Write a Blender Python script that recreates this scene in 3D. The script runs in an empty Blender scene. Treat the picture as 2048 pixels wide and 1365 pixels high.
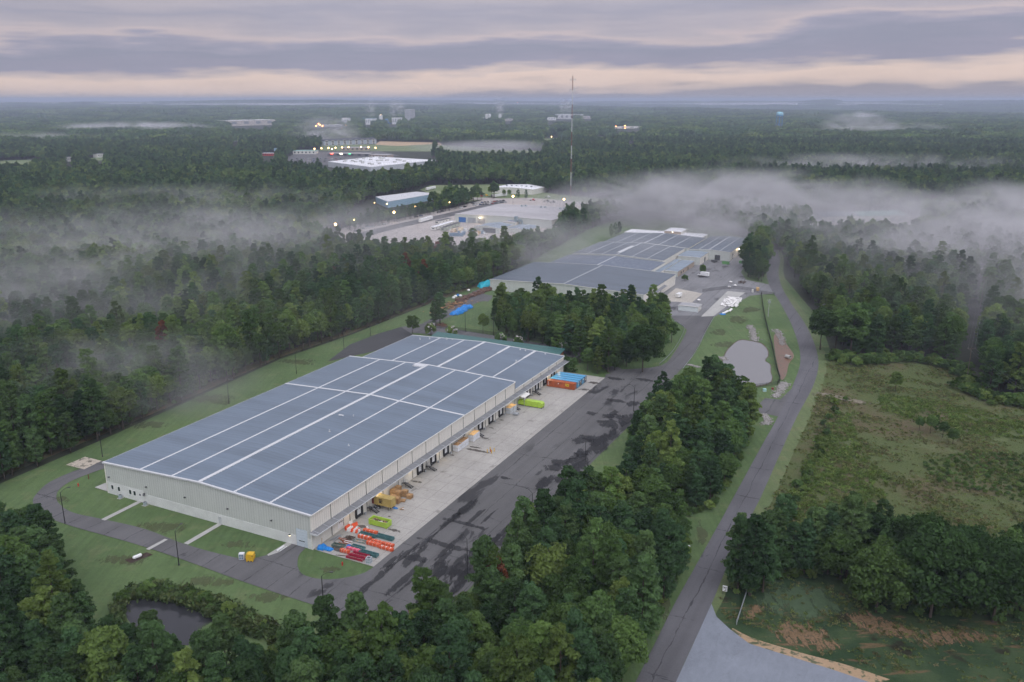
import bpy, bmesh, math, random
import numpy as np
from mathutils import Vector, Matrix
random.seed(7)
RNG = np.random.default_rng(11)
scene = bpy.context.scene
HAZE, MISTK = 0.00011, 2.9                     # density of the air and of the mist banks
COL = scene.collection

# ------------------------------------------------------------------ camera
FPX, HY, CAMH = 1710.0, 200.0, 115.0          # focal length and horizon row for a 2048 px wide frame, height above the ground
PITCH = math.atan((682.5 - HY) / FPX)
cam = bpy.data.cameras.new('camera')
cam.sensor_width = 36.0
cam.lens = 36.0 * FPX / 2048.0
cam.clip_start, cam.clip_end = 1.0, 90000.0
cam_o = bpy.data.objects.new('camera', cam)
cam_o.location = (0, 0, CAMH)
cam_o.rotation_euler = (math.radians(90) - PITCH, 0, 0)
COL.objects.link(cam_o)
scene.camera = cam_o

# ------------------------------------------------------------------ exposure and render settings
vs = scene.view_settings
vs.view_transform = 'Standard'
vs.look = 'None'
vs.gamma = 1.0
vs.exposure = 0.30
vs.use_curve_mapping = False
cy = scene.cycles
cy.max_bounces = 3
cy.diffuse_bounces = 2
cy.glossy_bounces = 2
cy.transmission_bounces = 3
cy.transparent_max_bounces = 6
cy.volume_bounces = 0
cy.sample_clamp_indirect = 2.0
cy.caustics_reflective = False
cy.caustics_refractive = False
cy.use_adaptive_sampling = True
cy.adaptive_threshold = 0.04
cy.use_denoising = True
cy.volume_step_rate = 1.0
cy.volume_max_steps = 256

# ------------------------------------------------------------------ world: broken dawn cloud deck over a clear sky
SUN_AZ, SUN_EL = math.radians(158), math.radians(46)    # azimuth from +Y towards +X
world = bpy.data.worlds.new('World')
scene.world = world
world.use_nodes = True
wn, wl = world.node_tree.nodes, world.node_tree.links
wn.clear()
def N(nodes, typ, **kw):
    n = nodes.new(typ)
    for k, v in kw.items():
        setattr(n, k, v)
    return n
def wmath(op, a, b=None, c=None):
    n = N(wn, 'ShaderNodeMath', operation=op)
    for i, x in enumerate((a, b, c)):
        if x is None: continue
        if isinstance(x, (int, float)): n.inputs[i].default_value = x
        else: wl.new(x, n.inputs[i])
    return n.outputs[0]
tc = N(wn, 'ShaderNodeTexCoord')
sep = N(wn, 'ShaderNodeSeparateXYZ'); wl.new(tc.outputs['Generated'], sep.inputs[0])
az = wmath('ARCTAN2', sep.outputs[0], sep.outputs[1])
el = wmath('ARCSINE', sep.outputs[2])
eld = wmath('MULTIPLY', el, 57.2958)                   # elevation in degrees
def wnoise(sx, sy, scale, detail, off=0.0, rough=0.55):
    c = N(wn, 'ShaderNodeCombineXYZ')
    wl.new(wmath('MULTIPLY', wmath('SINE', wmath('MULTIPLY', az, 0.5)), sx * 2.0), c.inputs[0])
    wl.new(wmath('MULTIPLY', eld, sy), c.inputs[1])
    c.inputs[2].default_value = off
    n = N(wn, 'ShaderNodeTexNoise')
    n.inputs['Scale'].default_value = scale; n.inputs['Detail'].default_value = detail; n.inputs['Roughness'].default_value = rough
    wl.new(c.outputs[0], n.inputs['Vector'])
    return n.outputs['Fac']
n1 = wnoise(4.2, 0.34, 1.0, 3.0, 1.7)                  # wide banks
n2 = wnoise(9.0, 1.6, 1.0, 4.0, 5.1)                   # long streaks
n3 = wnoise(30.0, 5.0, 1.0, 6.0, 9.4, 0.65)                  # ragged edges
e1 = wmath('ADD', eld, wmath('MULTIPLY', wmath('SUBTRACT', n1, 0.5), 3.8))
e1 = wmath('ADD', e1, wmath('MULTIPLY', wmath('SUBTRACT', n2, 0.5), 1.6))
e1 = wmath('ADD', e1, wmath('MULTIPLY', wmath('SUBTRACT', n3, 0.5), 0.5))
e1 = wmath('SUBTRACT', e1, wmath('MULTIPLY', wmath('SINE', az), 1.0))   # the deck's lower edge rises towards the right
low = wmath('SMOOTH_MIN', wmath('MULTIPLY', eld, 1.6), e1, 0.5)
low = wmath('MAXIMUM', low, 0.0)
ramp = N(wn, 'ShaderNodeValToRGB')
wl.new(wmath('DIVIDE', low, 10.0), ramp.inputs[0])
SKY = [(0.00, (0.30, 0.275, 0.315)), (0.026, (0.46, 0.385, 0.375)), (0.070, (0.59, 0.470, 0.425)), (0.125, (0.62, 0.495, 0.445)),
       (0.165, (0.47, 0.400, 0.400)), (0.21, (0.270, 0.262, 0.338)), (0.30, (0.240, 0.246, 0.318)), (0.345, (0.285, 0.278, 0.352)),
       (0.385, (0.43, 0.372, 0.395)), (0.43, (0.36, 0.33, 0.375)), (0.52, (0.285, 0.280, 0.345)), (0.62, (0.36, 0.333, 0.378)), (0.75, (0.315, 0.306, 0.362)), (1.0, (0.33, 0.326, 0.378))]
cr = ramp.color_ramp
while len(cr.elements) < len(SKY): cr.elements.new(0.5)
for e, (p, c) in zip(cr.elements, SKY):
    e.position = p; e.color = (*c, 1)
# overhead: an even overcast, three times as bright at the zenith as low down (the common overcast distribution)
up = wmath('MAXIMUM', sep.outputs[2], 0.0)
over = wmath('ADD', 1.0, wmath('MULTIPLY', up, 1.6))
cl = wmath('ADD', 0.88, wmath('MULTIPLY', wnoise(5.0, 0.12, 1.0, 4.0, 3.3), 0.24))
bc = N(wn, 'ShaderNodeVectorMath', operation='SCALE')
wl.new(ramp.outputs['Color'], bc.inputs[0]); wl.new(wmath('MULTIPLY', over, cl), bc.inputs['Scale'])
bg = N(wn, 'ShaderNodeBackground'); bg.inputs['Strength'].default_value = 1.0
wl.new(bc.outputs[0], bg.inputs['Color'])
skyt = N(wn, 'ShaderNodeTexSky', sky_type='NISHITA', sun_disc=False)
skyt.sun_elevation = SUN_EL; skyt.sun_rotation = SUN_AZ
bg2 = N(wn, 'ShaderNodeBackground'); bg2.inputs['Strength'].default_value = 0.05
wl.new(skyt.outputs[0], bg2.inputs['Color'])
mx = N(wn, 'ShaderNodeMixShader'); mx.inputs[0].default_value = 0.04   # thin blue showing through the deck
wl.new(bg.outputs[0], mx.inputs[1]); wl.new(bg2.outputs[0], mx.inputs[2])
wo = N(wn, 'ShaderNodeOutputWorld'); wl.new(mx.outputs[0], wo.inputs['Surface'])
world.cycles.sampling_method = 'MANUAL'; world.cycles.sample_map_resolution = 512

# ------------------------------------------------------------------ sun behind the deck: wide and soft
sun = bpy.data.lights.new('sun', 'SUN')
sun.energy = 1.5
sun.angle = math.radians(70)
sun.color = (0.95, 0.97, 1.0)
sun_o = bpy.data.objects.new('sun', sun)
sun_o.rotation_euler = (math.radians(90) - SUN_EL, 0, math.pi - SUN_AZ)
COL.objects.link(sun_o)

# ------------------------------------------------------------------ geometry helpers
CP, SP = math.cos(PITCH), math.sin(PITCH)
def P(x, y, z=0.0):
    """a point of the 2048 x 1365 photograph, dropped onto the level z"""
    u, v = (x - 1024.0) / FPX, (682.5 - y) / FPX
    d = (u, CP + v * SP, -SP + v * CP)
    t = (z - CAMH) / d[2]
    return (d[0] * t, d[1] * t, z)
def pix(X, Y, Z):
    r = Z - CAMH
    cyy = Y * SP + r * CP; cz = Y * CP - r * SP
    return 1024 + FPX * X / cz, 682.5 - FPX * cyy / cz
_hr = random.Random(3)
_waves = [(_hr.uniform(0.6, 2.2) / w, _hr.uniform(0, 6.28), _hr.uniform(0, 6.28), a) for w, a in
          ((3200, 1.0), (2100, 0.8), (1400, 0.5), (5200, 1.2), (850, 0.3), (2600, 0.9))]
def hz(x, y):
    """ground level: flat around the site, rolling far away"""
    x = np.asarray(x, float); y = np.asarray(y, float)
    r = np.hypot(x, y)
    s = np.zeros_like(r)
    for k, an, ph, a in _waves:
        s = s + a * np.sin(k * (x * math.cos(an) + y * math.sin(an)) * 2.2 + ph)
    ramp_ = np.clip((r - 2200) / 5000, 0, 1)
    h = ramp_ * (s * 6.0 + 3.0) * (1 + np.clip((r - 5000) / 7000, 0, 1.2))
    h = h + np.clip((r - 8000) / 9000, 0, 1) * 26
    az_ = np.arctan2(x, y)
    h = h + 52 * np.exp(-((az_ - 0.3344) / 0.017) ** 4) * np.exp(-((r - 14500) / 1800) ** 2)
    return h
def PG(x, y):
    """photograph point onto the rolling ground"""
    z = 0.0
    for _ in range(12):
        p = P(x, y, z); z = 0.5 * z + 0.5 * float(hz(p[0], p[1]))
    p = P(x, y, z)
    return (p[0], p[1], z)
TH = math.radians(26.08)
WA = P(625.6, 1100)
def WL(x, y, z=0.0):
    """site frame: x from the dock wall towards the yard, y along the warehouse away from its near corner"""
    return (WA[0] + x * math.cos(TH) + y * math.sin(TH), WA[1] - x * math.sin(TH) + y * math.cos(TH), z)

class MB:
    def __init__(s):
        s.v, s.f, s.m, s.parts = [], [], [], []
    def add(s, vs_, fs, mi=0):
        n = len(s.v); s.parts.append((n, len(s.f), mi)); s.v += [tuple(p) for p in vs_]
        s.f += [tuple(i + n for i in f) for f in fs]; s.m += [mi] * len(fs); return s
    def b0(s, x0, x1, y0, y1, z0, z1, mi=0):
        v = [(x, y, z) for z in (z0, z1) for y in (y0, y1) for x in (x0, x1)]
        return s.add(v, [(0, 2, 3, 1), (4, 5, 7, 6), (0, 1, 5, 4), (2, 6, 7, 3), (0, 4, 6, 2), (1, 3, 7, 5)], mi)
    def box(s, cx, cy_, cz, sx, sy, sz, rz=0.0, ry=0.0, mi=0):
        M = Matrix.Translation((cx, cy_, cz)) @ Matrix.Rotation(rz, 4, 'Z') @ Matrix.Rotation(ry, 4, 'Y')
        v = [M @ Vector((x * sx / 2, y * sy / 2, z * sz / 2)) for z in (-1, 1) for y in (-1, 1) for x in (-1, 1)]
        return s.add(v, [(0, 2, 3, 1), (4, 5, 7, 6), (0, 1, 5, 4), (2, 6, 7, 3), (0, 4, 6, 2), (1, 3, 7, 5)], mi)
    def bar(s, p, q, r, n=6, r2=None, mi=0):
        p, q = Vector(p), Vector(q); r2 = r if r2 is None else r2
        d = (q - p).normalized(); a = d.orthogonal().normalized(); b = d.cross(a)
        v = []
        for c, rr in ((p, r), (q, r2)):
            v += [c + (a * math.cos(2 * math.pi * i / n) + b * math.sin(2 * math.pi * i / n)) * rr for i in range(n)]
        f = [(i, (i + 1) % n, n + (i + 1) % n, n + i) for i in range(n)] + [tuple(range(n - 1, -1, -1)), tuple(range(n, 2 * n))]
        return s.add(v, f, mi)
    def beam(s, p, q, w, h, mi=0):
        p, q = Vector(p), Vector(q); d = (q - p).normalized()
        a = d.cross(Vector((0, 0, 1)))
        if a.length < 1e-4: a = Vector((1, 0, 0))
        a = a.normalized(); b = a.cross(d)
        v = [c + a * sx * w / 2 + b * sz * h / 2 for c in (p, q) for sx, sz in ((-1, -1), (1, -1), (1, 1), (-1, 1))]
        return s.add(v, [(0, 1, 5, 4), (1, 2, 6, 5), (2, 3, 7, 6), (3, 0, 4, 7), (3, 2, 1, 0), (4, 5, 6, 7)], mi)
    def prism(s, poly, z0, z1, mi=0):
        n = len(poly)
        v = [(x, y, z0) for x, y in poly] + [(x, y, z1) for x, y in poly]
        f = [(i, (i + 1) % n, n + (i + 1) % n, n + i) for i in range(n)] + [tuple(range(n - 1, -1, -1)), tuple(range(n, 2 * n))]
        return s.add(v, f, mi)
    def prof(s, poly, y0, y1, mi=0):
        """profile in x,z extruded along y"""
        n = len(poly)
        v = [(x, y0, z) for x, z in poly] + [(x, y1, z) for x, z in poly]
        f = [(i, (i + 1) % n, n + (i + 1) % n, n + i) for i in range(n)] + [tuple(range(n - 1, -1, -1)), tuple(range(n, 2 * n))]
        return s.add(v, f, mi)
    def lathe(s, prof, n=16, c=(0, 0), mi=0):
        v = [(c[0] + r * math.cos(2 * math.pi * i / n), c[1] + r * math.sin(2 * math.pi * i / n), z) for r, z in prof for i in range(n)]
        f = [(k * n + i, k * n + (i + 1) % n, (k + 1) * n + (i + 1) % n, (k + 1) * n + i) for k in range(len(prof) - 1) for i in range(n)]
        return s.add(v, f, mi)
    def mesh(s, name, mats, smooth=False):
        me = bpy.data.meshes.new(name)
        me.from_pydata(s.v, [], s.f)
        for m in (mats if isinstance(mats, (list, tuple)) else [mats]): me.materials.append(m)
        if any(s.m): me.polygons.foreach_set('material_index', s.m)
        if smooth: me.polygons.foreach_set('use_smooth', [True] * len(me.polygons))
        bm = bmesh.new(); bm.from_mesh(me); bmesh.ops.recalc_face_normals(bm, faces=bm.faces); bm.to_mesh(me); bm.free()
        return me
    def each(s, name, mats, parent):
        """every added piece becomes a part of its own"""
        ends = s.parts[1:] + [(len(s.v), len(s.f), 0)]
        for (v0, f0, mi), (v1, f1, _) in zip(s.parts, ends):
            q = MB(); q.add(s.v[v0:v1], [tuple(i - v0 for i in f) for f in s.f[f0:f1]]); q.build(name, mats[mi] if isinstance(mats, (list, tuple)) else mats, parent)
    def build(s, name, mats, parent=None, loc=None, rz=0.0, smooth=False):
        return link(name, s.mesh(name, mats, smooth), parent, loc, rz)
def link(name, me, parent=None, loc=None, rz=0.0):
    o = bpy.data.objects.new(name, me); COL.objects.link(o)
    if parent is not None: o.parent = parent
    if loc is not None: o.location = loc
    if rz: o.rotation_euler = (0, 0, rz)
    return o
def tag(o, label=None, cat=None, group=None, kind=None):
    if label: o['label'] = label
    if cat: o['category'] = cat
    if group: o['group'] = group
    if kind: o['kind'] = kind
    return o
def thing(name, label, cat, loc=(0, 0, 0), rz=0.0, group=None):
    o = bpy.data.objects.new(name, None); COL.objects.link(o)
    o.empty_display_size = 0.5
    o.location = loc; o.rotation_euler = (0, 0, rz)
    return tag(o, label, cat, group)
KIDS = {}
def copy_tree(o, parent=None):
    c = o.copy(); COL.objects.link(c); c.parent = parent
    for ch in list(o.children): copy_tree(ch, c)
    return c
def copy_thing(src, label, loc, rz=0.0, scale=None):
    c = copy_tree(src); c['label'] = label; c.location = loc; c.rotation_euler = (0, 0, rz)
    if scale: c.scale = scale
    return c
def text(body, size, mat, parent, loc, rot, ext=0.004, name='lettering', bold=0.0):
    cu = bpy.data.curves.new(name, 'FONT'); cu.body = body; cu.size = size; cu.extrude = ext; cu.offset = bold
    cu.align_x = 'CENTER'; cu.align_y = 'CENTER'
    tmp = bpy.data.objects.new(name, cu); COL.objects.link(tmp)
    me = bpy.data.meshes.new_from_object(tmp.evaluated_get(bpy.context.evaluated_depsgraph_get()))
    bpy.data.objects.remove(tmp); me.materials.clear(); me.materials.append(mat)
    o = link(name, me, parent, loc); o.rotation_euler = rot
    return o

# ------------------------------------------------------------------ materials
def newmat(name):
    m = bpy.data.materials.new(name); m.use_nodes = True
    nt = m.node_tree; nt.nodes.clear()
    out = nt.nodes.new('ShaderNodeOutputMaterial')
    b = nt.nodes.new('ShaderNodeBsdfPrincipled')
    nt.links.new(b.outputs[0], out.inputs['Surface'])
    return m, nt, b
class NT:
    """small node-writing helper"""
    def __init__(s, nt): s.nt = nt; s.n = nt.nodes; s.l = nt.links
    def node(s, t, **kw): return N(s.n, t, **kw)
    def put(s, sock, x):
        if isinstance(x, (int, float)): sock.default_value = x
        elif isinstance(x, tuple): sock.default_value = x if len(x) == len(sock.default_value) else (*x, 1)[:len(sock.default_value)]
        else: s.l.new(x, sock)
    def pos(s): return s.node('ShaderNodeNewGeometry').outputs['Position']
    def obj(s): return s.node('ShaderNodeTexCoord').outputs['Object']
    def mapping(s, vec, scale=(1, 1, 1), rot=(0, 0, 0), loc=(0, 0, 0)):
        m = s.node('ShaderNodeMapping'); s.l.new(vec, m.inputs[0])
        m.inputs['Scale'].default_value = scale; m.inputs['Rotation'].default_value = rot; m.inputs['Location'].default_value = loc
        return m.outputs[0]
    def noise(s, vec, scale, detail=3.0, rough=0.55, dist=0.0):
        n = s.node('ShaderNodeTexNoise'); s.l.new(vec, n.inputs['Vector'])
        n.inputs['Scale'].default_value = scale; n.inputs['Detail'].default_value = detail
        n.inputs['Roughness'].default_value = rough; n.inputs['Distortion'].default_value = dist
        return n.outputs['Fac']
    def step(s, x, a, b):
        n = s.node('ShaderNodeMapRange', interpolation_type='SMOOTHSTEP'); s.l.new(x, n.inputs['Value'])
        n.inputs['From Min'].default_value = a; n.inputs['From Max'].default_value = b
        return n.outputs['Result']
    def math(s, op, a, b=None, c=None):
        n = s.node('ShaderNodeMath', operation=op)
        for i, x in enumerate((a, b, c)):
            if x is not None: s.put(n.inputs[i], x)
        return n.outputs[0]
    def mix(s, f, a, b):
        n = s.node('ShaderNodeMix', data_type='RGBA')
        s.put(n.inputs[0], f); s.put(n.inputs[6], a); s.put(n.inputs[7], b)
        return n.outputs[2]
    def mul(s, col, f):
        n = s.node('ShaderNodeVectorMath', operation='SCALE'); s.l.new(col, n.inputs[0]); s.put(n.inputs['Scale'], f)
        return n.outputs[0]
    def wave(s, vec, scale, axis='X', prof='SIN', dist=0.0):
        n = s.node('ShaderNodeTexWave', bands_direction=axis, wave_profile=prof); s.l.new(vec, n.inputs['Vector'])
        n.inputs['Scale'].default_value = scale; n.inputs['Distortion'].default_value = dist
        return n.outputs['Fac']
    def bump(s, h, strength, dist, b):
        n = s.node('ShaderNodeBump'); s.put(n.inputs['Height'], h)
        n.inputs['Strength'].default_value = strength; n.inputs['Distance'].default_value = dist
        s.l.new(n.outputs[0], b.inputs['Normal'])
def spec(b, v): b.inputs['Specular IOR Level'].default_value = v
_plain = {}
def plain(name, col, rough=0.65, var=0.12, scale=0.8, metal=0.0, sp=0.35):
    if name in _plain: return _plain[name]
    m, nt, b = newmat(name); t = NT(nt)
    n = t.noise(t.pos(), scale, 4.0)
    n2 = t.noise(t.pos(), scale * 9, 2.0)
    f = t.math('ADD', t.math('MULTIPLY', n, 0.7), t.math('MULTIPLY', n2, 0.3))
    c = t.mix(t.step(f, 0.3, 0.7), tuple(x * (1 - var) for x in col), tuple(min(1, x * (1 + var)) for x in col))
    t.l.new(c, b.inputs['Base Color']); b.inputs['Roughness'].default_value = rough
    b.inputs['Metallic'].default_value = metal; spec(b, sp)
    _plain[name] = m
    return m
def glow(name, col, strength):
    m = bpy.data.materials.new(name); m.use_nodes = True
    nt = m.node_tree; nt.nodes.clear()
    e = nt.nodes.new('ShaderNodeEmission'); e.inputs['Color'].default_value = (*col, 1); e.inputs['Strength'].default_value = strength
    o = nt.nodes.new('ShaderNodeOutputMaterial'); nt.links.new(e.outputs[0], o.inputs['Surface'])
    m.cycles.emission_sampling = 'NONE'
    return m

def m_grass(name, c1, c2, c3, streak=0.25, patch=0.065):
    m, nt, b = newmat(name); t = NT(nt); p = t.pos()
    big = t.noise(p, 0.022, 4.0); mid = t.noise(p, 0.16, 4.0); fine = t.noise(p, 1.7, 4.0, 0.7)
    mow = t.noise(t.mapping(p, (0.9, 0.05, 1), (0, 0, -TH)), 0.9, 3.0)
    c = t.mix(t.step(big, 0.35, 0.65), c1, c2)
    c = t.mix(t.math('MULTIPLY', t.step(mid, 0.52, 0.68), 0.55), c, c3)
    blot = t.noise(t.mapping(p, (1, 1, 1), (0, 0, .5)), 0.45, 5.0, .65, .6)
    g = t.math('ADD', 0.21, t.math('ADD', t.math('ADD', t.math('MULTIPLY', fine, 0.5), t.math('MULTIPLY', blot, 0.5)), t.math('MULTIPLY', mow, streak * 2.4)))
    c = t.mul(c, g)
    dirt = t.math('MULTIPLY', t.step(t.noise(p, 0.07, 5.0, 0.65), 0.66, 0.74), t.step(fine, 0.4, 0.6))
    c = t.mix(t.math('MULTIPLY', dirt, patch * 10), c, (0.13, 0.085, 0.05))
    t.l.new(c, b.inputs['Base Color']); b.inputs['Roughness'].default_value = 0.85; spec(b, 0.15)
    t.bump(fine, 0.6, 0.25, b)
    return m
GRASS = m_grass('lawn_grass', (0.080, 0.128, 0.050), (0.108, 0.160, 0.064), (0.140, 0.165, 0.075))
VERGE = m_grass('verge_grass', (0.098, 0.138, 0.058), (0.135, 0.166, 0.075), (0.160, 0.165, 0.082))
MEADOW = m_grass('meadow_grass', (0.135, 0.182, 0.081), (0.189, 0.223, 0.115), (0.203, 0.203, 0.115))
def m_asphalt(name, base, wet=0.45, crack=True, tint=(0.017, 0.017, 0.018)):
    m, nt, b = newmat(name); t = NT(nt); p = t.pos()
    q = t.mapping(p, (1, 1, 1), (0, 0, TH))             # x across, y along the warehouse
    big = t.noise(p, 0.05, 4.0); fine = t.noise(p, 2.2, 5.0, 0.7)
    g = t.math('ADD', 0.42, t.math('ADD', t.math('MULTIPLY', big, 0.70), t.math('MULTIPLY', fine, 0.42)))
    lanes = t.noise(t.mapping(q, (0.30, 0.012, 1)), 1.0, 3.0)
    g = t.math('MULTIPLY', g, t.math('ADD', 0.68, t.math('MULTIPLY', lanes, 0.64)))
    colr = t.node('ShaderNodeRGB'); colr.outputs[0].default_value = (*base, 1)
    c = t.mul(colr.outputs[0], g)
    w1 = t.noise(t.mapping(q, (0.16, 0.055, 1), (0, 0, 0.1)), 1.0, 6.0, 0.62, 0.4)
    w2 = t.noise(t.mapping(q, (0.05, 0.03, 1)), 1.0, 2.0)
    wetf = t.math('MULTIPLY', t.step(w1, 0.57, 0.60), t.step(w2, 1.0 - wet - 0.06, 1.0 - wet + 0.02))
    c = t.mix(t.math('MULTIPLY', wetf, 0.82), c, tint)
    if crack:
        sq = t.node('ShaderNodeSeparateXYZ'); t.l.new(q, sq.inputs[0])
        wob = t.math('MULTIPLY', t.math('SUBTRACT', t.noise(t.mapping(q, (0.2, 0.05, 1)), 1.0, 5.0, 0.7), 0.5), 3.0)
        ds = t.math('ABSOLUTE', t.math('SUBTRACT', t.math('FRACT', t.math('DIVIDE', t.math('ADD', sq.outputs[0], wob), 7.3)), 0.5))
        wob2 = t.math('MULTIPLY', t.math('SUBTRACT', t.noise(t.mapping(q, (0.05, 0.3, 1)), 1.0, 5.0, 0.7), 0.5), 6.0)
        d2 = t.math('ABSOLUTE', t.math('SUBTRACT', t.math('FRACT', t.math('DIVIDE', t.math('ADD', sq.outputs[1], wob2), 23.0)), 0.5))
        ds = t.math('MINIMUM', ds, t.math('MULTIPLY', d2, 3.0))
        ds = t.math('ADD', ds, t.math('MULTIPLY', t.math('SUBTRACT', t.noise(p, 0.12, 3.0), 0.45), 0.05))
        ln = t.math('SUBTRACT', 1.0, t.step(t.math('ABSOLUTE', ds), 0.004, 0.022))
        c = t.mix(t.math('MULTIPLY', ln, 0.7), c, (0.018, 0.018, 0.02))
    t.l.new(c, b.inputs['Base Color'])
    t.put(b.inputs['Roughness'], t.math('SUBTRACT', 0.82, t.math('MULTIPLY', wetf, 0.22))); spec(b, 0.3)
    return m
ASPH = m_asphalt('yard_asphalt', (0.116, 0.114, 0.113), 0.50)
LANE = m_asphalt('lane_asphalt', (0.118, 0.116, 0.118), 0.36)
ROAD = m_asphalt('road_asphalt', (0.118, 0.116, 0.124), 0.36)
def m_concrete(name, base, stain=0.35, joint=6.1):
    m, nt, b = newmat(name); t = NT(nt); p = t.pos()
    q = t.mapping(p, (1, 1, 1), (0, 0, TH))
    big = t.noise(p, 0.06, 5.0, 0.6); fine = t.noise(p, 1.3, 5.0, 0.7)
    swirl = t.noise(t.mapping(q, (0.5, 0.16, 1)), 1.0, 4.0, 0.6, 1.5)
    g = t.math('ADD', 0.38, t.math('ADD', t.math('MULTIPLY', big, 0.55), t.math('ADD', t.math('MULTIPLY', fine, 0.32), t.math('MULTIPLY', swirl, 0.38))))
    colr = t.node('ShaderNodeRGB'); colr.outputs[0].default_value = (*base, 1)
    c = t.mul(colr.outputs[0], g)
    st = t.step(t.noise(p, 0.22, 6.0, 0.65, 0.5), 0.60, 0.70)
    c = t.mix(t.math('MULTIPLY', st, stain), c, (0.075, 0.065, 0.055))
    if joint:
        sp_ = t.node('ShaderNodeSeparateXYZ'); t.l.new(q, sp_.inputs[0])
        jl = None
        for ax in (0, 1):
            fr = t.math('FRACT', t.math('DIVIDE', sp_.outputs[ax], joint))
            k = t.math('LESS_THAN', t.math('ABSOLUTE', t.math('SUBTRACT', fr, 0.5)), 0.012)
            jl = k if jl is None else t.math('MAXIMUM', jl, k)
        c = t.mix(t.math('MULTIPLY', jl, 0.45), c, (0.08, 0.078, 0.075))
    t.l.new(c, b.inputs['Base Color']); b.inputs['Roughness'].default_value = 0.75; spec(b, 0.3)
    return m
CONC = m_concrete('dock_concrete', (0.355, 0.34, 0.31), .5)
CONC2 = m_concrete('path_concrete', (0.40, 0.395, 0.37), 0.15, 0)
APRON = m_concrete('apron_concrete', (0.20, 0.22, 0.255), 0.12, 0)
SANDY = m_concrete('sandy_dirt', (0.44, 0.31, 0.19), 0.3, 0)
GRAVEL = m_concrete('gravel_yard_mat', (0.40, 0.36, 0.335), 0.35, 0)
DIRT = plain('red_dirt', (0.22, 0.10, 0.055), 0.9, 0.35, 0.3)
MULCH = plain('pine_mulch', (0.14, 0.06, 0.035), 0.95, 0.3, 0.5)
FLOOR = plain('forest_floor', (0.030, 0.036, 0.020), 0.95, 0.35, 0.05)
def m_field():
    m, nt, b = newmat('rough_field'); t = NT(nt); p = t.pos()
    big = t.noise(p, 0.025, 5.0, 0.6, 0.6); mid = t.noise(p, 0.13, 5.0, 0.65); fine = t.noise(p, 1.4, 5.0, 0.75)
    c = t.mix(t.step(big, 0.46, 0.64), (0.098, 0.126, 0.048), (0.130, 0.108, 0.062))
    c = t.mix(t.math('MULTIPLY', t.step(mid, 0.5, 0.62), 0.75), c, (0.11, 0.132, 0.052))
    c = t.mix(t.math('MULTIPLY', t.step(t.noise(p, 0.045, 4.0), 0.60, 0.70), 0.7), c, (0.14, 0.17, 0.08))
    c = t.mul(c, t.math('ADD', 0.5, fine))
    t.l.new(c, b.inputs['Base Color']); b.inputs['Roughness'].default_value = 0.95; spec(b, 0.1)
    t.bump(fine, 1.0, 0.6, b)
    return m
FIELD = m_field()
def m_scrub():
    m, nt, b = newmat('scrubby_bank'); t = NT(nt); p = t.pos()
    q = t.mapping(p, (0.25, 1.0, 1), (0, 0, 0.35))
    a = t.noise(q, 0.32, 6.0, 0.65, 0.8); fine = t.noise(p, 1.8, 5.0, 0.75)
    c = t.mix(t.step(t.noise(p, 0.09, 4.0), 0.42, 0.6), (0.030, 0.056, 0.026), (0.055, 0.085, 0.038))
    c = t.mix(t.math('MULTIPLY', t.step(a, 0.57, 0.66), 0.75), c, (0.17, 0.105, 0.06))
    c = t.mix(t.math('MULTIPLY', t.step(t.noise(p, 0.12, 5.0), 0.58, 0.66), 0.8), c, (0.026, 0.02, 0.014))
    c = t.mul(c, t.math('ADD', 0.5, fine))
    t.l.new(c, b.inputs['Base Color']); b.inputs['Roughness'].default_value = 0.95; spec(b, 0.1)
    t.bump(fine, 0.8, 0.4, b)
    return m
SCRUB = m_scrub()
def m_ragged(name, col, col2=None, scale=.5, amp=3.6, op=.92):
    """patch with a frayed outline: solid in the middle, broken up towards its rim"""
    m, nt, b = newmat(name); t = NT(nt); p = t.pos()
    at_ = t.node('ShaderNodeAttribute', attribute_name='inner'); n = t.noise(t.mapping(p, (1, .3, 1), (0, 0, TH)), scale, 7.0, .72, .4)
    f = t.math('MULTIPLY', t.step(t.math('ADD', at_.outputs['Fac'], t.math('MULTIPLY', t.math('SUBTRACT', n, .5), amp)), .25, .62), op)
    c = t.mix(t.step(t.noise(p, scale * 2.5, 5.0, .7), .38, .66), col, col2 or tuple(x * .6 for x in col))
    t.l.new(c, b.inputs['Base Color']); b.inputs['Roughness'].default_value = .9; spec(b, .2)
    tr = t.node('ShaderNodeBsdfTransparent'); mx_ = t.node('ShaderNodeMixShader'); t.l.new(f, mx_.inputs[0]); t.l.new(tr.outputs[0], mx_.inputs[1]); t.l.new(b.outputs[0], mx_.inputs[2])
    t.l.new(mx_.outputs[0], [q for q in nt.nodes if q.type == 'OUTPUT_MATERIAL'][0].inputs['Surface'])
    return m
EARTH = m_ragged('bare_earth', (.25, .155, .09), (.09, .075, .04), .9, 5.5, .85)
CLAYM = m_ragged('red_clay', (.30, .12, .06), (.13, .09, .05))
STAIN = m_ragged('oil_stain', (.09, .08, .07), (.13, .115, .10), .8)
WORN = m_ragged('worn_turf', (.085, .105, .048), (.125, .125, .065), .6, 5.0, .55)
WETM = m_ragged('standing_damp', (.034, .034, .036), (.05, .05, .052), .35, 4.0, .6)
MULCHR = m_ragged('mulch_patch', (.15, .065, .04), (.10, .07, .04))
def m_water(name, col, rough=0.06):
    m, nt, b = newmat(name); t = NT(nt)
    b.inputs['Base Color'].default_value = (*col, 1); b.inputs['Roughness'].default_value = rough
    b.inputs['IOR'].default_value = 1.33
    t.bump(t.noise(t.pos(), 1.2, 3.0), 0.04, 0.1, b)
    return m
POND = m_water('muddy_pond_water', (0.20, 0.195, 0.195), 0.05)
DARKPOND = m_water('dark_pond_water', (0.035, 0.036, 0.04))
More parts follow.
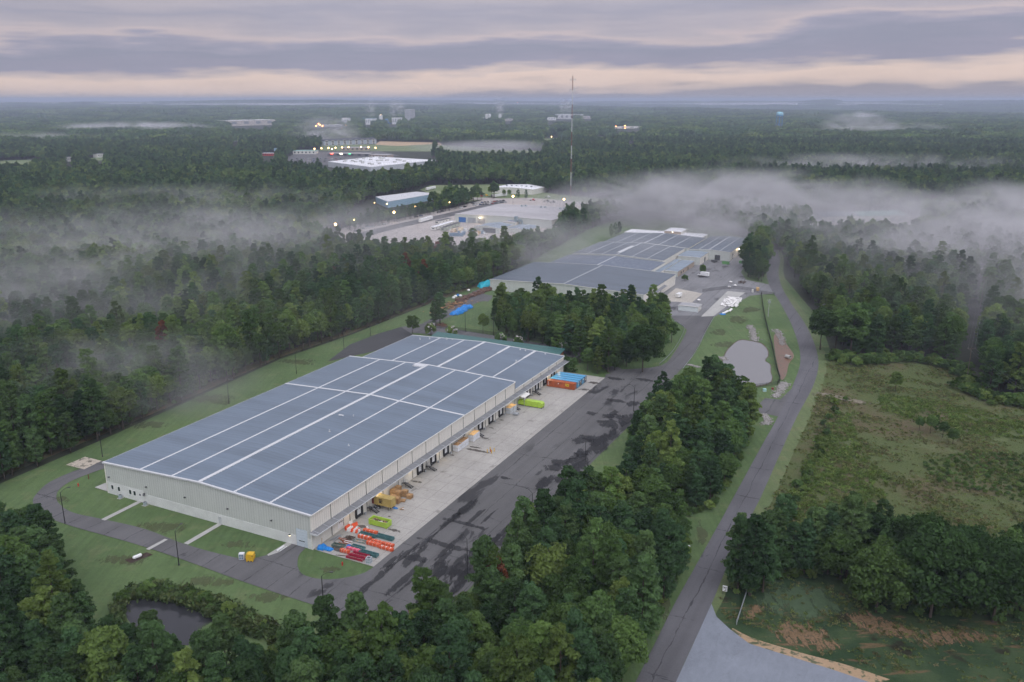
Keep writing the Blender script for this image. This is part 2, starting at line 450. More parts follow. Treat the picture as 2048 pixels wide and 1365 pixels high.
def m_roof(name, base, metal=0.0, rough=0.42, seam=1.2):
    """standing-seam roof: seams across the ridge, faint panel runs"""
    m, nt, b = newmat(name); t = NT(nt); p = t.obj()
    sx = t.node('ShaderNodeSeparateXYZ'); t.l.new(p, sx.inputs[0])
    fr = t.math('FRACT', t.math('DIVIDE', sx.outputs[1], seam))
    line = t.math('LESS_THAN', fr, 0.16)
    run = t.noise(t.mapping(p, (0.02, 0.8, 1)), 1.0, 3.0)
    big = t.noise(p, 0.06, 4.0, 0.6)
    run2 = t.noise(t.mapping(p, (0.012, 0.16, 1)), 1.0, 2.0)
    g = t.math('ADD', 0.50, t.math('ADD', t.math('ADD', t.math('MULTIPLY', run, 0.5), t.math('MULTIPLY', run2, 0.3)), t.math('MULTIPLY', big, 0.3)))
    wn_ = t.node('ShaderNodeTexWhiteNoise', noise_dimensions='1D'); t.l.new(t.math('FLOOR', t.math('DIVIDE', sx.outputs[1], seam * 3)), wn_.inputs['W'])
    g = t.math('ADD', g, t.math('MULTIPLY', t.math('SUBTRACT', wn_.outputs['Value'], .5), .16))
    st_ = t.step(t.noise(t.mapping(p, (.35, .9, 1)), .5, 5.0, .7), .62, .74)
    g = t.math('SUBTRACT', g, t.math('MULTIPLY', st_, .12))
    g = t.math('SUBTRACT', g, t.math('MULTIPLY', line, 0.22))
    colr = t.node('ShaderNodeRGB'); colr.outputs[0].default_value = (*base, 1)
    c = t.mul(colr.outputs[0], g)
    t.l.new(c, b.inputs['Base Color']); b.inputs['Roughness'].default_value = rough; b.inputs['Metallic'].default_value = metal; spec(b, 0.5)
    t.bump(line, 0.3, 0.05, b)
    return m
ROOF = m_roof('blue_grey_roof_metal', (0.118, 0.158, 0.204), 0.0, 0.38, 1.6)
ROOF_DK = m_roof('slate_roof_metal', (0.105, 0.130, 0.175), 0.0, 0.42)
ROOF_LT = m_roof('pale_blue_roof_metal', (0.20, 0.25, 0.30), 0.0, 0.42)
ROOF_GR = m_roof('grey_membrane_roof', (0.40, 0.385, 0.39), 0.0, 0.6, 6.0)
ROOF_WH = m_roof('white_membrane_roof', (0.74, 0.74, 0.76), 0.0, 0.6, 8.0)
ROOF_GN = m_roof('green_roof_metal', (0.035, 0.115, 0.105), 0.0, 0.45)
ROOF_MINT = m_roof('mint_roof_metal', (0.25, 0.42, 0.38), 0.0, 0.5)
def m_siding(name, base, pitch=0.9, axis=0, depth=0.16):
    m, nt, b = newmat(name); t = NT(nt); p = t.obj()
    sx = t.node('ShaderNodeSeparateXYZ'); t.l.new(p, sx.inputs[0])
    fr = t.math('FRACT', t.math('DIVIDE', sx.outputs[axis], pitch))
    line = t.math('LESS_THAN', fr, 0.25)
    big = t.noise(p, 0.15, 4.0, 0.6)
    run = t.noise(t.mapping(p, (1.2, 1.2, 0.06)), 1.0, 4.0)
    g = t.math('ADD', 0.84, t.math('ADD', t.math('MULTIPLY', big, 0.15), t.math('MULTIPLY', run, 0.16)))
    g = t.math('SUBTRACT', g, t.math('MULTIPLY', line, depth))
    colr = t.node('ShaderNodeRGB'); colr.outputs[0].default_value = (*base, 1)
    t.l.new(t.mul(colr.outputs[0], g), b.inputs['Base Color']); b.inputs['Roughness'].default_value = 0.6; spec(b, 0.3)
    t.bump(line, 0.4, 0.06, b)
    return m
SIDE_Y = m_siding('cream_siding', (0.74, 0.705, 0.64), 0.9, 1)
SIDE_X = m_siding('grey_siding', (0.56, 0.58, 0.545), 0.9, 0)
PAINT = plain('cream_wall_paint', (0.74, 0.71, 0.645), 0.7, 0.08, 0.4)
BAND = plain('pale_block_paint', (0.68, 0.69, 0.67), 0.75, 0.09, 0.3)
WHITE = plain('white_paint', (0.78, 0.78, 0.78), 0.5, 0.05)
TRIM = plain('white_trim_metal', (0.58, 0.59, 0.60), 0.45, 0.04)
OFFW = plain('off_white_paint', (0.68, 0.66, 0.62), 0.6, 0.08)
BLACK = plain('black_steel', (0.022, 0.022, 0.024), 0.5, 0.3)
RUBBER = plain('black_rubber', (0.03, 0.03, 0.032), 0.8, 0.2)
DARK = plain('dark_grey_metal', (0.07, 0.072, 0.076), 0.55, 0.2)
GREYM = plain('galvanised_metal', (0.36, 0.38, 0.40), 0.45, 0.15, 0.8, 0.3)
CANOPY = plain('grey_canopy_metal', (0.20, 0.205, 0.215), 0.5, 0.14, 0.5)
GLASS = plain('dark_glass', (0.02, 0.035, 0.035), 0.08, 0.1, 0.5, 0.0, 0.6)
LIME = plain('lime_green_paint', (0.38, 0.56, 0.07), 0.45, 0.12, 0.7)
ORANGE = plain('orange_beam_paint', (0.62, 0.10, 0.035), 0.55, 0.15, 1.5)
TEAL = plain('teal_frame_paint', (0.06, 0.16, 0.165), 0.5, 0.2, 1.0)
CRIMSON = plain('crimson_frame_paint', (0.34, 0.015, 0.045), 0.5, 0.15, 1.0)
PINK = plain('faded_pink_paint', (0.68, 0.10, 0.17), 0.5, 0.12, 1.0)
BAR_OR = plain('orange_plastic', (0.80, 0.11, 0.04), 0.45, 0.1, 1.0)
BAR_WH = plain('white_plastic', (0.80, 0.78, 0.76), 0.45, 0.06, 1.0)
TARP = plain('blue_tarpaulin', (0.012, 0.20, 0.56), 0.4, 0.25, 1.2)
TARP2 = plain('turquoise_tarpaulin', (0.02, 0.38, 0.48), 0.4, 0.2, 1.2)
WOOD = plain('raw_pallet_wood', (0.42, 0.26, 0.13), 0.85, 0.3, 2.0)
WOOD_DK = plain('dark_old_wood', (0.085, 0.06, 0.045), 0.9, 0.3, 2.0)
PLY = plain('yellow_plywood', (0.60, 0.40, 0.19), 0.8, 0.28, 0.8)
CARDW = plain('white_crate_wrap', (0.66, 0.67, 0.70), 0.6, 0.08, 1.0)
TAN = plain('tan_container_paint', (0.42, 0.31, 0.105), 0.55, 0.12, 0.6)
RUSTC = plain('rust_orange_container_paint', (0.40, 0.10, 0.035), 0.65, 0.28, 0.6)
OXRED = plain('oxide_red_paint', (0.19, 0.04, 0.03), 0.6, 0.2, 0.8)
def m_worn(name, c1, c2, thr):
    m, nt, b = newmat(name); t = NT(nt); p = t.pos()
    f = t.step(t.noise(p, 0.55, 6.0, 0.7, 0.4), thr, thr + 0.06)
    c = t.mix(f, c1, c2); c = t.mul(c, t.math('ADD', 0.75, t.math('MULTIPLY', t.noise(p, 2.0, 4.0), 0.5)))
    t.l.new(c, b.inputs['Base Color']); b.inputs['Roughness'].default_value = 0.4; spec(b, 0.4)
    return m
BLUEC = m_worn('worn_blue_container_paint', (0.10, 0.36, 0.58), (0.30, 0.11, 0.06), 0.62)
BRICK = plain('brick_red', (0.30, 0.135, 0.085), 0.85, 0.15, 1.5)
STONE = plain('riprap_stone', (0.24, 0.225, 0.21), 0.9, 0.35, 2.0)
YELLOW = plain('safety_yellow', (0.68, 0.42, 0.03), 0.5, 0.12, 1.0)
RED = plain('hydrant_red', (0.45, 0.025, 0.02), 0.4, 0.1)
BLUE = plain('strong_blue_paint', (0.03, 0.13, 0.36), 0.5, 0.12)
SKYB = plain('pale_blue_paint', (0.30, 0.44, 0.55), 0.5, 0.08, 0.2)
BARK = plain('tree_bark', (0.075, 0.058, 0.045), 0.95, 0.3, 1.5)
STEELW = plain('tower_white_paint', (0.62, 0.63, 0.64), 0.5, 0.05)
STEELR = plain('tower_orange_paint', (0.22, 0.085, 0.055), 0.5, 0.08)
SIGNR = plain('sign_red', (0.5, 0.05, 0.04), 0.5, 0.05)
SOLAR = plain('solar_glass', (0.045, 0.06, 0.10), 0.12, 0.15, 0.01, 0.0, 0.6)
LAMP_WARM = glow('warm_lamp', (1.0, 0.62, 0.25), 14.0)
LAMP_DOCK = glow('dock_lamp', (1.0, 0.80, 0.50), 6.0)
LAMP_ORANGE = glow('orange_lamp', (1.0, 0.36, 0.10), 16.0)
LAMP_WHITE = glow('white_lamp', (1.0, 0.85, 0.65), 12.0)
LAMP_RED = glow('red_beacon', (1.0, 0.08, 0.05), 10.0)
LAMP_GREEN = glow('green_sign_light', (0.1, 1.0, 0.45), 2.0)

# ================================================================== the ground and everything laid flat on it
def polar_ground():
    rs = np.concatenate([[0.0, 30, 60, 100, 150], np.geomspace(200, 60000, 90)])
    front = np.linspace(-0.75, 0.75, 150)
    back = np.linspace(0.75, 2 * math.pi - 0.75, 40)[1:-1]
    an = np.concatenate([front, back]); n = len(an)
    v = []; f = []
    for r in rs:
        x, y = r * np.sin(an), r * np.cos(an)
        v += list(zip(x, y, hz(x, y)))
    for k in range(len(rs) - 1):
        for i in range(n):
            j = (i + 1) % n
            f.append((k * n + i, k * n + j, (k + 1) * n + j, (k + 1) * n + i))
    me = bpy.data.meshes.new('ground'); me.from_pydata([tuple(map(float, q)) for q in v], [], f)
    me.materials.append(FLOOR)
    me.polygons.foreach_set('use_smooth', [True] * len(me.polygons))
    me.flip_normals() if me.polygons[500].normal.z < 0 else None
    return tag(link('ground', me), 'dark wooded ground running out to the horizon', kind='structure')
polar_ground()

def smooth(pts, k=5, closed=False):
    """Catmull-Rom through the points"""
    n = len(pts); out = []
    rng = range(n) if closed else range(n - 1)
    for i in rng:
        p0 = pts[(i - 1) % n] if closed or i > 0 else pts[0]
        p1 = pts[i]; p2 = pts[(i + 1) % n]
        p3 = pts[(i + 2) % n] if closed or i + 2 < n else pts[-1]
        for s in range(k):
            t = s / k
            out.append(tuple(0.5 * (2 * b + (c - a) * t + (2 * a - 5 * b + 4 * c - d) * t * t + (3 * b - a - 3 * c + d) * t ** 3)
                             for a, b, c, d in zip(p0, p1, p2, p3)))
    if not closed: out.append(tuple(pts[-1]))
    return out
def sheet(name, pts, z, mat, label, far=False, edge=0.0):
    """a flat piece of the setting; edge > 0 gives it a kerb-like side"""
    bm = bmesh.new()
    zz = (lambda p: z + float(hz(p[0], p[1]))) if far else (lambda p: z)
    f = bm.faces.new([bm.verts.new((p[0], p[1], zz(p))) for p in pts])
    f.normal_update()
    if f.normal.z < 0: f.normal_flip()
    bmesh.ops.triangulate(bm, faces=bm.faces[:])
    me = bpy.data.meshes.new(name); bm.to_mesh(me); bm.free(); me.materials.append(mat)
    return tag(link(name, me), label, kind='structure')
def frayed(name, pts, z, mat, label):
    """a patch whose outline is broken up by its material"""
    n = len(pts); cx, cy_ = sum(p[0] for p in pts) / n, sum(p[1] for p in pts) / n
    v = [(p[0], p[1], z) for p in pts] + [(cx + (p[0] - cx) * .55, cy_ + (p[1] - cy_) * .55, z) for p in pts] + [(cx, cy_, z)]
    f = [(i, (i + 1) % n, n + (i + 1) % n, n + i) for i in range(n)] + [(n + i, n + (i + 1) % n, 2 * n) for i in range(n)]
    me = bpy.data.meshes.new(name); me.from_pydata(v, [], f); me.materials.append(mat)
    a = me.attributes.new('inner', 'FLOAT', 'POINT'); a.data.foreach_set('value', [0.0] * n + [.75] * n + [1.0])
    if me.polygons[0].normal.z < 0: me.flip_normals()
    return tag(link(name, me), label, kind='structure')
def px(pts): return [P(*p)[:2] for p in pts]
def pg(pts): return [PG(*p)[:2] for p in pts]
def wl_(pts): return [WL(*p)[:2] for p in pts]

SITE = px([(-260, 1102), (0, 968), (200, 882), (330, 824), (560, 719), (700, 671), (870, 604), (985, 563), (1090, 508), (1180, 458), (1262, 430),
           (1420, 452), (1500, 480), (1530, 520), (1560, 545), (1640, 640), (1665, 715), (1655, 770), (1560, 960), (1490, 1060), (1430, 1165), (1290, 1430)]) + [(-130, 118)]
sheet('lawn', SITE, 0.03, GRASS, 'mown lawn round the warehouses and ponds')
# public road with verge on the field side
RL = [(1225, 1440), (1271, 1365), (1349, 1209), (1390, 1135), (1445, 1036), (1470, 990), (1522, 895), (1556, 834), (1588, 766), (1601, 715), (1586, 657), (1561, 608), (1540, 575), (1533, 545), (1538, 520), (1534, 500)]
RR = [(1330, 1440), (1352, 1365), (1423, 1209), (1452, 1140), (1500, 1038), (1524, 990), (1566, 895), (1594, 834), (1629, 766), (1636, 715), (1615, 657), (1583, 608), (1564, 575), (1557, 545), (1560, 520), (1554, 500)]
L_ = smooth(px(RL)); R_ = smooth(px(RR))
VR = smooth(px([(1352, 1365), (1442, 1209), (1470, 1140), (1524, 1038), (1550, 990), (1592, 895), (1620, 834), (1647, 766), (1652, 715), (1630, 657), (1596, 608), (1577, 575), (1567, 545), (1568, 520), (1562, 500)]))
sheet('verge', L_ + VR[::-1], 0.06, VERGE, 'pale mown verge along the field side of the road')
sheet('road', L_ + R_[::-1], 0.12, ROAD, 'two-lane asphalt road curving past the pond')
sheet('drive_apron', px([(1423, 1209), (1433, 1235), (1460, 1260), (1499, 1289), (1589, 1317), (1675, 1344), (1745, 1368), (1950, 1440), (1330, 1440), (1352, 1365)]), 0.15, APRON, 'pale blue-grey concrete apron joining the road')
sheet('bank', px([(1425, 1205), (1470, 1150), (1560, 1125), (1760, 1100), (2060, 1100), (2400, 1130), (2600, 1750), (1950, 1750), (1900, 1440), (1745, 1369), (1675, 1345), (1589, 1318), (1499, 1290), (1460, 1261), (1433, 1236)]), 0.05, SCRUB, 'scrubby bank with bare red earth beside the apron')
bs = smooth(px([(1462, 1262), (1500, 1290), (1590, 1318), (1676, 1345), (1745, 1370)]))
bo = smooth(px([(1465, 1257), (1508, 1278), (1600, 1306), (1690, 1330), (1780, 1360)]))
sheet('sand_edge', bs + bo[::-1], 0.09, m_worn('washed_sand', (.36, .25, .15), (.09, .10, .05), .52), 'strip of washed orange sand along the apron edge')
for k, q in enumerate([[(1685, 1228), (1720, 1216), (1760, 1234), (1830, 1256), (1870, 1274), (1790, 1280), (1710, 1262)],
          [(1490, 1222), (1516, 1208), (1530, 1218), (1512, 1242), (1490, 1236)], [(1820, 1276), (1880, 1256), (1960, 1262), (2020, 1276), (1900, 1292), (1845, 1298)],
          [(1530, 1250), (1590, 1238), (1650, 1262), (1690, 1300), (1620, 1306), (1560, 1284)]]):
    frayed('bare_earth', smooth(px(q), 4, True), 0.075 + 0.004 * k, EARTH, ('long bare earth scar under the oaks', 'small bare earth scar behind the gate', 'bare earth scar towards the frame edge', 'rutted bare earth patch in the scrub')[k])
frayed('green_mound', smooth(px([(1500, 1185), (1560, 1168), (1640, 1172), (1700, 1195), (1690, 1235), (1620, 1248), (1540, 1240), (1510, 1215)]), 4, True), 0.07, m_ragged('mound_grass', (.075, .115, .06), (.055, .085, .045), .3), 'rounded grassy mound in front of the pines')
FIELDP = px([(1468, 1125), (1522, 1038), (1548, 990), (1590, 895), (1618, 834), (1645, 766), (1656, 716), (1740, 722), (1800, 712), (1900, 728), (1962, 790), (2060, 800), (2500, 850), (2500, 1150), (2060, 1102), (1760, 1102), (1560, 1127)])
sheet('field', FIELDP, 0.045, FIELD, 'rough overgrown field east of the road')
frayed('track', smooth(px([(1622, 782), (1660, 786), (1720, 800), (1748, 806), (1745, 812), (1715, 808), (1655, 796), (1617, 792)]), 3, True), 0.10, m_ragged('track_gravel', (.26, .225, .18), (.16, .15, .09), .6, 1.6, .9), 'short gravel track leading off the road into the field')
for q, lb in (([(1930, 780), (1945, 776), (1958, 782), (1948, 788), (1934, 787)], 'red clay patch by the utility pole'), ([(2026, 838), (2040, 836), (2044, 843), (2030, 846)], 'small red clay patch in the field')):
    frayed('clay_patch', smooth(px(q), 3, True), 0.09, CLAYM, lb)

# warehouse yard, lanes
sheet('dock_pavement', wl_([(0.1, 0.2), (2.4, 0.0), (19.6, -0.2), (19.4, 171.6), (0.1, 171.6)]), 0.16, CONC, 'stained pale concrete paving along the dock wall')
ln = smooth(px([(748, 1135), (720, 1150), (660, 1160), (612, 1153), (596, 1136), (598, 1112), (612, 1097)]), 4)
yard = wl_([(19.55, -0.2), (19.35, 171.6), (18, 176), (24, 186), (38, 178), (62, 166), (62, 150), (47, 140), (45.9, 60), (46.5, 0), (45, -22), (36, -30), (30, -27), (24, -22.5)])
sheet('yard_asphalt', yard, 0.12, ASPH, 'wide dark asphalt yard with wet streaks beside the dock')
outer = smooth(px([(740, 1246), (705, 1235), (608, 1205), (482, 1163), (364, 1120), (260, 1086), (145, 1054), (85, 1030), (66, 1006), (74, 988), (100, 965), (154, 941), (205, 923)]), 4)
inner = smooth(px([(208, 938), (147, 961), (119, 980), (113, 998), (122, 1012), (148, 1027), (208, 1040), (289, 1059), (371, 1090), (460, 1114), (497, 1118), (538, 1110), (572, 1093), (583, 1086)]), 4)
lane = outer + wl_([(-86.5, 20), (-86, 120), (-86, 160), (-93, 164), (-93, 174), (-86, 178), (-79, 178), (-79, 20)]) + inner + wl_([(-5.6, -0.1), (-1.2, -0.1)]) + ln[::-1] + wl_([(21, -3)])
sheet('service_lane', lane, 0.14, LANE, 'narrow asphalt lane looping round the gable end')
sheet('back_lane', smooth(px([(845, 648), (870, 652), (1016, 677), (1118, 694), (1190, 716), (1240, 737)]), 4) + wl_([(28, 180), (20, 178), (6, 192)]) + smooth(px([(1125, 712), (1018, 696), (900, 676), (845, 668), (790, 664)]), 4) + px([(800, 655)]), 0.13, LANE, 'wet asphalt lane behind the warehouse')
sheet('side_lane', smooth(px([(845, 664), (862, 650), (905, 632), (958, 604), (976, 604), (985, 592), (965, 588), (985, 572), (1000, 556), (975, 571), (942, 586), (928, 598), (896, 620), (845, 648)]), 2, True), 0.11, LANE, 'lane between timber pile and covered heap')
DL = [(1240, 740), (1322, 732), (1351, 702), (1369, 672), (1372, 659), (1352, 644), (1340, 632)]
DR = [(1300, 778), (1330, 768), (1362, 740), (1391, 702), (1428, 632)]
sheet('driveway', smooth(px(DL), 4) + smooth(px(DR), 4)[::-1], 0.115, LANE, 'driveway climbing between guard rails to the far plant')
sheet('plant_yard', px([(1336, 634), (1430, 634), (1500, 592), (1546, 588), (1540, 570), (1492, 560), (1482, 545), (1506, 505), (1500, 480), (1380, 505), (1250, 610)]), 0.10, m_asphalt('plant_yard_asphalt', (0.20, 0.20, 0.205), 0.42), 'patched grey asphalt yard of the far plant')
sheet('plant_dock_pavement', px([(1319, 603), (1352, 577), (1405, 588), (1384, 606)]), 0.14, m_concrete('beige_concrete', (0.42, 0.39, 0.34), 0.2, 6), 'beige concrete pad at the plant dock')
sheet('plant_ramp', px([(1402, 634), (1427, 633), (1490, 586), (1455, 583)]), 0.135, CONC2, 'pale concrete strip down to the driveway')
sheet('road_spur', px([(1512, 815), (1530, 797), (1560, 800), (1592, 770), (1566, 830), (1557, 834), (1520, 826)]), 0.10, LANE, 'short asphalt spur from the road towards the yard')
for i, (a, b, c, d) in enumerate([(-64.9, -63.3, -13.0, 0), (-33.3, -31.7, -12.7, 0)]):
    sheet('footpath', wl_([(a, c), (b, c), (b, -0.05), (a, -0.05)]), 0.15, CONC2, ('concrete footpath by the air conditioners', 'concrete footpath at the middle of the gable')[i])
sheet('footpath', wl_([(-9.0, -7.4), (-8.3, -7.8), (-7.0, -5.0), (-6.9, -0.05), (-8.6, -0.05)]), 0.15, CONC2, 'concrete footpath beside the gable overhead door')
sheet('lane_joint', wl_([(-39.9, -19.4), (-38.7, -19.4), (-38.6, -13.2), (-39.7, -13.2)]), 0.18, CONC2, 'pale concrete strip crossing the lane')
sheet('side_pad', wl_([(-84.5, 0.6), (-78, 0.4), (-78, 6), (-84, 6)]), 0.17, CONC2, 'small pale pad at the gable corner')
sheet('sand_pad', wl_([(-107.4, 8.2), (-99.0, 8.3), (-99.7, 15.5), (-107.5, 15.4)]), 0.16, m_worn('half_wet_sand', (0.50, 0.44, 0.36), (0.14, 0.13, 0.10), 0.52), 'square sand-coloured pad beside the lane bend')
sheet('tank_pit', wl_([(-40.4, -25.8), (-37.6, -26.2), (-36.0, -20.6), (-38.4, -20.4)]), 0.10, plain('pit_earth', (0.05, 0.034, 0.026), 0.95, 0.3), 'dug earth patch round the white tank')
sheet('dirt_edge', px([(0, 940), (200, 858), (340, 800), (560, 702), (700, 657), (870, 594), (990, 556), (990, 562), (870, 603), (700, 668), (560, 715), (340, 814), (200, 872), (0, 956)]), 0.07, m_worn('leaf_litter_edge', (0.15, 0.095, 0.055), (0.07, 0.085, 0.035), 0.45), 'brown bare strip at the foot of the west woods')
for q, lb in (([(868, 646), (890, 645), (898, 652), (890, 660), (872, 657)], 'reddish mulch ring under the lone pine'), ([(950, 668), (990, 672), (985, 680), (955, 677)], 'dark mulch ring under the round tree')):
    frayed('mulch_bed', smooth(px(q), 3, True), 0.08, MULCHR, lb)
# stains on the concrete and asphalt: oil and water with a shape of their own
def blob(cx, cy_, rx, ry, seed, n=14):
    r = random.Random(seed)
    return wl_([(cx + rx * (0.7 + 0.5 * r.random()) * math.cos(2 * math.pi * i / n), cy_ + ry * (0.7 + 0.5 * r.random()) * math.sin(2 * math.pi * i / n)) for i in range(n)])
for i, (cx, cy_, rx, ry) in enumerate([(7.5, 77.6, 4.2, 0.8), (5.6, 79.8, 2.6, 0.6), (4.7, 88.6, 1.6, 0.8), (13.4, 18.2, 2.0, 0.7), (4.4, 16.2, 1.4, 0.8), (2.4, 47.5, 1.6, 0.7), (2.0, 70.5, 0.8, 0.5),
                                      (17.2, 153.0, 3.0, 1.3), (17.5, 163, 3.2, 1.3), (2.2, 107, 0.9, 0.5), (6.4, 3.0, 2.4, 0.9), (2.6, 98.2, 1.2, 0.5), (7.8, 24.4, 0.5, 0.4)]):
    frayed('oil_stain', smooth(blob(cx, cy_, rx * 1.3, ry * 1.3, i), 3, True), 0.175 + 0.002 * i, STAIN, 'dark damp stain on the dock paving')
r_ = random.Random(70); streaks = []
for k in range(34):                                   # long thin run-off streaks at the near end
    streaks.append((r_.uniform(22, 44), r_.uniform(-8, 42), r_.uniform(.4, 1.5), r_.uniform(3, 9)))
streaks += [(32, 17.5, 9, 1.2), (30, 30, 8, .9), (36, 6, 5, 3.5), (41, -8, 3.5, 4), (27, 8, 3, 1.6)]
for k in range(16): streaks.append((r_.uniform(36, 45.5), r_.uniform(62, 146), r_.uniform(1.2, 3.4), r_.uniform(3, 8)))
streaks += [(43, 104, 3, 14), (42, 84, 3.5, 5), (37, 76, 3.4, 3), (40, 122, 5, 5), (30, 128, 3, 2), (33, 146, 4, 2), (26, 62, 2, 1.2), (24, 172, 4, 2), (36, 176, 6, 1.5)]
for i, (cx, cy_, rx, ry) in enumerate(streaks):
    frayed('wet_patch', smooth(blob(cx, cy_, rx * 1.25, ry * 1.25, i + 50, 12), 3, True), .20 + .0006 * i, WETM, 'dark wet patch on the asphalt')
sheet('rear_pad', px([(655, 724), (700, 714), (745, 704), (800, 688), (832, 674), (802, 655), (757, 668), (700, 690)]), 0.16, m_asphalt('dark_pad_asphalt', (.062, .062, .064), .4), 'dark asphalt pad beyond the west eave of the warehouse')
for i, (x, y, rx, ry) in enumerate([(330, 1055, 60, 14), (480, 1090, 40, 10), (250, 1120, 60, 12), (420, 1165, 60, 14), (660, 1140, 30, 8), (120, 1000, 20, 8), (420, 800, 60, 12), (300, 850, 50, 10), (600, 725, 40, 8), (540, 1195, 50, 12), (1450, 690, 30, 8), (1475, 640, 26, 10), (1440, 665, 20, 8), (1500, 620, 20, 8), (1400, 1070, 14, 30), (1330, 1220, 10, 40)]):
    n = 12; r_ = random.Random(i + 90)
    frayed('worn_patch', smooth([P(x + rx * (.7 + .5 * r_.random()) * math.cos(2 * math.pi * k / n), y + ry * (.7 + .5 * r_.random()) * math.sin(2 * math.pi * k / n))[:2] for k in range(n)], 3, True), .072 + .002 * i, WORN, 'darker worn patch in the lawn')
# ponds
PONDP = px([(1478, 682), (1500, 683), (1522, 688), (1534, 700), (1536, 712), (1530, 722), (1540, 730), (1541, 745), (1544, 757), (1535, 768), (1495, 774), (1470, 770), (1450, 755), (1440, 740), (1446, 722), (1456, 700)])
cxp = sum(p[0] for p in PONDP) / len(PONDP); cyp = sum(p[1] for p in PONDP) / len(PONDP)
sheet('pond_rim', smooth([(cxp + (x - cxp) * 1.05, cyp + (y - cyp) * 1.04) for x, y in PONDP], 4, True), 0.06, plain('pond_mud', (0.10, 0.085, 0.05), 0.9, 0.3, 0.4), 'muddy rim of the retention pond')
sheet('pond', smooth(PONDP, 5, True), 0.10, POND, 'brown-grey retention pond beside the road')
DP = px([(252, 1214), (268, 1200), (308, 1198), (360, 1210), (410, 1226), (445, 1242), (468, 1262), (420, 1290), (330, 1285), (262, 1248)])
sheet('dark_pond', smooth(DP, 5, True), 0.09, DARKPOND, 'small dark pond below the lawn, ringed by reeds')
frayed('algae', smooth(px([(405, 1246), (440, 1240), (480, 1256), (470, 1285), (420, 1290), (385, 1270)]), 4, True), 0.11, m_ragged('duckweed', (.10, .15, .06), (.08, .12, .05), .6, 2.0), 'pale green duckweed patch on the dark pond')
# clearings of the middle distance
C3P = px([(600, 486), (700, 452), (800, 438), (905, 416), (975, 398), (1060, 396), (1160, 404), (1240, 414), (1230, 428), (1140, 452), (1040, 480), (930, 498), (800, 500), (690, 490)])
sheet('gravel_yard', C3P, 0.05, GRAVEL, 'pale gravel yard round the workshop plant')
sheet('parking_lane', px([(700, 470), (800, 447), (890, 428), (1000, 402), (1015, 404), (900, 434), (800, 456), (715, 478)]), 0.09, LANE, 'asphalt strip with parked cars by the wood edge')
M1P = px([(840, 380), (860, 371), (1010, 369), (1030, 377), (1120, 390), (1230, 400), (1230, 415), (1100, 408), (985, 396), (930, 405), (880, 396)])
sheet('meadow', M1P, 0.035, MEADOW, 'green meadow behind the workshop plant')
sheet('far_road', px([(930, 396), (985, 396), (1060, 402), (1130, 409), (1240, 416), (1420, 440), (1420, 446), (1240, 421), (1130, 413), (1060, 406), (985, 400), (930, 400)]), 0.08, GRAVEL, 'pale road running behind the workshop plant')
FARM = [('far_field', [(880, 291), (1085, 303), (1090, 309), (980, 312), (870, 306)], MEADOW, 'misty green field right of the white store'),
        ('far_field', [(640, 291), (860, 288), (900, 296), (860, 304), (640, 302)], MEADOW, 'mown field in front of the apartment block'),
        ('far_field', [(760, 283), (880, 286), (885, 292), (800, 293), (750, 290)], SANDY, 'bare orange building ground right of the apartments'),
        ('far_field', [(0, 322), (70, 320), (110, 328), (60, 336), (-40, 336)], MEADOW, 'pale pasture at the frame edge'),
        ('far_field', [(170, 318), (225, 312), (235, 318), (180, 324)], MEADOW, 'small pasture round the farmhouse'),
        ('car_park', [(560, 322), (600, 304), (760, 303), (800, 312), (700, 330), (600, 332)], LANE, 'asphalt car park of the shopping centre'),
        ('far_field', [(1830, 402), (1880, 401), (1890, 406), (1835, 408)], MEADOW, 'small bright clearing in the east woods'),
        ('far_field', [(1950, 458), (2060, 466), (2060, 474), (1950, 468)], MEADOW, 'misty pasture at the east edge'),
        ('far_field', [(1080, 278), (1130, 276), (1140, 280), (1085, 284)], MEADOW, 'thin pale field behind the mast'),
        ('far_field', [(1180, 273), (1230, 274), (1225, 278), (1180, 277)], MEADOW, 'thin field beyond the lit barns'),
        ('far_field', [(0, 236), (52, 234), (60, 237), (0, 240)], MEADOW, 'distant pale field on the west edge'),
        ('east_yard', [(1590, 440), (1640, 426), (1780, 424), (1850, 436), (1840, 450), (1600, 452)], GRAVEL, 'misty yard of the mint-roofed works')]
CLEAR = [px([(640, 500), (690, 515), (800, 528), (930, 528), (1040, 508), (1120, 482), (1120, 455), (900, 440), (700, 455)]), SITE, FIELDP, C3P, M1P]
for nm, q, m_, lb in FARM:
    w = pg(q); cy0 = sum(p[1] for p in q) / len(q); dd = max(600.0, math.hypot(*w[0])); CLEAR.append(w); CLEAR.append(pg([(x, y + (18 * FPX / dd if y > cy0 else 0)) for x, y in q]))
    sheet(nm, w, 0.25 if nm != 'car_park' else 0.35, m_, lb, far=True)
CLEAR.append(px([(1425, 1205), (1470, 1150), (1560, 1125), (1760, 1100), (2060, 1100), (2400, 1130), (2600, 1800), (1300, 1800)]))
CLEAR.append(px([(1225, 1440), (1271, 1365), (1390, 1135), (1522, 895), (1588, 766), (1601, 715), (1586, 657), (1540, 575), (1530, 530), (1530, 505), (1565, 505), (1578, 540), (1600, 575), (1650, 640), (1690, 715), (1700, 770), (1620, 960), (1520, 1120), (1452, 1175), (1352, 1365), (1330, 1440)]))
CLEAR.append(px([(700, 425), (735, 402), (885, 384), (892, 405), (850, 425), (760, 442), (690, 458)]))
CLEAR.append(px([(735, 402), (840, 380), (880, 384), (885, 400), (868, 408), (800, 412), (760, 414), (735, 412)]))

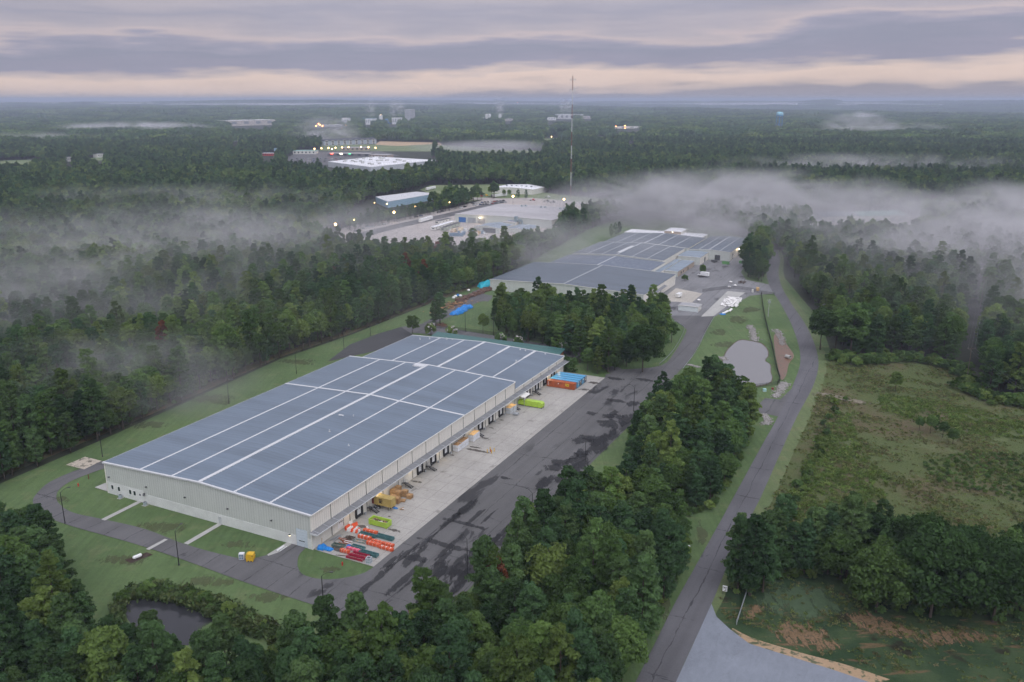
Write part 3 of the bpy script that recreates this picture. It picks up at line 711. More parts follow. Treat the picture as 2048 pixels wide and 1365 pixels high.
# ================================================================== the long warehouse
BAY = 8.17; NB = 21; NF = 15; WW = 77.7
Y1, Y2 = NF * BAY, NB * BAY
ZE1, ZR1, ZE2, ZR2 = 10.1, 11.6, 7.2, 8.7
XR = -WW / 2
wh = thing('warehouse', 'long cream warehouse with blue-grey metal roof and a row of dock doors', 'warehouse', WA, -TH)
def roofz(x, sec): return (ZE1, ZE2)[sec] + ((ZR1, ZR2)[sec] - (ZE1, ZE2)[sec]) * (1 - abs(x - XR) / (WW / 2))
# gable wall: ribbed siding above a painted block band
g = MB(); g.prof([(-WW, 3.0), (-62.2, 3.0), (-62.2, 3.9), (-WW, 3.9)], 0, 0.25)
m_ = MB(); m_.add([(-62.2, 0, 3.0), (-5.3, 0, 3.0), (-5.3, 0, 5.2), (-1.5, 0, 5.2), (-1.5, 0, 3.0), (0, 0, 3.0), (0, 0, ZE1), (XR, 0, ZR1), (-WW, 0, ZE1), (-WW, 0, 3.9), (-62.2, 0, 3.9)], [tuple(range(11))])
m_.build('gable_wall', SIDE_X, wh)
m_ = MB(); m_.b0(-WW, -62.2, -0.06, 0.2, 0, 3.9); m_.b0(-62.2, -5.3, -0.06, 0.2, 0, 3.0); m_.b0(-1.5, 0, -0.06, 0.2, 0, 3.0)
m_.each('block_band', BAND, wh)
m_ = MB(); m_.b0(-WW, -WW + 0.2, 0.2, Y1, 0, ZE1); m_.b0(-WW, -WW + 0.2, Y1, Y2, 0, ZE2)
m_.add([(-WW, Y2, 0), (0, Y2, 0), (0, Y2, ZE2), (XR, Y2, ZR2), (-WW, Y2, ZE2)], [(0, 1, 2, 3, 4)])
m_.add([(-WW, Y1, ZE2 - .2), (0, Y1, ZE2 - .2), (0, Y1, ZE1), (XR, Y1, ZR1), (-WW, Y1, ZE1)], [(0, 1, 2, 3, 4)])
m_.each('rear_wall', SIDE_Y, wh)
# dock wall, bay by bay
wp_hi = MB().b0(-0.2, 0.06, 0.06, BAY - 0.06, 5.3, ZE1).mesh('wall_panel', SIDE_Y)
wp_lo2 = MB().b0(-0.2, 0.06, 0.06, BAY - 0.06, 5.3, ZE2).mesh('wall_panel', SIDE_Y)
wp_b = MB().b0(-0.2, 0.03, 0.03, BAY - 0.03, 0, 5.3).mesh('lower_wall_panel', PAINT)
dsp = {s: MB().b0(0.0, 0.16, -0.08, 0.08, 0.3, z).mesh('downspout', plain('weathered_downspout', (0.26, 0.25, 0.23), 0.6, 0.2)) for s, z in ((0, ZE1), (1, ZE2))}
for k in range(NB):
    link('wall_panel', wp_hi if k < NF else wp_lo2, wh, (0, k * BAY, 0))
    link('lower_wall_panel', wp_b, wh, (0, k * BAY, 0))
    if k: link('downspout', dsp[0 if k <= NF else 1], wh, (0.065, k * BAY, 0))
m_ = MB(); m_.b0(-0.19, 0.0, 0.05, Y2 - 0.05, 0.05, 5.2); m_.build('wall_backing', DARK, wh)
m_ = MB(); m_.b0(-0.15, 0.18, -0.15, 0.07, 0, ZE1 + 0.05); m_.b0(-WW - 0.1, -WW + 0.15, -0.15, 0.07, 0, ZE1 + 0.05)
m_.each('corner_trim', PAINT, wh)
# the door canopy
m_ = MB(); m_.prof([(0.06, 5.28), (2.3, 4.98), (2.3, 5.06), (0.06, 5.40)], -0.7, Y2 + 1.2); cnp = m_.build('canopy', CANOPY, wh)
m_ = MB(); m_.b0(2.3, 2.42, -0.8, Y2 + 1.3, 4.86, 5.10); m_.b0(0.06, 2.3, -0.82, -0.7, 4.8, 5.3); m_.each('canopy_trim', TRIM, cnp)
m_ = MB()
for k in range(NB * 2):
    m_.prof([(0.07, 5.41), (2.28, 5.07), (2.28, 5.12), (0.07, 5.46)], 0.4 + k * BAY / 2, 0.6 + k * BAY / 2)
m_.each('canopy_rib', GREYM, cnp)
# roof fields, strips, ridge, edges
XS = [-WW - 0.25, -62.3, -49.6, XR, -26.2, -13.5, 0.3]
def roof_field(x0, x1, y0, y1, sec, dz=0.0, th=0.12):
    m = MB(); z0, z1 = roofz(x0, sec) + dz, roofz(x1, sec) + dz
    m.prof([(x0, z0), (x1, z1), (x1, z1 + th), (x0, z0 + th)], y0, y1); return m
for sec, ys in ((0, [(-0.25, 82.0), (82.0, Y1)]), (1, [(Y1 + 0.05, Y2 + 0.25)])):
    for a, b in zip(XS[:-1], XS[1:]):
        for y0, y1 in ys: roof_field(a + 0.004, b - 0.004, y0 + 0.004, y1 - 0.004, sec).build('roof_panel', ROOF, wh)
    for i, x in enumerate(XS[1:-1]):
        w = 0.55 if i == 2 else 0.27
        y0, y1 = ys[0][0], ys[-1][1]
        m_ = MB(); z = roofz(x, sec) + 0.125
        m_.b0(x - w, x + w, y0, y1, z, z + (0.16 if i == 2 else 0.08))
        r_ = random.Random(i * 5 + sec); yy = y0 + 0.6
        while yy < y1 - 1.0:                      # clips sticking out either side, so the strip's edge is toothed
            m_.b0(x - w - 0.16, x + w + 0.16, yy, yy + 0.35, z - 0.02, z + 0.05); yy += 1.2
        if sec and i > 2: m_.b0(x - 0.6, x + 0.6, y1 - 12, y1 - 0.2, z, z + 0.12)
        m_.build('ridge_cap' if i == 2 else 'roof_strip', TRIM, wh)
def across(y, w, sec, dz, nm, mat=TRIM):
    m_ = MB()
    for a, b in ((-WW - 0.3, XR), (XR, 0.35)):
        z0, z1 = roofz(a, sec) + dz, roofz(b, sec) + dz
        m_.add([(a, y - w, z0), (b, y - w, z1), (b, y + w, z1), (a, y + w, z0), (a, y - w, z0 + .1), (b, y - w, z1 + .1), (b, y + w, z1 + .1), (a, y + w, z0 + .1)],
               [(0, 1, 5, 4), (1, 2, 6, 5), (2, 3, 7, 6), (3, 0, 4, 7), (4, 5, 6, 7)])
    return m_.build(nm, mat, wh)
across(82.0, 0.45, 0, 0.15, 'roof_strip'); across(Y1 - 0.05, 0.4, 0, 0.14, 'gable_coping'); across(Y2 + 0.1, 0.3, 1, 0.14, 'gable_coping')
m_ = MB()
for a, b in ((-WW - 0.35, XR), (XR, 0.4)):
    z0, z1 = roofz(a, 0) - 0.25, roofz(b, 0) - 0.25
    m_.add([(a, -0.5, z0), (b, -0.5, z1), (b, 0.1, z1), (a, 0.1, z0), (a, -0.5, z0 + .42), (b, -0.5, z1 + .42), (b, 0.1, z1 + .42), (a, 0.1, z0 + .42)],
           [(0, 1, 5, 4), (1, 2, 6, 5), (2, 3, 7, 6), (3, 0, 4, 7), (4, 5, 6, 7), (0, 3, 2, 1)])
m_.build('gable_coping', TRIM, wh)
m_ = MB(); m_.b0(0.3, 0.5, -0.3, Y1, ZE1 - 0.2, ZE1 + 0.1); m_.b0(0.3, 0.5, Y1, Y2, ZE2 - 0.2, ZE2 + 0.1)
m_.b0(-WW - 0.45, -WW - 0.25, -0.3, Y1, ZE1 - 0.2, ZE1 + 0.06); m_.b0(-WW - 0.45, -WW - 0.25, Y1, Y2, ZE2 - 0.2, ZE2 + 0.1)
m_.each('eave_gutter', OFFW, wh)
def vent(x, y, sec, s=1.0):
    z = roofz(x, sec) + 0.12; m = MB(); m.b0(x - .35 * s, x + .35 * s, y - .35 * s, y + .35 * s, z - 0.05, z + 0.25 * s)
    m.bar((x, y, z), (x, y, z + 0.9 * s), 0.16 * s, 8); m.bar((x, y, z + 0.8 * s), (x, y, z + 1.0 * s), 0.3 * s, 8); m.build('roof_vent', TRIM, wh)
for x, y, s_, k in ((-66, 168, 1, .8), (-70, 166, 1, .8), (-58, 170, 1, .8), (-55, 170, 1, .7), (-13.5, 152, 1, 1.2), (-20, 169.5, 1, .8), (-17.5, 169.5, 1, .8), (-8, 169.8, 1, .8), (-30, 47, 0, .7), (-31.5, 62, 0, .5), (-18, 41, 0, .6)): vent(x, y, s_, k)
m_ = MB(); z = roofz(-33.5, 0); m_.b0(-36.4, -34.4, 60, 60.7, z + 0.2, z + 0.4); m_.build('roof_hatch', TRIM, wh)
m_ = MB(); z = roofz(XR, 0); m_.b0(XR - 4.8, XR - 0.2, Y1 - 4.2, Y1 - 1.4, z + 0.0, z + 0.5); m_.build('roof_hatch', TRIM, wh)
# dock doors with rubber seals
def dock_door(k):
    y = (k + 0.5) * BAY
    d = MB().b0(0.03, 0.09, -1.15, 1.15, 0.95, 3.55).build('dock_door', WHITE, wh, (0, y, 0))
    s = MB(); s.b0(0.06, 0.55, -1.65, -1.18, 0.75, 3.95); s.b0(0.06, 0.55, 1.18, 1.65, 0.75, 3.95); s.b0(0.06, 0.55, -1.65, 1.65, 3.56, 4.05); s.b0(0.06, 0.42, -1.6, 1.6, 0.35, 0.93)
    s.each('dock_seal', RUBBER, d)
    for yy in (-0.55, 0.3): MB().b0(0.09, 0.12, yy, yy + 0.3, 2.5, 2.72).build('pane', GLASS, d)
    b = MB(); b.b0(0.42, 0.62, -1.5, -1.2, 0.35, 0.8); b.b0(0.42, 0.62, 1.2, 1.5, 0.35, 0.8); b.each('bumper', RUBBER, d)
    n = MB(); n.box(1.0, 1.9, 0.45, 0.5, 0.5, 0.9); n.build('dock_leveller_box', GREYM, d)
for k in (2, 6, 7, 8, 11, 12, 13, 16, 17, 18, 19): dock_door(k)
d = MB().b0(0.03, 0.10, -1.25, 1.25, 0.85, 3.85).build('overhead_door', WHITE, wh, (0, 12.1, 0))
for yy in (-0.7, 0.0, 0.5): MB().b0(0.10, 0.12, yy, yy + 0.4, 2.35, 2.6).build('pane', GLASS, d)
MB().b0(0.05, 0.14, 1.27, 1.40, 0.8, 3.95).build('door_frame', DARK, d)
d = MB().b0(-5.25, -1.55, -0.02, 0.06, 0.05, 5.15).build('overhead_door', plain('pale_blue_door', (0.56, 0.63, 0.68), 0.5, 0.04), wh)
for xx in (-4.35, -3.7, -3.05): MB().b0(xx, xx + 0.48, -0.045, -0.02, 1.55, 1.85).build('pane', GLASS, d)
b_ = MB()
for zz in (0.9, 1.75, 2.6, 3.45, 4.3): b_.b0(-5.25, -1.55, -0.035, -0.02, zz, zz + 0.05)
b_.each('panel_joint', plain('door_joint', (0.42, 0.48, 0.52), 0.6), d)
for y in (8.4, 40.2, 43.8, 57.5, 90.6, 120.9, 139.4, 168.5):                      # staff doors
    d = MB().b0(0.03, 0.09, y, y + 1.05, 1.1, 3.3).build('staff_door', OFFW, wh)
    MB().b0(0.09, 0.16, y + 0.85, y + 0.95, 2.1, 2.2).build('handle', DARK, d)
    MB().b0(0.03, 0.07, y - 0.12, y - 0.0, 1.0, 3.4).build('door_frame', GREYM, d)
d = MB().b0(-33.0, -31.9, -0.1, -0.055, 0.05, 2.3).build('staff_door', plain('grey_door', (0.5, 0.52, 0.52), 0.6), wh)
MB().b0(-32.1, -32.02, -0.16, -0.1, 1.0, 1.1).build('handle', DARK, d)
def window(x0, x1, z0, z1):
    w = MB().b0(x0, x1, -0.085, -0.065, z0, z1).build('window', GLASS, wh)
    f = MB(); f.b0(x0 - .1, x1 + .1, -0.12, -0.062, z1, z1 + .1); f.b0(x0 - .1, x0, -0.12, -0.062, z0, z1); f.b0(x1, x1 + .1, -0.12, -0.062, z0, z1); f.each('frame', WHITE, w)
    MB().b0(x0 - .12, x1 + .12, -0.18, -0.062, z0 - .12, z0).build('sill', WHITE, w)
for x in (-75.9, -73.1, -68.3, -66.45): window(x, x + 0.95, 1.7, 3.1)
window(-64.05, -63.45, 2.0, 2.75)
w = MB().b0(0.06, 0.09, 81.8, 83.0, 2.6, 3.4).build('window', GLASS, wh); MB().b0(0.06, 0.12, 81.6, 83.2, 2.45, 2.6).build('sill', DARK, w)
def lamp(y, x=0.5, z=4.62, watts=110):
    l = MB(); l.b0(0.06, 0.36, y - 0.16, y + 0.16, z, z + 0.3); o = l.build('wall_lamp', DARK, wh)
    MB().b0(0.10, 0.34, y - 0.13, y + 0.13, z - 0.06, z).build('bulb', LAMP_DOCK, o)
    L = bpy.data.lights.new('wall_lamp_light', 'POINT'); L.energy = watts; L.color = (1.0, 0.80, 0.52); L.shadow_soft_size = 0.15
    lo = bpy.data.objects.new('wall_lamp_light', L); COL.objects.link(lo); lo.parent = o; lo.location = (0.75, y, z - 0.25)
for y in (15.6, 31.3, 32.8, 47.5, 64.8, 86.0, 117.5, 134.2, 164.6): lamp(y)
lamp(154.5, z=4.6, watts=320); lamp(28.8, z=4.75, watts=180)
for x in (-76.2, -60.6, -45.2, -29.0, -13.4):                                      # dark floodlights on the gable
    m_ = MB(); m_.box(x, -0.3, 5.6, 0.5, 0.35, 0.25); m_.b0(x - .08, x + .08, -0.2, 0.02, 5.5, 5.75); m_.build('floodlight', DARK, wh)
m_ = MB(); m_.b0(-7.6, -7.2, -0.4, -0.065, 2.6, 2.95); o = m_.build('wall_lamp', DARK, wh); MB().b0(-7.55, -7.25, -0.38, -0.1, 2.5, 2.6).build('bulb', LAMP_DOCK, o)
m_ = MB(); m_.lathe([(0.02, 0), (0.35, 0.05), (0.5, 0.16)], 14); o = m_.build('satellite_dish', DARK, wh, (-61.6, -0.35, 3.0)); o.rotation_euler = (math.radians(60), 0, 0)
# low rear office with a green metal roof and brick end
m_ = MB(); m_.prof([(-72, 0), (-6, 0), (-6, 4.1), (-72, 4.1)], Y2 + 0.3, 186); m_.build('annex_wall', BRICK, wh)
m_ = MB(); m_.add([(-73, Y2 + 0.3, 3.9), (-5.2, Y2 + 0.3, 3.9), (-5.2, 186.4, 5.9), (-73, 186.4, 5.9), (-73, Y2 + 0.3, 4.1), (-5.2, Y2 + 0.3, 4.1), (-5.2, 186.4, 6.1), (-73, 186.4, 6.1)], [(0, 3, 2, 1), (4, 5, 6, 7), (0, 1, 5, 4), (1, 2, 6, 5), (2, 3, 7, 6), (3, 0, 4, 7)])
m_.build('annex_roof', ROOF_GN, wh)
m_ = MB(); m_.add([(-6.0, Y2 + .3, 4.1), (-6.0, 186, 4.1), (-6.0, 186, 5.85)], [(0, 1, 2)]); m_.b0(-72, -6, 185.9, 186.1, 4.1, 5.8); m_.each('annex_gable', BRICK, wh)

# ================================================================== things in the yard
def at(x, y, z=0.17): return WL(x, y, z)
def stairs(label, y, dirn=-1, length=3.6, x0=0.15):
    """black steel dock stair: landing at the wall, flight running out into the yard"""
    t = thing('dock_stairs', label, 'stairs', at(x0, y), -TH, 'black steel stairs along the dock')
    MB().b0(0, 1.35, -0.6, 0.6, 1.0, 1.1).build('landing', BLACK, t)
    n = 6
    st = MB()
    for s in (-0.58, 0.58): st.beam((1.3, s, 1.05), (length, s, 0.08), 0.06, 0.26)
    st.each('stringer', BLACK, t)
    for i in range(n):
        f = (i + 0.5) / n
        MB().b0(-0.14, 0.14, -0.56, 0.56, 0, 0.05).build('tread', DARK, t, (1.35 + (length - 1.35) * f, 0, 1.02 * (1 - f)))
    for sx in (0.05, 1.3):
        for sy in (-0.57, 0.57): MB().bar((sx, sy, 0), (sx, sy, 1.0), 0.05).build('leg', BLACK, t)
    r = MB()
    for sy in (-0.6, 0.6):
        for zz in (1.6, 2.1): r.bar((0.05, sy, zz), (1.3, sy, zz), 0.03)
        for sx in (0.05, 0.7, 1.3): r.bar((sx, sy, 1.0), (sx, sy, 2.1), 0.03)
        r.bar((1.3, sy, 2.1), (length, sy, 1.0), 0.03); r.bar((length, sy, 0.05), (length, sy, 1.0), 0.03)
    r.build('handrail', GREYM, t)
    return t
for y, lb in ((24.9, 'black steel stairs in front of the tan container'), (43.2, 'black steel stairs just past the pallet stacks'), (57.2, 'black steel stairs with a bin beside them, before the first row of dock doors'),
              (89.6, 'black steel stairs behind the second pair of white crates'), (119.6, 'black steel stairs between grey boxes and the lime compactor'), (139.0, 'black steel stairs between compactor canopy and blue containers')):
    stairs(lb, y)
def drum(label, x, y, mat=DARK, r=0.32, h=0.95):
    m = MB(); m.lathe([(0.01, 0), (r, 0), (r, h * .33), (r * 1.04, h * .35), (r, h * .37), (r, h * .66), (r * 1.04, h * .68), (r, h * .7), (r, h), (0.01, h)], 12)
    return tag(m.build('waste_drum', mat, None, at(x, y)), label, 'drum')
drum('dark drum at the foot of the stairs by the dock wall', 0.9, 55.0); drum('small blue drum behind the pallet stacks', 1.0, 39.6, BLUE)
def corrug(m, x0, x1, y, z0, z1, out, pitch=0.42, d=0.05):
    x = x0 + 0.15
    while x + pitch * .6 < x1: m.b0(x, x + pitch * 0.5, *( (y - d, y) if out < 0 else (y, y + d)), z0, z1); x += pitch
def container(label, loc, rz, length, mat, z0=0.15, h=2.45, w=2.42, doors=None, name='shipping_container', group=None, frame=None):
    t = thing(name, label, 'container', loc, rz, group); frame = frame or mat
    m = MB(); m.b0(0.08, length - 0.08, 0.06, w - 0.06, z0 + .05, z0 + h - .05); corrug(m, 0.1, length - .1, 0.06, z0 + .2, z0 + h - .2, -1); corrug(m, 0.1, length - .1, w - .06, z0 + .2, z0 + h - .2, 1)
    x = 0.3
    while x < length - .4: m.b0(x, x + .25, .12, w - .12, z0 + h - .05, z0 + h - .015); x += .5
    m.build('body', mat, t)
    f = MB()
    for x in (0, length - .16):
        for y in (0, w - .16): f.b0(x, x + .16, y, y + .16, z0, z0 + h)
    for y in (0, w - .14):
        f.b0(.16, length - .16, y, y + .14, z0, z0 + .16); f.b0(.16, length - .16, y, y + .14, z0 + h - .1, z0 + h)
    for x in (0, length - .14): f.b0(x, x + .14, .16, w - .16, z0 + h - .1, z0 + h); f.b0(x, x + .14, .16, w - .16, z0, z0 + .12)
    f.build('corner_frame', frame, t)
    if doors is not None:
        for s in (0, 1):
            d = MB(); d.b0(length - 0.07, length + 0.01, 0.17 + s * (w / 2 - .16), w / 2 - 0.01 + s * (w / 2 - .16), z0 + .14, z0 + h - .12)
            o = d.build('door', doors, t); b = MB()
            for k in (.3, .75): b.bar((length + 0.05, .17 + s * (w / 2 - .16) + k, z0 + .15), (length + 0.05, .17 + s * (w / 2 - .16) + k, z0 + h - .15), .025)
            b.each('lock_rod', GREYM, o)
    return t
# tan container on a road chassis, backed to the dock
t = container('tan shipping container on a wheeled chassis backed to the dock', at(0.9, 26.9), -TH, 6.05, TAN, 1.35, 2.5)
MB().b0(-0.75, 0.0, 0.02, 2.40, 1.35, 3.8).build('end_section', OXRED, t)
c_ = MB(); c_.b0(-0.6, 6.0, 0.75, 0.95, 0.95, 1.34); c_.b0(-0.6, 6.0, 1.5, 1.7, 0.95, 1.34); c_.b0(0.1, 0.3, 0.05, 2.4, 1.0, 1.3); c_.b0(5.5, 5.7, 0.05, 2.4, 1.0, 1.3); ch = c_.build('chassis', BLACK, t)
for x in (0.4, 1.6):
    for y in (0.15, 2.25):
        wv = MB(); wv.bar((x, y - .14, .5), (x, y + .14, .5), .5, 14); o = wv.build('wheel', RUBBER, t); MB().bar((x, y - .16, .5), (x, y + .16, .5), .24, 10).build('rim', GREYM, o)
for y in (0.5, 1.9): MB().b0(4.5, 4.65, y - .08, y + .08, 0, 1.0).build('landing_leg', BLACK, t)
INK = plain('dark_brown_ink', (0.045, 0.03, 0.012), 0.6, 0.1)
text('m', 1.7, INK, t, (2.35, -0.012, 3.05), (math.radians(90), 0, 0), 0.012, bold=.05)
text('sc', 1.15, INK, t, (2.35, -0.012, 2.42), (math.radians(90), 0, 0), 0.012, bold=.05)
# rust container with a yellow panel and the four blue ones beside it
t = container('rust-orange long shipping container with a yellow label panel', at(1.5, 150.2), -TH, 12.3, RUSTC, 0.12, 2.55, doors=RUSTC)
o = MB().b0(-0.85, 0.85, -0.03, 0, -0.55, 0.55).build('label_panel', YELLOW, t, (9.1, -0.0, 1.75)); o.rotation_euler = (0, math.radians(6), 0)
text('CAI', 0.85, BLACK, o, (0, -0.035, 0), (math.radians(90), 0, 0), 0.004)
MB().b0(5.0, 5.35, -0.025, 0.0, 1.65, 2.1).build('label_plate', WHITE, t)
for k in range(4): MB().b0(0.55, 0.85, -0.025, 0.0, 0.65 + k * .42, 0.9 + k * .42).build('marking', BAR_WH, t)
ROOFB = BLUEC
for k, lb in enumerate(('worn blue shipping container next to the rust-orange one', 'worn blue shipping container, second from the rust-orange one', 'worn blue shipping container, third from the rust-orange one', 'worn blue shipping container farthest from the rust-orange one')):
    t = container(lb, at(1.6 + 0.1 * (k % 2), 152.85 + k * 2.62), -TH, 12.4, BLUEC, 0.12, 2.6, doors=(BLUEC, DARK, BLUEC, DARK)[k], group='blue containers by the dock', frame=plain('deep_blue_frame', (0.05, 0.17, 0.32), 0.5, 0.2))
    r_ = random.Random(k)
    for q in range(5):
        yy, zz = r_.uniform(0.3, 1.7), r_.uniform(0.9, 2.2)
        MB().b0(12.42, 12.46, yy, yy + r_.uniform(.25, .5), zz, zz + r_.uniform(.2, .45)).build('marking', (BAR_WH, BAR_WH, YELLOW, BLACK)[q % 4], t)
# lime roll-off skip full of rubbish
t = thing('skip', 'lime green open skip full of rubbish beside the orange beams', 'skip', at(5.4, 17.9), -TH)
m_ = MB(); L_k, W_k, H_k = 6.0, 2.35, 1.75
for a in ((0, L_k, 0, .08), (0, L_k, W_k - .08, W_k), (0, .08, .08, W_k - .08), (L_k - .08, L_k, .08, W_k - .08)): m_.b0(*a, .3, H_k)
m_.b0(0, L_k, 0, W_k, .22, .3); m_.build('body', LIME, t)
m_ = MB()
for x in (0.0, 1.5, 3.0, 4.5, L_k - .16):
    for y in (-.1, W_k): m_.b0(x, x + .16, y, y + .1, .2, H_k)
m_.b0(-.05, L_k + .05, -.12, 0, H_k - .15, H_k + .02); m_.b0(-.05, L_k + .05, W_k, W_k + .12, H_k - .15, H_k + .02)
m_.b0(-.1, 0, -.1, W_k + .1, H_k - .15, H_k + .02); m_.b0(L_k, L_k + .1, -.1, W_k + .1, H_k - .15, H_k + .02)
m_.b0(0, L_k, -.06, 0, .95, 1.05); m_.each('rib', LIME, t)
m_ = MB()
for x in (.1, L_k - .6):
    for y in (.05, W_k - .35): m_.b0(x, x + .5, y, y + .3, 0, .22)
m_.each('foot', LIME, t)
m_ = MB(); r_ = random.Random(4)
m_.b0(.1, L_k - .1, .1, W_k - .1, .31, .95, 0)
for q in range(42):
    m_.box(r_.uniform(.6, L_k - .6), r_.uniform(.5, W_k - .5), r_.uniform(.9, 1.3), r_.uniform(.3, 1.1), r_.uniform(.1, .5), r_.uniform(.1, .4), r_.uniform(0, 3), r_.uniform(-.5, .5), r_.choice((0, 0, 1, 2)))
tag(m_.build('rubbish', [WOOD_DK, WOOD, CARDW], None, at(5.4, 17.9), -TH), 'broken wood and wrapping heaped in the lime skip', 'rubbish', kind='stuff')
# lime compactor with its open shelter
t = thing('waste_compactor', 'lime green waste compactor box lying at the dock', 'compactor', at(3.4, 124.5), -TH)
m_ = MB(); n = 8
m_.prof([(0, .25), (6.6, .25), (7.5, .5), (7.5, 1.9), (6.7, 2.35), (0, 2.35)], 0, 2.3); o = m_.build('body', LIME, t)
m_ = MB()
for x in (0.0, 1.2, 2.4, 3.6, 4.8, 6.0): m_.b0(x, x + .1, -.06, 2.36, .25, 2.4)
m_.each('rib', LIME, t)
m_ = MB(); m_.b0(-3.0, 0.0, .3, 2.0, .3, 1.6); m_.b0(-2.6, -1.2, .4, 1.9, 1.6, 2.2); m_.build('ram_unit', LIME, t)
m_ = MB(); m_.b0(-2.5, 7.3, .2, .4, 0, .25); m_.b0(-2.5, 7.3, 1.9, 2.1, 0, .25); m_.each('skid', BLACK, t)
t = thing('shelter', 'small white shelter roof on posts over the compactor hopper', 'shelter', at(0.3, 122.8), -TH)
m_ = MB(); m_.prof([(0, 4.6), (3.9, 3.9), (3.9, 4.0), (0, 4.75)], 0, 5.4); m_.build('roof', OFFW, t)
for y in (.2, 5.2): MB().bar((3.7, y, 0), (3.7, y, 3.9), .07).build('post', GREYM, t)
MB().b0(3.85, 3.95, 3.4, 5.4, 3.2, 3.9).build('side_panel', DARK, t)
# crates
def crate(label, x, y, sx, sy, h, top=PLY, tiers=2, body=CARDW):
    t = thing('crate', label, 'crate', at(x, y), -TH, 'wrapped crates along the dock')
    hh = h / tiers
    for k in range(tiers):
        m = MB(); m.b0(0, sx, 0, sy, k * hh + .1, (k + 1) * hh - .04); m.build('wrapped_pack', body, t)
        m = MB()
        for j in range(4): m.b0(0.02, sx - .02, sy * (j + .1) / 4, sy * (j + .1) / 4 + .1, k * hh, k * hh + .1)
        m.each('skid_board', WOOD, t)
    n = max(3, int(sy / .45)); m = MB(); r = random.Random(int(y * 7))
    for j in range(n): m.b0(0.0, sx, sy * j / n + .01, sy * (j + 1) / n - .01, h - .04, h + r.uniform(.0, .05))
    m.each('lid_board', top, t)
    return t
crate('white wrapped crate stack nearest the gable, brown board top', 0.6, 73.4, 2.0, 2.7, 2.45, plain('brown_ply', (0.42, 0.25, 0.12), .8, .3, 1.0))
crate('longer white crate stack adjoining it, brown board top', 0.6, 76.25, 2.05, 4.6, 2.6, plain('brown_ply', (0.42, 0.25, 0.12)))
crate('white crate stack with yellow board top, nearer half of its pair', 1.05, 83.5, 2.0, 2.3, 2.5)
crate('white crate stack with yellow board top, half nearer the stairs', 1.05, 85.85, 2.0, 2.3, 2.6)
crate('grey-sided crate with pale top beside the lime compactor stairs', 0.6, 113.6, 2.1, 2.3, 2.5, PLY, 2, plain('grey_wrap', (0.52, 0.54, 0.56), .6, .08))
crate('grey-sided crate nearest the lime compactor', 0.6, 116.05, 2.3, 2.4, 2.55, PLY, 2, plain('grey_wrap', (0.52, 0.54, 0.56)))
t = thing('metal_sheet_pack', 'low pack of grey metal sheets on the paving', 'sheet pack', at(3.6, 113.3), -TH)
for k in range(5): MB().b0(0.03 * (k % 2), 1.9, 0, 2.0 + .04 * (k % 3), .1 + k * .12, .2 + k * .12).build('sheet', GREYM, t)
# pallet stacks
pal = thing('pallet_stack', '', 'pallet stack', (0, 0, 0), 0, 'wooden pallet stacks by the dock')
def pallet_mesh():
    m = MB()
    for j in range(6): m.b0(0, 1.2, j * .2, j * .2 + .13, .12, .145)
    for j in (0, .5, 1.0): m.b0(0, 1.2, j + .02, j + .12, .03, .12); m.b0(j, j + .1, 0, 1.1, .0, .03)
    return m.mesh('pallet', WOOD)
PALM = pallet_mesh()
def pallets(label, x, y, n, rz=0.0, s=1.35):
    t = thing('pallet_stack', label, 'pallet stack', at(x, y), -TH + rz, 'wooden pallet stacks by the dock')
    r = random.Random(int(x * 31 + y * 17))
    for k in range(n):
        o = link('pallet', PALM, t, (r.uniform(-.05, .05), r.uniform(-.05, .05), k * .155)); o.rotation_euler = (0, 0, r.uniform(-.05, .05)); o.scale = (s, s, 1.0)
bpy.data.objects.remove(pal)
for x, y, n, rz, lb in ((0.6, 35.6, 14, 0, 'tall pallet stack against the wall behind the others'), (0.9, 37.6, 15, .05, 'tall pallet stack against the wall on the stair side'), (2.6, 35.2, 14, -.05, 'tall pallet stack in the middle of the group'),
                        (4.0, 36.6, 13, .08, 'pallet stack between the middle one and the outermost'), (5.9, 36.2, 8, .03, 'lower outermost pallet stack out in the yard'), (2.4, 32.6, 11, .0, 'pallet stack behind the tan container'), (4.4, 31.8, 12, .1, 'pale pallet stack at the corner of the tan container'), (5.4, 33.4, 3, .35, 'low dark pallet pile beyond the tan container')):
    pallets(lb, x, y, n, rz)
# jersey barriers
def barrier_mesh(m_):
    m = MB(); m.prof([(-.28, 0), (.28, 0), (.28, .22), (.12, .5), (.09, .95), (-.09, .95), (-.12, .5), (-.28, .22)], 0, 1.85)
    m.b0(-.3, .3, .25, .45, .0, .16); m.b0(-.3, .3, 1.4, 1.6, 0, .16); m.b0(-.05, .05, -.08, 0, .2, .8); return m.mesh('body', m_)
BM_O, BM_W = barrier_mesh(BAR_OR), barrier_mesh(BAR_WH)
for x, y, rz, wh_, lb in ((1.15, 12.6, -.1, 0, 'orange plastic barrier nearest the wall'), (1.75, 12.2, -.05, 0, 'orange plastic barrier second from the wall'), (2.4, 11.9, .0, 1, 'white plastic barrier third from the wall'), (2.95, 12.0, .05, 1, 'white plastic barrier fourth from the wall'),
                          (3.6, 12.1, .0, 0, 'orange plastic barrier between white ones'), (4.35, 12.2, .08, 1, 'white plastic barrier second from the yard side'), (5.1, 12.1, .0, 0, 'orange plastic barrier on the yard side'), (0.6, 14.9, .1, 1, 'white plastic barrier end-on against the wall'), (2.0, 14.6, -.3, 0, 'orange plastic barrier stacked at the back')):
    t = thing('traffic_barrier', lb, 'barrier', at(x, y), -TH + rz, 'plastic traffic barriers by the dock wall')
    link('body', BM_W if wh_ else BM_O, t)
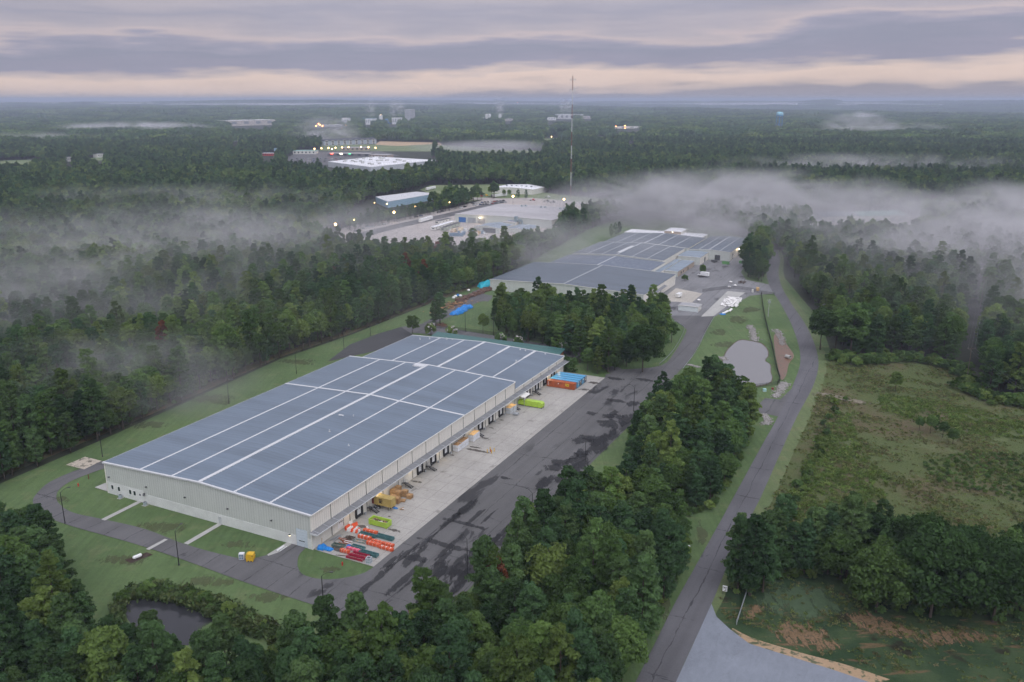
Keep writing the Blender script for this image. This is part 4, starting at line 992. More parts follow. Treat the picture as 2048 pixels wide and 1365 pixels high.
for x, y, lb in ((5.9, 12.6, 'small white plastic block in front of the barriers'), (7.0, 14.9, 'white plastic post piece behind the beams')):
    m_ = MB(); m_.b0(-.25, .25, -.2, .2, 0, 1.1); m_.b0(-.35, .35, -.3, .3, 0, .2); m_.b0(-.18, .18, -.12, .12, 1.1, 1.25); tag(m_.build('barrier_end_block', BAR_WH, None, at(x, y), -TH), lb, 'barrier block')
# beam bundles (rows of box beams strapped together)
def bundle(label, x, y, L, w, h, mat, nx=4, nz=3, ends=False):
    t = thing('beam_bundle', label, 'beam bundle', at(x, y), -TH, 'strapped rack beam bundles in the yard')
    r = random.Random(int(L * 100 + x)); bw, bh = w / nx, h / nz
    for j in range(nx):
        for k in range(nz):
            d = r.uniform(-.06, .06)
            MB().b0(d, L + d, j * bw + .012, (j + 1) * bw - .012, .1 + k * bh + .006, .1 + (k + 1) * bh - .006).build('beam', mat, t)
    for f in (.22, .5, .78):
        m = MB(); m.b0(L * f - .03, L * f + .03, -.02, w + .02, .08, .1); m.b0(L * f - .03, L * f + .03, -.02, 0, .1, .1 + h); m.b0(L * f - .03, L * f + .03, w, w + .02, .1, .1 + h); m.b0(L * f - .03, L * f + .03, -.02, w + .02, .1 + h, .12 + h)
        m.build('strap', BAR_WH if ends else OFFW, t)
    MB().b0(.4, .55, 0, w, 0, .1).build('skid_board', WOOD, t); MB().b0(L - .6, L - .45, 0, w, 0, .1).build('skid_board', WOOD, t)
    if ends:
        for f in (.12, .45, .8): MB().b0(L * f, L * f + .22, w * .3, w * .7, .1 + h, .26 + h).build('end_cap', BAR_WH, t)
for a in ((6.4, 13.6, 4.4, 1.0, .75, ORANGE, 4, 3, 0, 'orange beam bundle nearest the skip'), (7.1, 10.2, 4.0, 1.0, .8, ORANGE, 4, 3, 1, 'orange beam bundle with white end caps next to the wire frame'), (11.3, 8.2, 4.2, 1.1, .85, ORANGE, 4, 3, 0, 'largest orange beam bundle in the middle of the row'),
          (11.5, 10.1, 4.2, .8, .55, ORANGE, 3, 2, 0, 'thin orange beam bundle behind the largest one'), (15.8, 9.8, 2.9, 1.0, .7, ORANGE, 4, 3, 0, 'short orange beam bundle at the asphalt edge'), (15.7, 7.9, 4.1, 1.0, .7, ORANGE, 4, 3, 1, 'orange beam bundle with white caps at the asphalt edge'),
          (7.4, 1.9, 2.7, 1.0, .75, ORANGE, 4, 3, 0, 'short orange beam bundle nearest the lawn'), (8.1, 3.8, 4.3, .8, .6, PINK, 3, 2, 0, 'faded pink beam bundle beside the crimson frames')):
    bundle(a[-1], *a[:-1])
# welded rack frames lying flat
def frame(label, x, y, L, w, h, mat, layers=2, rz=0.0, rungs=6, grp='welded rack frames stacked in the yard'):
    t = thing('rack_frame', label, 'rack frame', at(x, y), -TH + rz, grp)
    for k in range(layers):
        z = .12 + k * h / layers
        for s in (0, w): MB().b0(0, L, s - .06, s + .06, z, z + h / layers * .8).build('upright', mat, t)
        for i in range(rungs):
            x0, x1 = L * i / rungs, L * (i + 1) / rungs
            m = MB(); m.beam((x0 + .08, .05, z + .08), (x1 - .08, w - .05, z + .08) if i % 2 else (x1 - .08, w - .05, z + .08), .07, .07)
            if i % 2: m = MB(); m.beam((x0 + .08, w - .05, z + .08), (x1 - .08, .05, z + .08), .07, .07)
            m.build('brace', mat, t)
        for xx in (0.05, L - .05): MB().b0(xx - .05, xx + .05, .06, w - .06, z + .02, z + .14).build('brace', mat, t)
    for xx in (L * .25, L * .75): MB().b0(xx, xx + .12, -.1, w + .1, 0, .12).build('skid_board', WOOD, t)
for a in ((6.5, 11.6, 5.2, 1.1, .8, TEAL, 3, 0, 8, 'teal rack frame stack between two orange bundles'), (11.5, 12.6, 5.2, 1.15, .85, TEAL, 3, 0, 8, 'teal rack frame stack nearest the asphalt'), (8.5, 5.2, 4.0, 1.1, .6, TEAL, 2, 0, 6, 'shorter teal rack frame stack beside the small blue tarp'), (12.3, 3.5, 5.6, 1.2, .8, TEAL, 3, 0, 8, 'teal rack frame stack beside the crimson frames'),
          (10.6, .2, 5.1, 1.25, .65, CRIMSON, 2, 0.03, 5, 'crimson rack frames nearest the lawn'), (11.0, 1.75, 5.2, 1.25, .7, CRIMSON, 2, 0.03, 5, 'crimson rack frames behind the nearest pair'), (7.1, 8.0, 3.7, 1.3, .16, plain('green_wire', (.12, .18, .16), .6), 1, .1, 3, 'single thin green frame lying on the paving'),
          (3.5, 3.4, 3.6, 1.3, .5, plain('dull_green_paint', (.09, .13, .11), .6, .2), 2, .12, 4, 'dull green frames beside the blue tarp heap')):
    frame(a[-1], *a[:-1])
# heap of brown scrap beams, dark planks and grey channels by the wall
def heap(name, label, cat, x, y, items, mats, rz=0.0):
    t = thing(name, label, cat, at(x, y), -TH + rz)
    for nm, bx, mi in items: MB().box(*bx).build(nm, mats[mi], t)
r_ = random.Random(9)
heap('scrap_beam_pile', 'pile of rusty orange and white rack beams near the wall', 'scrap pile', 5.4, 6.6, [('beam', (r_.uniform(-1.6, 1.6), -.9 + .22 * k, .18 + .16 * (k % 3), r_.uniform(2.0, 3.2), .16, .14, r_.uniform(-.15, .15)), (0, 0, 1, 0, 2)[k % 5]) for k in range(10)], [plain('rusty_orange', (.30, .09, .04), .8, .3, 2.0), BAR_WH, OXRED])
heap('plank_pile', 'pile of dark wet planks behind the scrap beams', 'plank pile', 5.3, 8.9, [('plank', (r_.uniform(-.5, .5), -.9 + .16 * k, .12 + .09 * (k % 4), r_.uniform(2.2, 3.2), .14, .07, r_.uniform(-.25, .25)), 0) for k in range(13)], [WOOD_DK])
heap('channel_pile', 'grey metal channels leaning about by the wall', 'scrap pile', 2.0, 7.2, [('channel', (.25 * k - .5, r_.uniform(-.4, .4), .2 + .1 * (k % 3), .14, r_.uniform(2.5, 4.0), .14, r_.uniform(-.25, .25)), 0) for k in range(6)], [GREYM])
heap('plank_pile', 'two loose brown planks lying at the lawn edge', 'plank pile', 8.6, 0.5, [('plank', (0, 0, .06, 2.5, .18, .06, .25), 0), ('plank', (.4, .25, .06, 2.0, .15, .06, .2), 0)], [WOOD_DK])
heap('wood_scraps', 'small heap of split wood in front of the tan container', 'wood scraps', 8.8, 29.7, [('scrap', (r_.uniform(-.5, .5), r_.uniform(-.4, .4), .15 + .12 * (k % 3), r_.uniform(.5, 1.1), .14, .1, r_.uniform(0, 3), r_.uniform(-.6, .6)), k % 2) for k in range(9)], [WOOD, CARDW])
def tarp(label, x, y, rx, ry, h, seed, mat=TARP, rz=0.0, loc=None):
    """crumpled sheet thrown over a heap"""
    r = random.Random(seed); nx, ny = 22, 16; v = []; ph = [r.uniform(0, 6) for _ in range(6)]
    for j in range(ny + 1):
        for i in range(nx + 1):
            u, w = i / nx * 2 - 1, j / ny * 2 - 1
            d = max(0, 1 - (abs(u) ** 2.4 + abs(w) ** 2.4))
            z = h * d ** .5 * (0.75 + .25 * math.sin(u * 5 + ph[0]) * math.cos(w * 4 + ph[1])) + .06 * math.sin(u * 17 + ph[2]) * math.sin(w * 13 + ph[3]) * (d > 0) + r.uniform(0, .07)
            k = 1 + .12 * math.sin(4 * math.atan2(w, u) + ph[4])
            v.append((u * rx * k * (1 if d > 0 else .97), w * ry * k, max(.02, z)))
    f = [(j * (nx + 1) + i, j * (nx + 1) + i + 1, (j + 1) * (nx + 1) + i + 1, (j + 1) * (nx + 1) + i) for j in range(ny) for i in range(nx)]
    m = MB(); m.add(v, f)
    # keep it round: drop the far corners
    m.f = [q for q in m.f if sum((v[a][0] / rx) ** 2 + (v[a][1] / ry) ** 2 for a in q) / 4 < 1.25]; m.m = [0] * len(m.f)
    o = m.build('tarpaulin', mat, None, loc or at(x, y), -TH + rz); return tag(o, label, 'tarpaulin')
tarp('big crumpled blue tarp heap at the warehouse corner', 1.9, 1.5, 1.35, 1.2, 1.3, 1); tarp('lower lobe of blue tarp beside the big heap', 3.9, 1.7, 1.3, .9, .7, 2); tarp('small blue tarp bundle by the teal frames', 8.0, 5.0, .7, .6, .9, 3); tarp('flat blue tarp scrap by the container legs', 6.5, 29.5, .8, .5, .2, 4)
m_ = MB(); m_.beam((0, 0, 0), (-.3, .5, 2.0), .15, .05); tag(m_.build('plank', WOOD, None, at(1.0, 2.6), -TH), 'lone plank leaning on the wall behind the blue tarp', 'plank')
t = thing('wire_cage', 'white-edged grey cage box on the paving corner by the lawn', 'cage', at(16.9, 0.1), -TH + .08)
MB().b0(.06, 1.24, .06, 1.24, .12, 1.5).build('grey_box', plain('cage_fill', (.36, .42, .45), .6, .1, 2.), t)
m_ = MB()
for x in (0, 1.24):
    for y in (0, 1.24): m_.b0(x, x + .06, y, y + .06, 0, 1.62)
for z in (.06, .8, 1.56):
    for y in (0, 1.24): m_.b0(.06, 1.24, y, y + .06, z, z + .07)
    for x in (0, 1.24): m_.b0(x, x + .06, .06, 1.24, z, z + .07)
m_.build('cage_frame', CARDW, t); MB().b0(.3, 1.0, .3, 1.0, 1.5, 1.56).build('lid', DARK, t)
def hydrant(label, loc):
    m = MB(); m.lathe([(.16, 0), (.16, .06), (.11, .08), (.11, .55), (.15, .57), (.15, .62), (.12, .64), (.10, .74), (.05, .8), (.02, .84)], 10); m.bar((-.2, 0, .45), (.2, 0, .45), .06, 8); m.bar((0, 0, .42), (0, -.2, .42), .07, 8)
    return tag(m.build('fire_hydrant', RED, None, loc), label, 'hydrant')
hydrant('red fire hydrant on the small lawn by the rack frames', at(11.9, -3.0, .04)).scale = (1.3,) * 3
hydrant('red fire hydrant on the lawn at the gable corner', at(-89.9, -.9, .04)).scale = (1.3,) * 3
hydrant('red fire hydrant between four yellow posts in the dock yard', at(12.4, 78.6)).scale = (1.2,) * 3
for x, y, lb in ((11.6, 77.6, 'yellow post around the yard hydrant, nearest the gable and wall'), (13.3, 77.6, 'yellow post around the yard hydrant, nearest the gable on the asphalt side'), (13.3, 79.5, 'yellow post around the yard hydrant, far asphalt side'), (11.6, 79.7, 'yellow post around the yard hydrant, far wall side')):
    m_ = MB(); m_.lathe([(.12, 0), (.12, 1.2), (.09, 1.28), (.01, 1.32)], 10); tag(m_.build('bollard', YELLOW, None, at(x, y)), lb, 'bollard', 'yellow posts round the yard hydrant')
m_ = MB(); m_.lathe([(.13, 0), (.13, 1.6), (.01, 1.65)], 8); tag(m_.build('marker_post', plain('rust_post', (.16, .05, .03), .8), None, at(-91.4, 4.0, .04)), 'rusty marker post on the gable lawn', 'post')
# boxes standing on the lane
t = thing('electrical_cabinet', 'white cabinet with four square panels on the lane', 'cabinet', at(-13.6, -12.9, .15), -TH + .45)
MB().b0(0, 1.35, 0, 1.1, .08, 1.75).build('body', CARDW, t)
for x in (.12, .72):
    for z in (.25, .98): MB().b0(x, x + .5, -.03, 0, z, z + .58).build('panel', plain('blue_grey_panel', (.16, .22, .30), .4), t)
m_ = MB(); m_.b0(0, 1.35, 0, .15, 0, .08); m_.b0(0, 1.35, .95, 1.1, 0, .08); m_.each('foot', DARK, t)
t = thing('skip_bin', 'yellow tipping bin on the lane beside the white cabinet', 'bin', at(-11.3, -12.7, .15), -TH + .45)
m_ = MB(); m_.prof([(0, .3), (1.7, .3), (1.9, 1.0), (1.8, 2.0), (.3, 2.1), (-.1, 1.1)], 0, 1.7); m_.build('body', YELLOW, t)
m_ = MB()
for x in (0.0, .9, 1.75): m_.b0(x, x + .1, -.06, 1.76, .25, 2.0)
m_.b0(-.1, 1.95, -.08, 1.78, 1.1, 1.22); m_.each('rib', YELLOW, t)
m_ = MB()
for x in (.05, .75, 1.45):
    for y in (.05, 1.4): m_.b0(x, x + .25, y, y + .25, 0, .3)
m_.each('foot', YELLOW, t); MB().b0(1.55, 1.75, -.09, -.065, 1.45, 1.75).build('lift_hole', BLACK, t)
t = thing('pipe_bench', 'white metal pipes stacked on the path by the gable door', 'pipe stack', at(-7.6, -5.1, .18), -TH)
for k in range(5): MB().bar((-.3 + .17 * (k % 3), 0, .15 + .15 * (k // 3)), (-.3 + .17 * (k % 3), 2.9, .15 + .15 * (k // 3)), .08, 8).build('pipe', WHITE, t)
MB().b0(-.5, .5, .5, .6, 0, .07).build('batten', DARK, t); MB().bar((.55, .3, .12), (.55, 3.0, .12), .09, 8).build('pipe', WHITE, t)
for x, y, lb in ((-71.3, -1.0, 'air conditioner under the office windows'), (-60.8, -1.1, 'air conditioner beside the first footpath')):
    t = thing('air_conditioner', lb, 'air conditioner', at(x, y, .05), -TH, 'air conditioners on the gable lawn')
    MB().lathe([(.5, .1), (.52, .15), (.52, 1.05), (.44, 1.12), (.40, 1.1)], 12).build('housing', plain('ac_grey', (.30, .35, .37), .6, .1), t)
    MB().lathe([(.40, 1.08), (.1, 1.1), (.01, 1.12)], 12).build('fan_grille', BLACK, t); MB().b0(-.7, .7, -.7, .7, 0, .1).build('base_pad', CONC2, t)
t = thing('gas_tank', 'white gas tank lying in a dug patch of the lawn', 'tank', at(-38.2, -23.6, .1), -TH + math.radians(75))
m_ = MB(); m_.lathe([(.01, -1.25), (.25, -1.2), (.42, -1.0), (.46, -.8), (.46, .8), (.42, 1.0), (.25, 1.2), (.01, 1.25)], 14); o = m_.build('shell', WHITE, t, (0, 0, .5), smooth=True); o.rotation_euler = (0, math.radians(90), 0)
MB().bar((0, 0, .9), (0, 0, 1.12), .12, 8).build('valve_dome', GREYM, t)
for x in (-.6, .6): MB().b0(x - .1, x + .1, -.3, .3, 0, .2).build('saddle', CONC2, t)
# orange trailer frame half under the trees
t = thing('trailer_frame', 'rusty orange open trailer frame parked at the tree edge', 'trailer', at(39.2, -14.2, .15), -TH - .35)
OR_R = plain('rusty_orange', (.30, .09, .04))
m_ = MB(); m_.b0(0, 3.2, 0, .1, .6, .72); m_.b0(0, 3.2, 1.6, 1.7, .6, .72); m_.each('side_rail', OR_R, t)
for x in (0, 1.05, 2.1, 3.1): MB().b0(x, x + .1, .1, 1.6, .6, .72).build('cross_rail', OR_R, t)
for x in (0, 3.1):
    for y in (0, 1.6): MB().b0(x, x + .1, y, y + .1, .72, 1.3).build('stake', OR_R, t)
for y in (-.12, 1.82): MB().bar((1.6, y - .1, .35), (1.6, y + .1, .35), .35, 12).build('wheel', RUBBER, t)

# lamp posts
def lamp_post(label, x, y, ang, h=9.6, lit=False, loc=None):
    t = thing('lamp_post', label, 'lamp post', loc or at(x, y, .05), -TH, 'black lamp posts round the warehouse')
    MB().lathe([(.22, 0), (.22, .25), (.13, .3), (.085, h)], 8).build('pole', BLACK, t)
    c, s = math.cos(ang), math.sin(ang); a = MB(); p = (0, 0, h - .05)
    for f in (.33, .66, 1.0):
        q = (c * 2.0 * f, s * 2.0 * f, h - .05 + 1.0 * (1 - (1 - f) ** 2)); a.bar(p, q, .045); p = q
    a.build('arm', BLACK, t)
    MB().box(c * 2.3, s * 2.3, h + .95, .8, .3, .16, ang).build('lamp_head', DARK, t)
    MB().box(c * 2.3, s * 2.3, h + .85, .5, .2, .05, ang).build('lens', plain('lamp_lens', (.5, .5, .5), .2), t)
for x, y, an, lb in ((-72, -19.1, math.radians(60), 'black lamp post at the lane bend below the office windows'), (-25.8, -21.4, math.radians(95), 'black lamp post between gas tank and yellow bin'), (20.9, -22, math.radians(30), 'black lamp post at the lane mouth beside the dark pond lawn'),
                     (42.7, 7.6, math.radians(170), 'black lamp post at the yard edge nearest the pond'), (46.5, 38.2, math.radians(165), 'black lamp post second along the tree side of the yard'), (46.0, 80.2, math.radians(165), 'black lamp post third along the tree side of the yard'), (43.3, 138, math.radians(180), 'black lamp post at the far end of the yard'),
                     (-102.6, 18.2, 0, 'black lamp post beside the sand pad on the west lawn'), (-102.2, 76.1, 0, 'black lamp post second along the west lawn'), (-103.5, 118, 0, 'black lamp post third along the west lawn'), (-108, 158, 0, 'black lamp post fourth along the west lawn'), (-110.5, 183.3, 0, 'black lamp post at the far end of the west lawn'),
                     (-71.5, 211.8, math.radians(90), 'black lamp post behind the warehouse, in the open lawn'), (-55.4, 212.1, math.radians(90), 'black lamp post behind the warehouse, beside the round tree')):
    lamp_post(lb, x, y, an)

# ================================================================== the far plant: linked sheds on the same grid
def shed(name, label, x0, x1, y0, y1, he, hr, roof, strips=3, cross=(), doors=(), wall_y=SIDE_Y, wall_x=SIDE_X, bay=8.0, cat='factory shed', lowband=False, ridge=None, panels=True, grp=None, trim=TRIM):
    """gabled shed in the site frame; ridge along y; doors = [(side, pos, width, z0, z1, mat)]"""
    t = thing(name, label, cat, WL(x0, y0), -TH, grp); W, L = x1 - x0, y1 - y0
    xr = W / 2 if ridge is None else ridge
    rz = lambda x: he + (hr - he) * (1 - abs(x - xr) / max(xr, W - xr))
    n = max(1, round(L / bay)) if panels else 1; b = L / n
    for x, s in ((0, 1), (W, -1)):
        for k in range(n):
            a = MB(); a.b0(min(x, x + s * .2), max(x, x + s * .2), k * b + .04, (k + 1) * b - .04, 0, rz(x) - .05); a.build('wall_panel', wall_y, t)
    for y in (0, L):
        a = MB(); yy = .1 if y == 0 else L - .1
        a.prof([(0, 0), (W, 0), (W, rz(W) - .05), (xr, hr - .05), (0, rz(0) - .05)], min(y, yy), max(y, yy)); a.build('gable_wall', wall_x, t)
    xs = [-.2] + [W * (k + 1) / (strips + 1) for k in range(strips)] + [W + .2]
    if xr not in xs: xs = sorted(set([round(q, 3) for q in xs] + [round(xr, 3)]))
    for p, q in zip(xs[:-1], xs[1:]):
        a = MB(); a.prof([(p + .003, rz(p)), (q - .003, rz(q)), (q - .003, rz(q) + .12), (p + .003, rz(p) + .12)], -.2, L + .2); a.build('roof_panel', roof, t)
    if strips:
        for q in xs[1:-1]:
            w = .2 if abs(q - xr) > .1 else .35
            MB().b0(q - w, q + w, -.2, L + .2, rz(q) + .125, rz(q) + .22).build('roof_strip', trim, t)
    for p, q in ((-.3, xr), (xr, W + .3)):
        for y in (-.35, L + .05):
            a = MB(); a.add([(p, y, rz(p) - .1), (q, y, rz(q) - .1), (q, y + .3, rz(q) - .1), (p, y + .3, rz(p) - .1), (p, y, rz(p) + .2), (q, y, rz(q) + .2), (q, y + .3, rz(q) + .2), (p, y + .3, rz(p) + .2)], [(0, 1, 5, 4), (1, 2, 6, 5), (2, 3, 7, 6), (3, 0, 4, 7), (4, 5, 6, 7), (0, 3, 2, 1)])
            a.build('gable_coping', OFFW, t)
    for y in cross:
        a = MB()
        for p, q in ((0, xr), (xr, W)): a.add([(p, y - .4, rz(p) + .2), (q, y - .4, rz(q) + .2), (q, y + .4, rz(q) + .2), (p, y + .4, rz(p) + .2)], [(0, 1, 2, 3)])
        a.build('roof_strip', trim, t)
    for side, pos, w, z0, z1, dm in doors:
        a = MB()
        if side == 'E': a.b0(W + .01, W + .12, pos, pos + w, z0, z1)
        elif side == 'S': a.b0(pos, pos + w, -.12, -.01, z0, z1)
        elif side == 'W': a.b0(-.12, -.01, pos, pos + w, z0, z1)
        o = a.build('dock_door' if dm is RUBBER else 'door', dm, t)
        if dm is RUBBER:
            a = MB(); a.b0(W + .12, W + .18, pos + .4, pos + w - .4, z0 + .3, z1 - .4); a.build('pane', OFFW, o)
    return t
ROOF_P = m_roof('plant_roof_slate', (0.088, 0.112, 0.138), 0.0, 0.40)
t = shed('factory_shed', 'wide slate-roofed shed of the far plant nearest the trees', -106.2, -6.5, 306, 373.2, 6.8, 8.6, ROOF_P, 0, (), [('E', 18, 2.6, .8, 4, RUBBER), ('E', 26, 2.6, .8, 4, RUBBER), ('E', 34, 2.6, .8, 4, RUBBER), ('E', 5, 3.2, .05, 4, OFFW)])
MB().b0(49.2, 50.4, -.2, 67.4, 8.7, 8.82).build('roof_strip', GREYM, t)
MB().prof([(99.8, 4.6), (101.8, 4.3), (101.8, 4.4), (99.8, 4.75)], 12, 42).build('canopy', CANOPY, t)
MB().b0(30, 62, 0.0, 2.0, 7.4, 7.62).build('roof_hatch', ROOF_LT, t)
shed('factory_shed', 'patchy light-roofed middle shed of the far plant', -96, -25, 374.0, 412, 6.6, 8.3, m_worn('patched_roof', (.10, .125, .17), (.19, .23, .27), .52), 1, (), [], panels=True)
t = shed('factory_shed', 'slate-roofed shed with white roof strips behind the patchy one', -94, -26.6, 412.6, 470, 7.6, 9.2, ROOF_P, 5, (), [])
MB().b0(31, 34, 8, 40, 9.35, 9.6).build('ridge_cap', TRIM, t)
shed('factory_shed', 'slate-roofed rear shed of the far plant below the offices', -92, -24.5, 470.6, 526, 7.6, 9.2, ROOF_P, 5, (), [])
shed('factory_shed', 'lower east wing of the far plant with a lit dock door', -24.2, 7.0, 472, 544, 6.6, 7.6, ROOF_P, 3, (), [('E', 8, 3.0, .4, 4, RUBBER), ('E', 22, 3.4, .3, 4, WHITE), ('E', 44, 3, .4, 4, WHITE), ('S', 20, 4, .1, 4, DARK)])
shed('plant_annex', 'pale blue-roofed block in front of the east wing', -25.5, -9.0, 446, 471.8, 5.6, 5.9, ROOF_LT, 0, (), [('E', 14, 3, .2, 3.6, DARK)], cat='annex')
shed('plant_annex', 'low flat-roofed brick-fronted office by the plant yard', -21, -11.8, 398, 442, 3.6, 3.8, ROOF_LT, 0, (), [('E', 26, 1.4, .1, 2.4, DARK), ('E', 8, 1.8, .9, 2.3, GLASS), ('E', 14, 1.8, .9, 2.3, GLASS)], wall_y=plain('tan_brick', (.40, .33, .27), .85, .12, 1.0), cat='annex')
shed('plant_annex', 'narrow pale lean-to against the middle shed', -24.8, -21.2, 376, 440, 4.4, 4.6, ROOF_LT, 0, (), [], cat='annex')
shed('plant_office', 'long white-roofed office block behind the far plant', -101, -33, 549, 569, 4.2, 4.3, ROOF_WH, 0, (), [('S', 6 + 7 * k, 3.5, 1.2, 2.8, GLASS) for k in range(8)], cat='office')
shed('plant_office', 'taller white office box behind the far plant', -67.5, -53, 556, 577, 6.6, 6.7, ROOF_WH, 0, (), [('S', 2, 10, 1.2, 2.8, GLASS)], wall_x=plain('tan_brick', (.40, .33, .27)), cat='office', panels=False)
# wall lamps of the plant
def bulb(label, loc, r, mat, watts=0, pole=None, grp=None, name='street_lamp'):
    """a lit lamp: pole standing on the ground, head and bulb"""
    h = loc[2]; g = float(hz(loc[0], loc[1])); t = thing(name, label, 'lamp', (loc[0], loc[1], g), 0, grp); h -= g
    if pole is None or pole: MB().bar((0, 0, 0), (0, 0, h), .14 if r < 1 else .25, 6, .09).build('pole', DARK, t)
    MB().b0(-.5, .5, -.3, .3, h + r, h + r + .2).build('lamp_head', DARK, t)
    m = MB(); m.lathe([(.01, h - r), (r * .7, h - r * .7), (r, h), (r * .7, h + r * .7), (.01, h + r)], 10); m.build('bulb', mat, t)
    if watts:
        L = bpy.data.lights.new('lamp_light', 'POINT'); L.energy = watts; L.color = (1, .72, .4); L.shadow_soft_size = r
        o = bpy.data.objects.new('lamp_light', L); COL.objects.link(o); o.parent = t; o.location = (0, -r - .6, h)
    return t
bulb('lit lamp beside the east wing dock of the far plant', WL(8.2, 497, 5.5), .45, LAMP_WHITE, 250)
bulb('lit lamp at the roof edge of the far plant offices', WL(-58, 547.5, 7.5), .35, LAMP_WHITE, 60)
# white shed, trailer, box truck, sacks
t = shed('storage_shed', 'small white flat storage shed on the lawn by the plant yard', 14.3, 25.6, 305.6, 313, 2.9, 3.2, plain('shed_roof_grey', (.34, .34, .35), .6, .1), 0, (), [], wall_y=OFFW, wall_x=plain('shed_white', (.62, .66, .66), .6, .06), cat='shed', panels=False)
def wheel(t, x, y, r=.45, w=.28):
    o = MB().bar((x, y - w / 2, r), (x, y + w / 2, r), r, 12).build('wheel', RUBBER, t); MB().bar((x, y - w / 2 - .01, r), (x, y + w / 2 + .01, r), r * .5, 8).build('rim', GREYM, o)
def box_truck(label, loc, rz, body=WHITE):
    t = thing('box_truck', label, 'truck', loc, rz)
    MB().b0(-3.0, 2.6, -1.15, 1.15, .85, 3.3).build('cargo_box', body, t)
    c = MB(); c.add([(2.65, -1, .6), (4.9, -1, .6), (4.9, -1, 1.35), (4.1, -1, 1.55), (3.5, -1, 2.35), (2.65, -1, 2.4)] + [(2.65, 1, .6), (4.9, 1, .6), (4.9, 1, 1.35), (4.1, 1, 1.55), (3.5, 1, 2.35), (2.65, 1, 2.4)],
                  [(0, 1, 2, 3, 4, 5), (11, 10, 9, 8, 7, 6)] + [(i, (i + 1) % 6, 6 + (i + 1) % 6, 6 + i) for i in range(6)]); c.build('cab', body, t)
    g = MB(); g.add([(4.08, -.85, 1.6), (4.08, .85, 1.6), (3.55, .85, 2.28), (3.55, -.85, 2.28)], [(0, 1, 2, 3)]); g.build('windscreen', GLASS, t)
    for s in (-1.01, 1.01): MB().b0(2.9, 3.6, min(s, s * 1.01), max(s, s * 1.01), 1.55, 2.2).build('side_window', GLASS, t)
    MB().b0(-2.9, 4.8, -.5, .5, .45, .8).build('chassis', BLACK, t)
    for x in (-1.8, 3.9):
        for y in (-1.0, 1.0): wheel(t, x, y)
    for y in (-.75, .75): MB().b0(4.9, 4.94, y - .18, y + .18, .95, 1.15).build('headlight', LAMP_LENS, t)
    return t
LAMP_LENS = plain('headlight_lens', (.7, .7, .68), .2)
box_truck('white box truck standing in the far plant yard', WL(4.5, 406.5, .12), -TH + math.radians(165))
def box_trailer(label, loc, rz, L=5.0, W=2.1, H=2.1, body=WHITE, hitch=True):
    t = thing('box_trailer', label, 'trailer', loc, rz)
    MB().b0(-L / 2, L / 2, -W / 2, W / 2, .55, .55 + H).build('body', body, t); MB().b0(-L / 2 - .02, -L / 2, -W / 2 + .1, W / 2 - .1, .65, .45 + H).build('rear_door', OFFW, t)
    for y in (-W / 2, W / 2): wheel(t, -.4, y, .35, .2); wheel(t, .4, y, .35, .2)
    m = MB(); m.beam((L / 2, -.6, .5), (L / 2 + 1.2, 0, .5), .08, .08); m.beam((L / 2, .6, .5), (L / 2 + 1.2, 0, .5), .08, .08); m.build('drawbar', BLACK, t)
    return t
box_trailer('white box trailer on the beige dock pad of the plant', WL(5.8, 337.5, .15), -TH + math.radians(82))
sack_v = []
def sack_mesh(seed, mat=BAR_WH, name='sack'):
    r = random.Random(seed); m = MB(); n = 8; v = []
    for k in range(6):
        f = k / 5; rr = .55 * math.sin(math.pi * (.12 + .80 * f)) + .1
        for i in range(n): v.append(((rr + r.uniform(-.06, .06)) * math.cos(2 * math.pi * i / n), (rr + r.uniform(-.06, .06)) * math.sin(2 * math.pi * i / n), f * .95 + r.uniform(-.04, .04)))
    f = [(k * n + i, k * n + (i + 1) % n, (k + 1) * n + (i + 1) % n, (k + 1) * n + i) for k in range(5) for i in range(n)] + [tuple(range(5 * n, 6 * n))]
    m.add(v, f); return m.mesh(name, mat, True)
SACKS = [sack_mesh(i) for i in range(3)]
from mathutils.geometry import intersect_point_quad_2d
r_ = random.Random(21); k = 0
ORD = ['first', 'second', 'third', 'fourth', 'fifth', 'sixth', 'seventh', 'eighth', 'ninth', 'tenth', 'eleventh']
for j in range(11):
    for i in range(9):
        fx, fy = (i + r_.uniform(.1, .9)) / 9, (j + r_.uniform(.1, .9)) / 11
        x = 31.5 + fx * 9.5 + 2.2 * (1 - fy); y = 326 + fy * 24
        if fx < .15 and fy > .5 and r_.random() < .5: continue
        o = link('sack', SACKS[k % 3], None, WL(x, y, .12 + (.55 if r_.random() < .35 else 0)), r_.uniform(0, 6)); s = r_.uniform(.95, 1.35); o.scale = (s, s, s * r_.uniform(.75, 1.05))
        tag(o, 'white bulk sack in the big heap, %s row from the driveway, %s side' % (ORD[j], ('yard', 'middle', 'lawn')[i // 3]), 'sack', 'white bulk sacks in the big heap'); k += 1
for q in range(9):
    o = link('sack', SACKS[q % 3], None, WL(39.6 + .28 * q + r_.uniform(-.5, .5), 307.6 + 1.4 * q, .12), q); o.scale = (1.2,) * 3; tag(o, 'white bulk sack, %s in the short row below the big heap' % ORD[q], 'sack', 'white bulk sacks in the short row')
for x, y, lb in ((18.9, 334, 'lone white sack between the shed and the beige pad'), (29.5, 385, 'white sack bale in the yard near the gate'), (24.5, 395, 'white sack bale beside the dark scrap in the yard'), (27, 379, 'flat white sack lying in the yard')):
    o = link('sack', SACKS[0], None, WL(x, y, .12)); o.scale = (1.7, 1.7, 1.2); tag(o, lb, 'sack')
m_ = MB(); r_ = random.Random(2)
for q in range(26): m_.box(r_.uniform(-2, 2), r_.uniform(-4, 4), r_.uniform(.1, .5), r_.uniform(.4, 1.6), r_.uniform(.2, .6), r_.uniform(.1, .4), r_.uniform(0, 3))
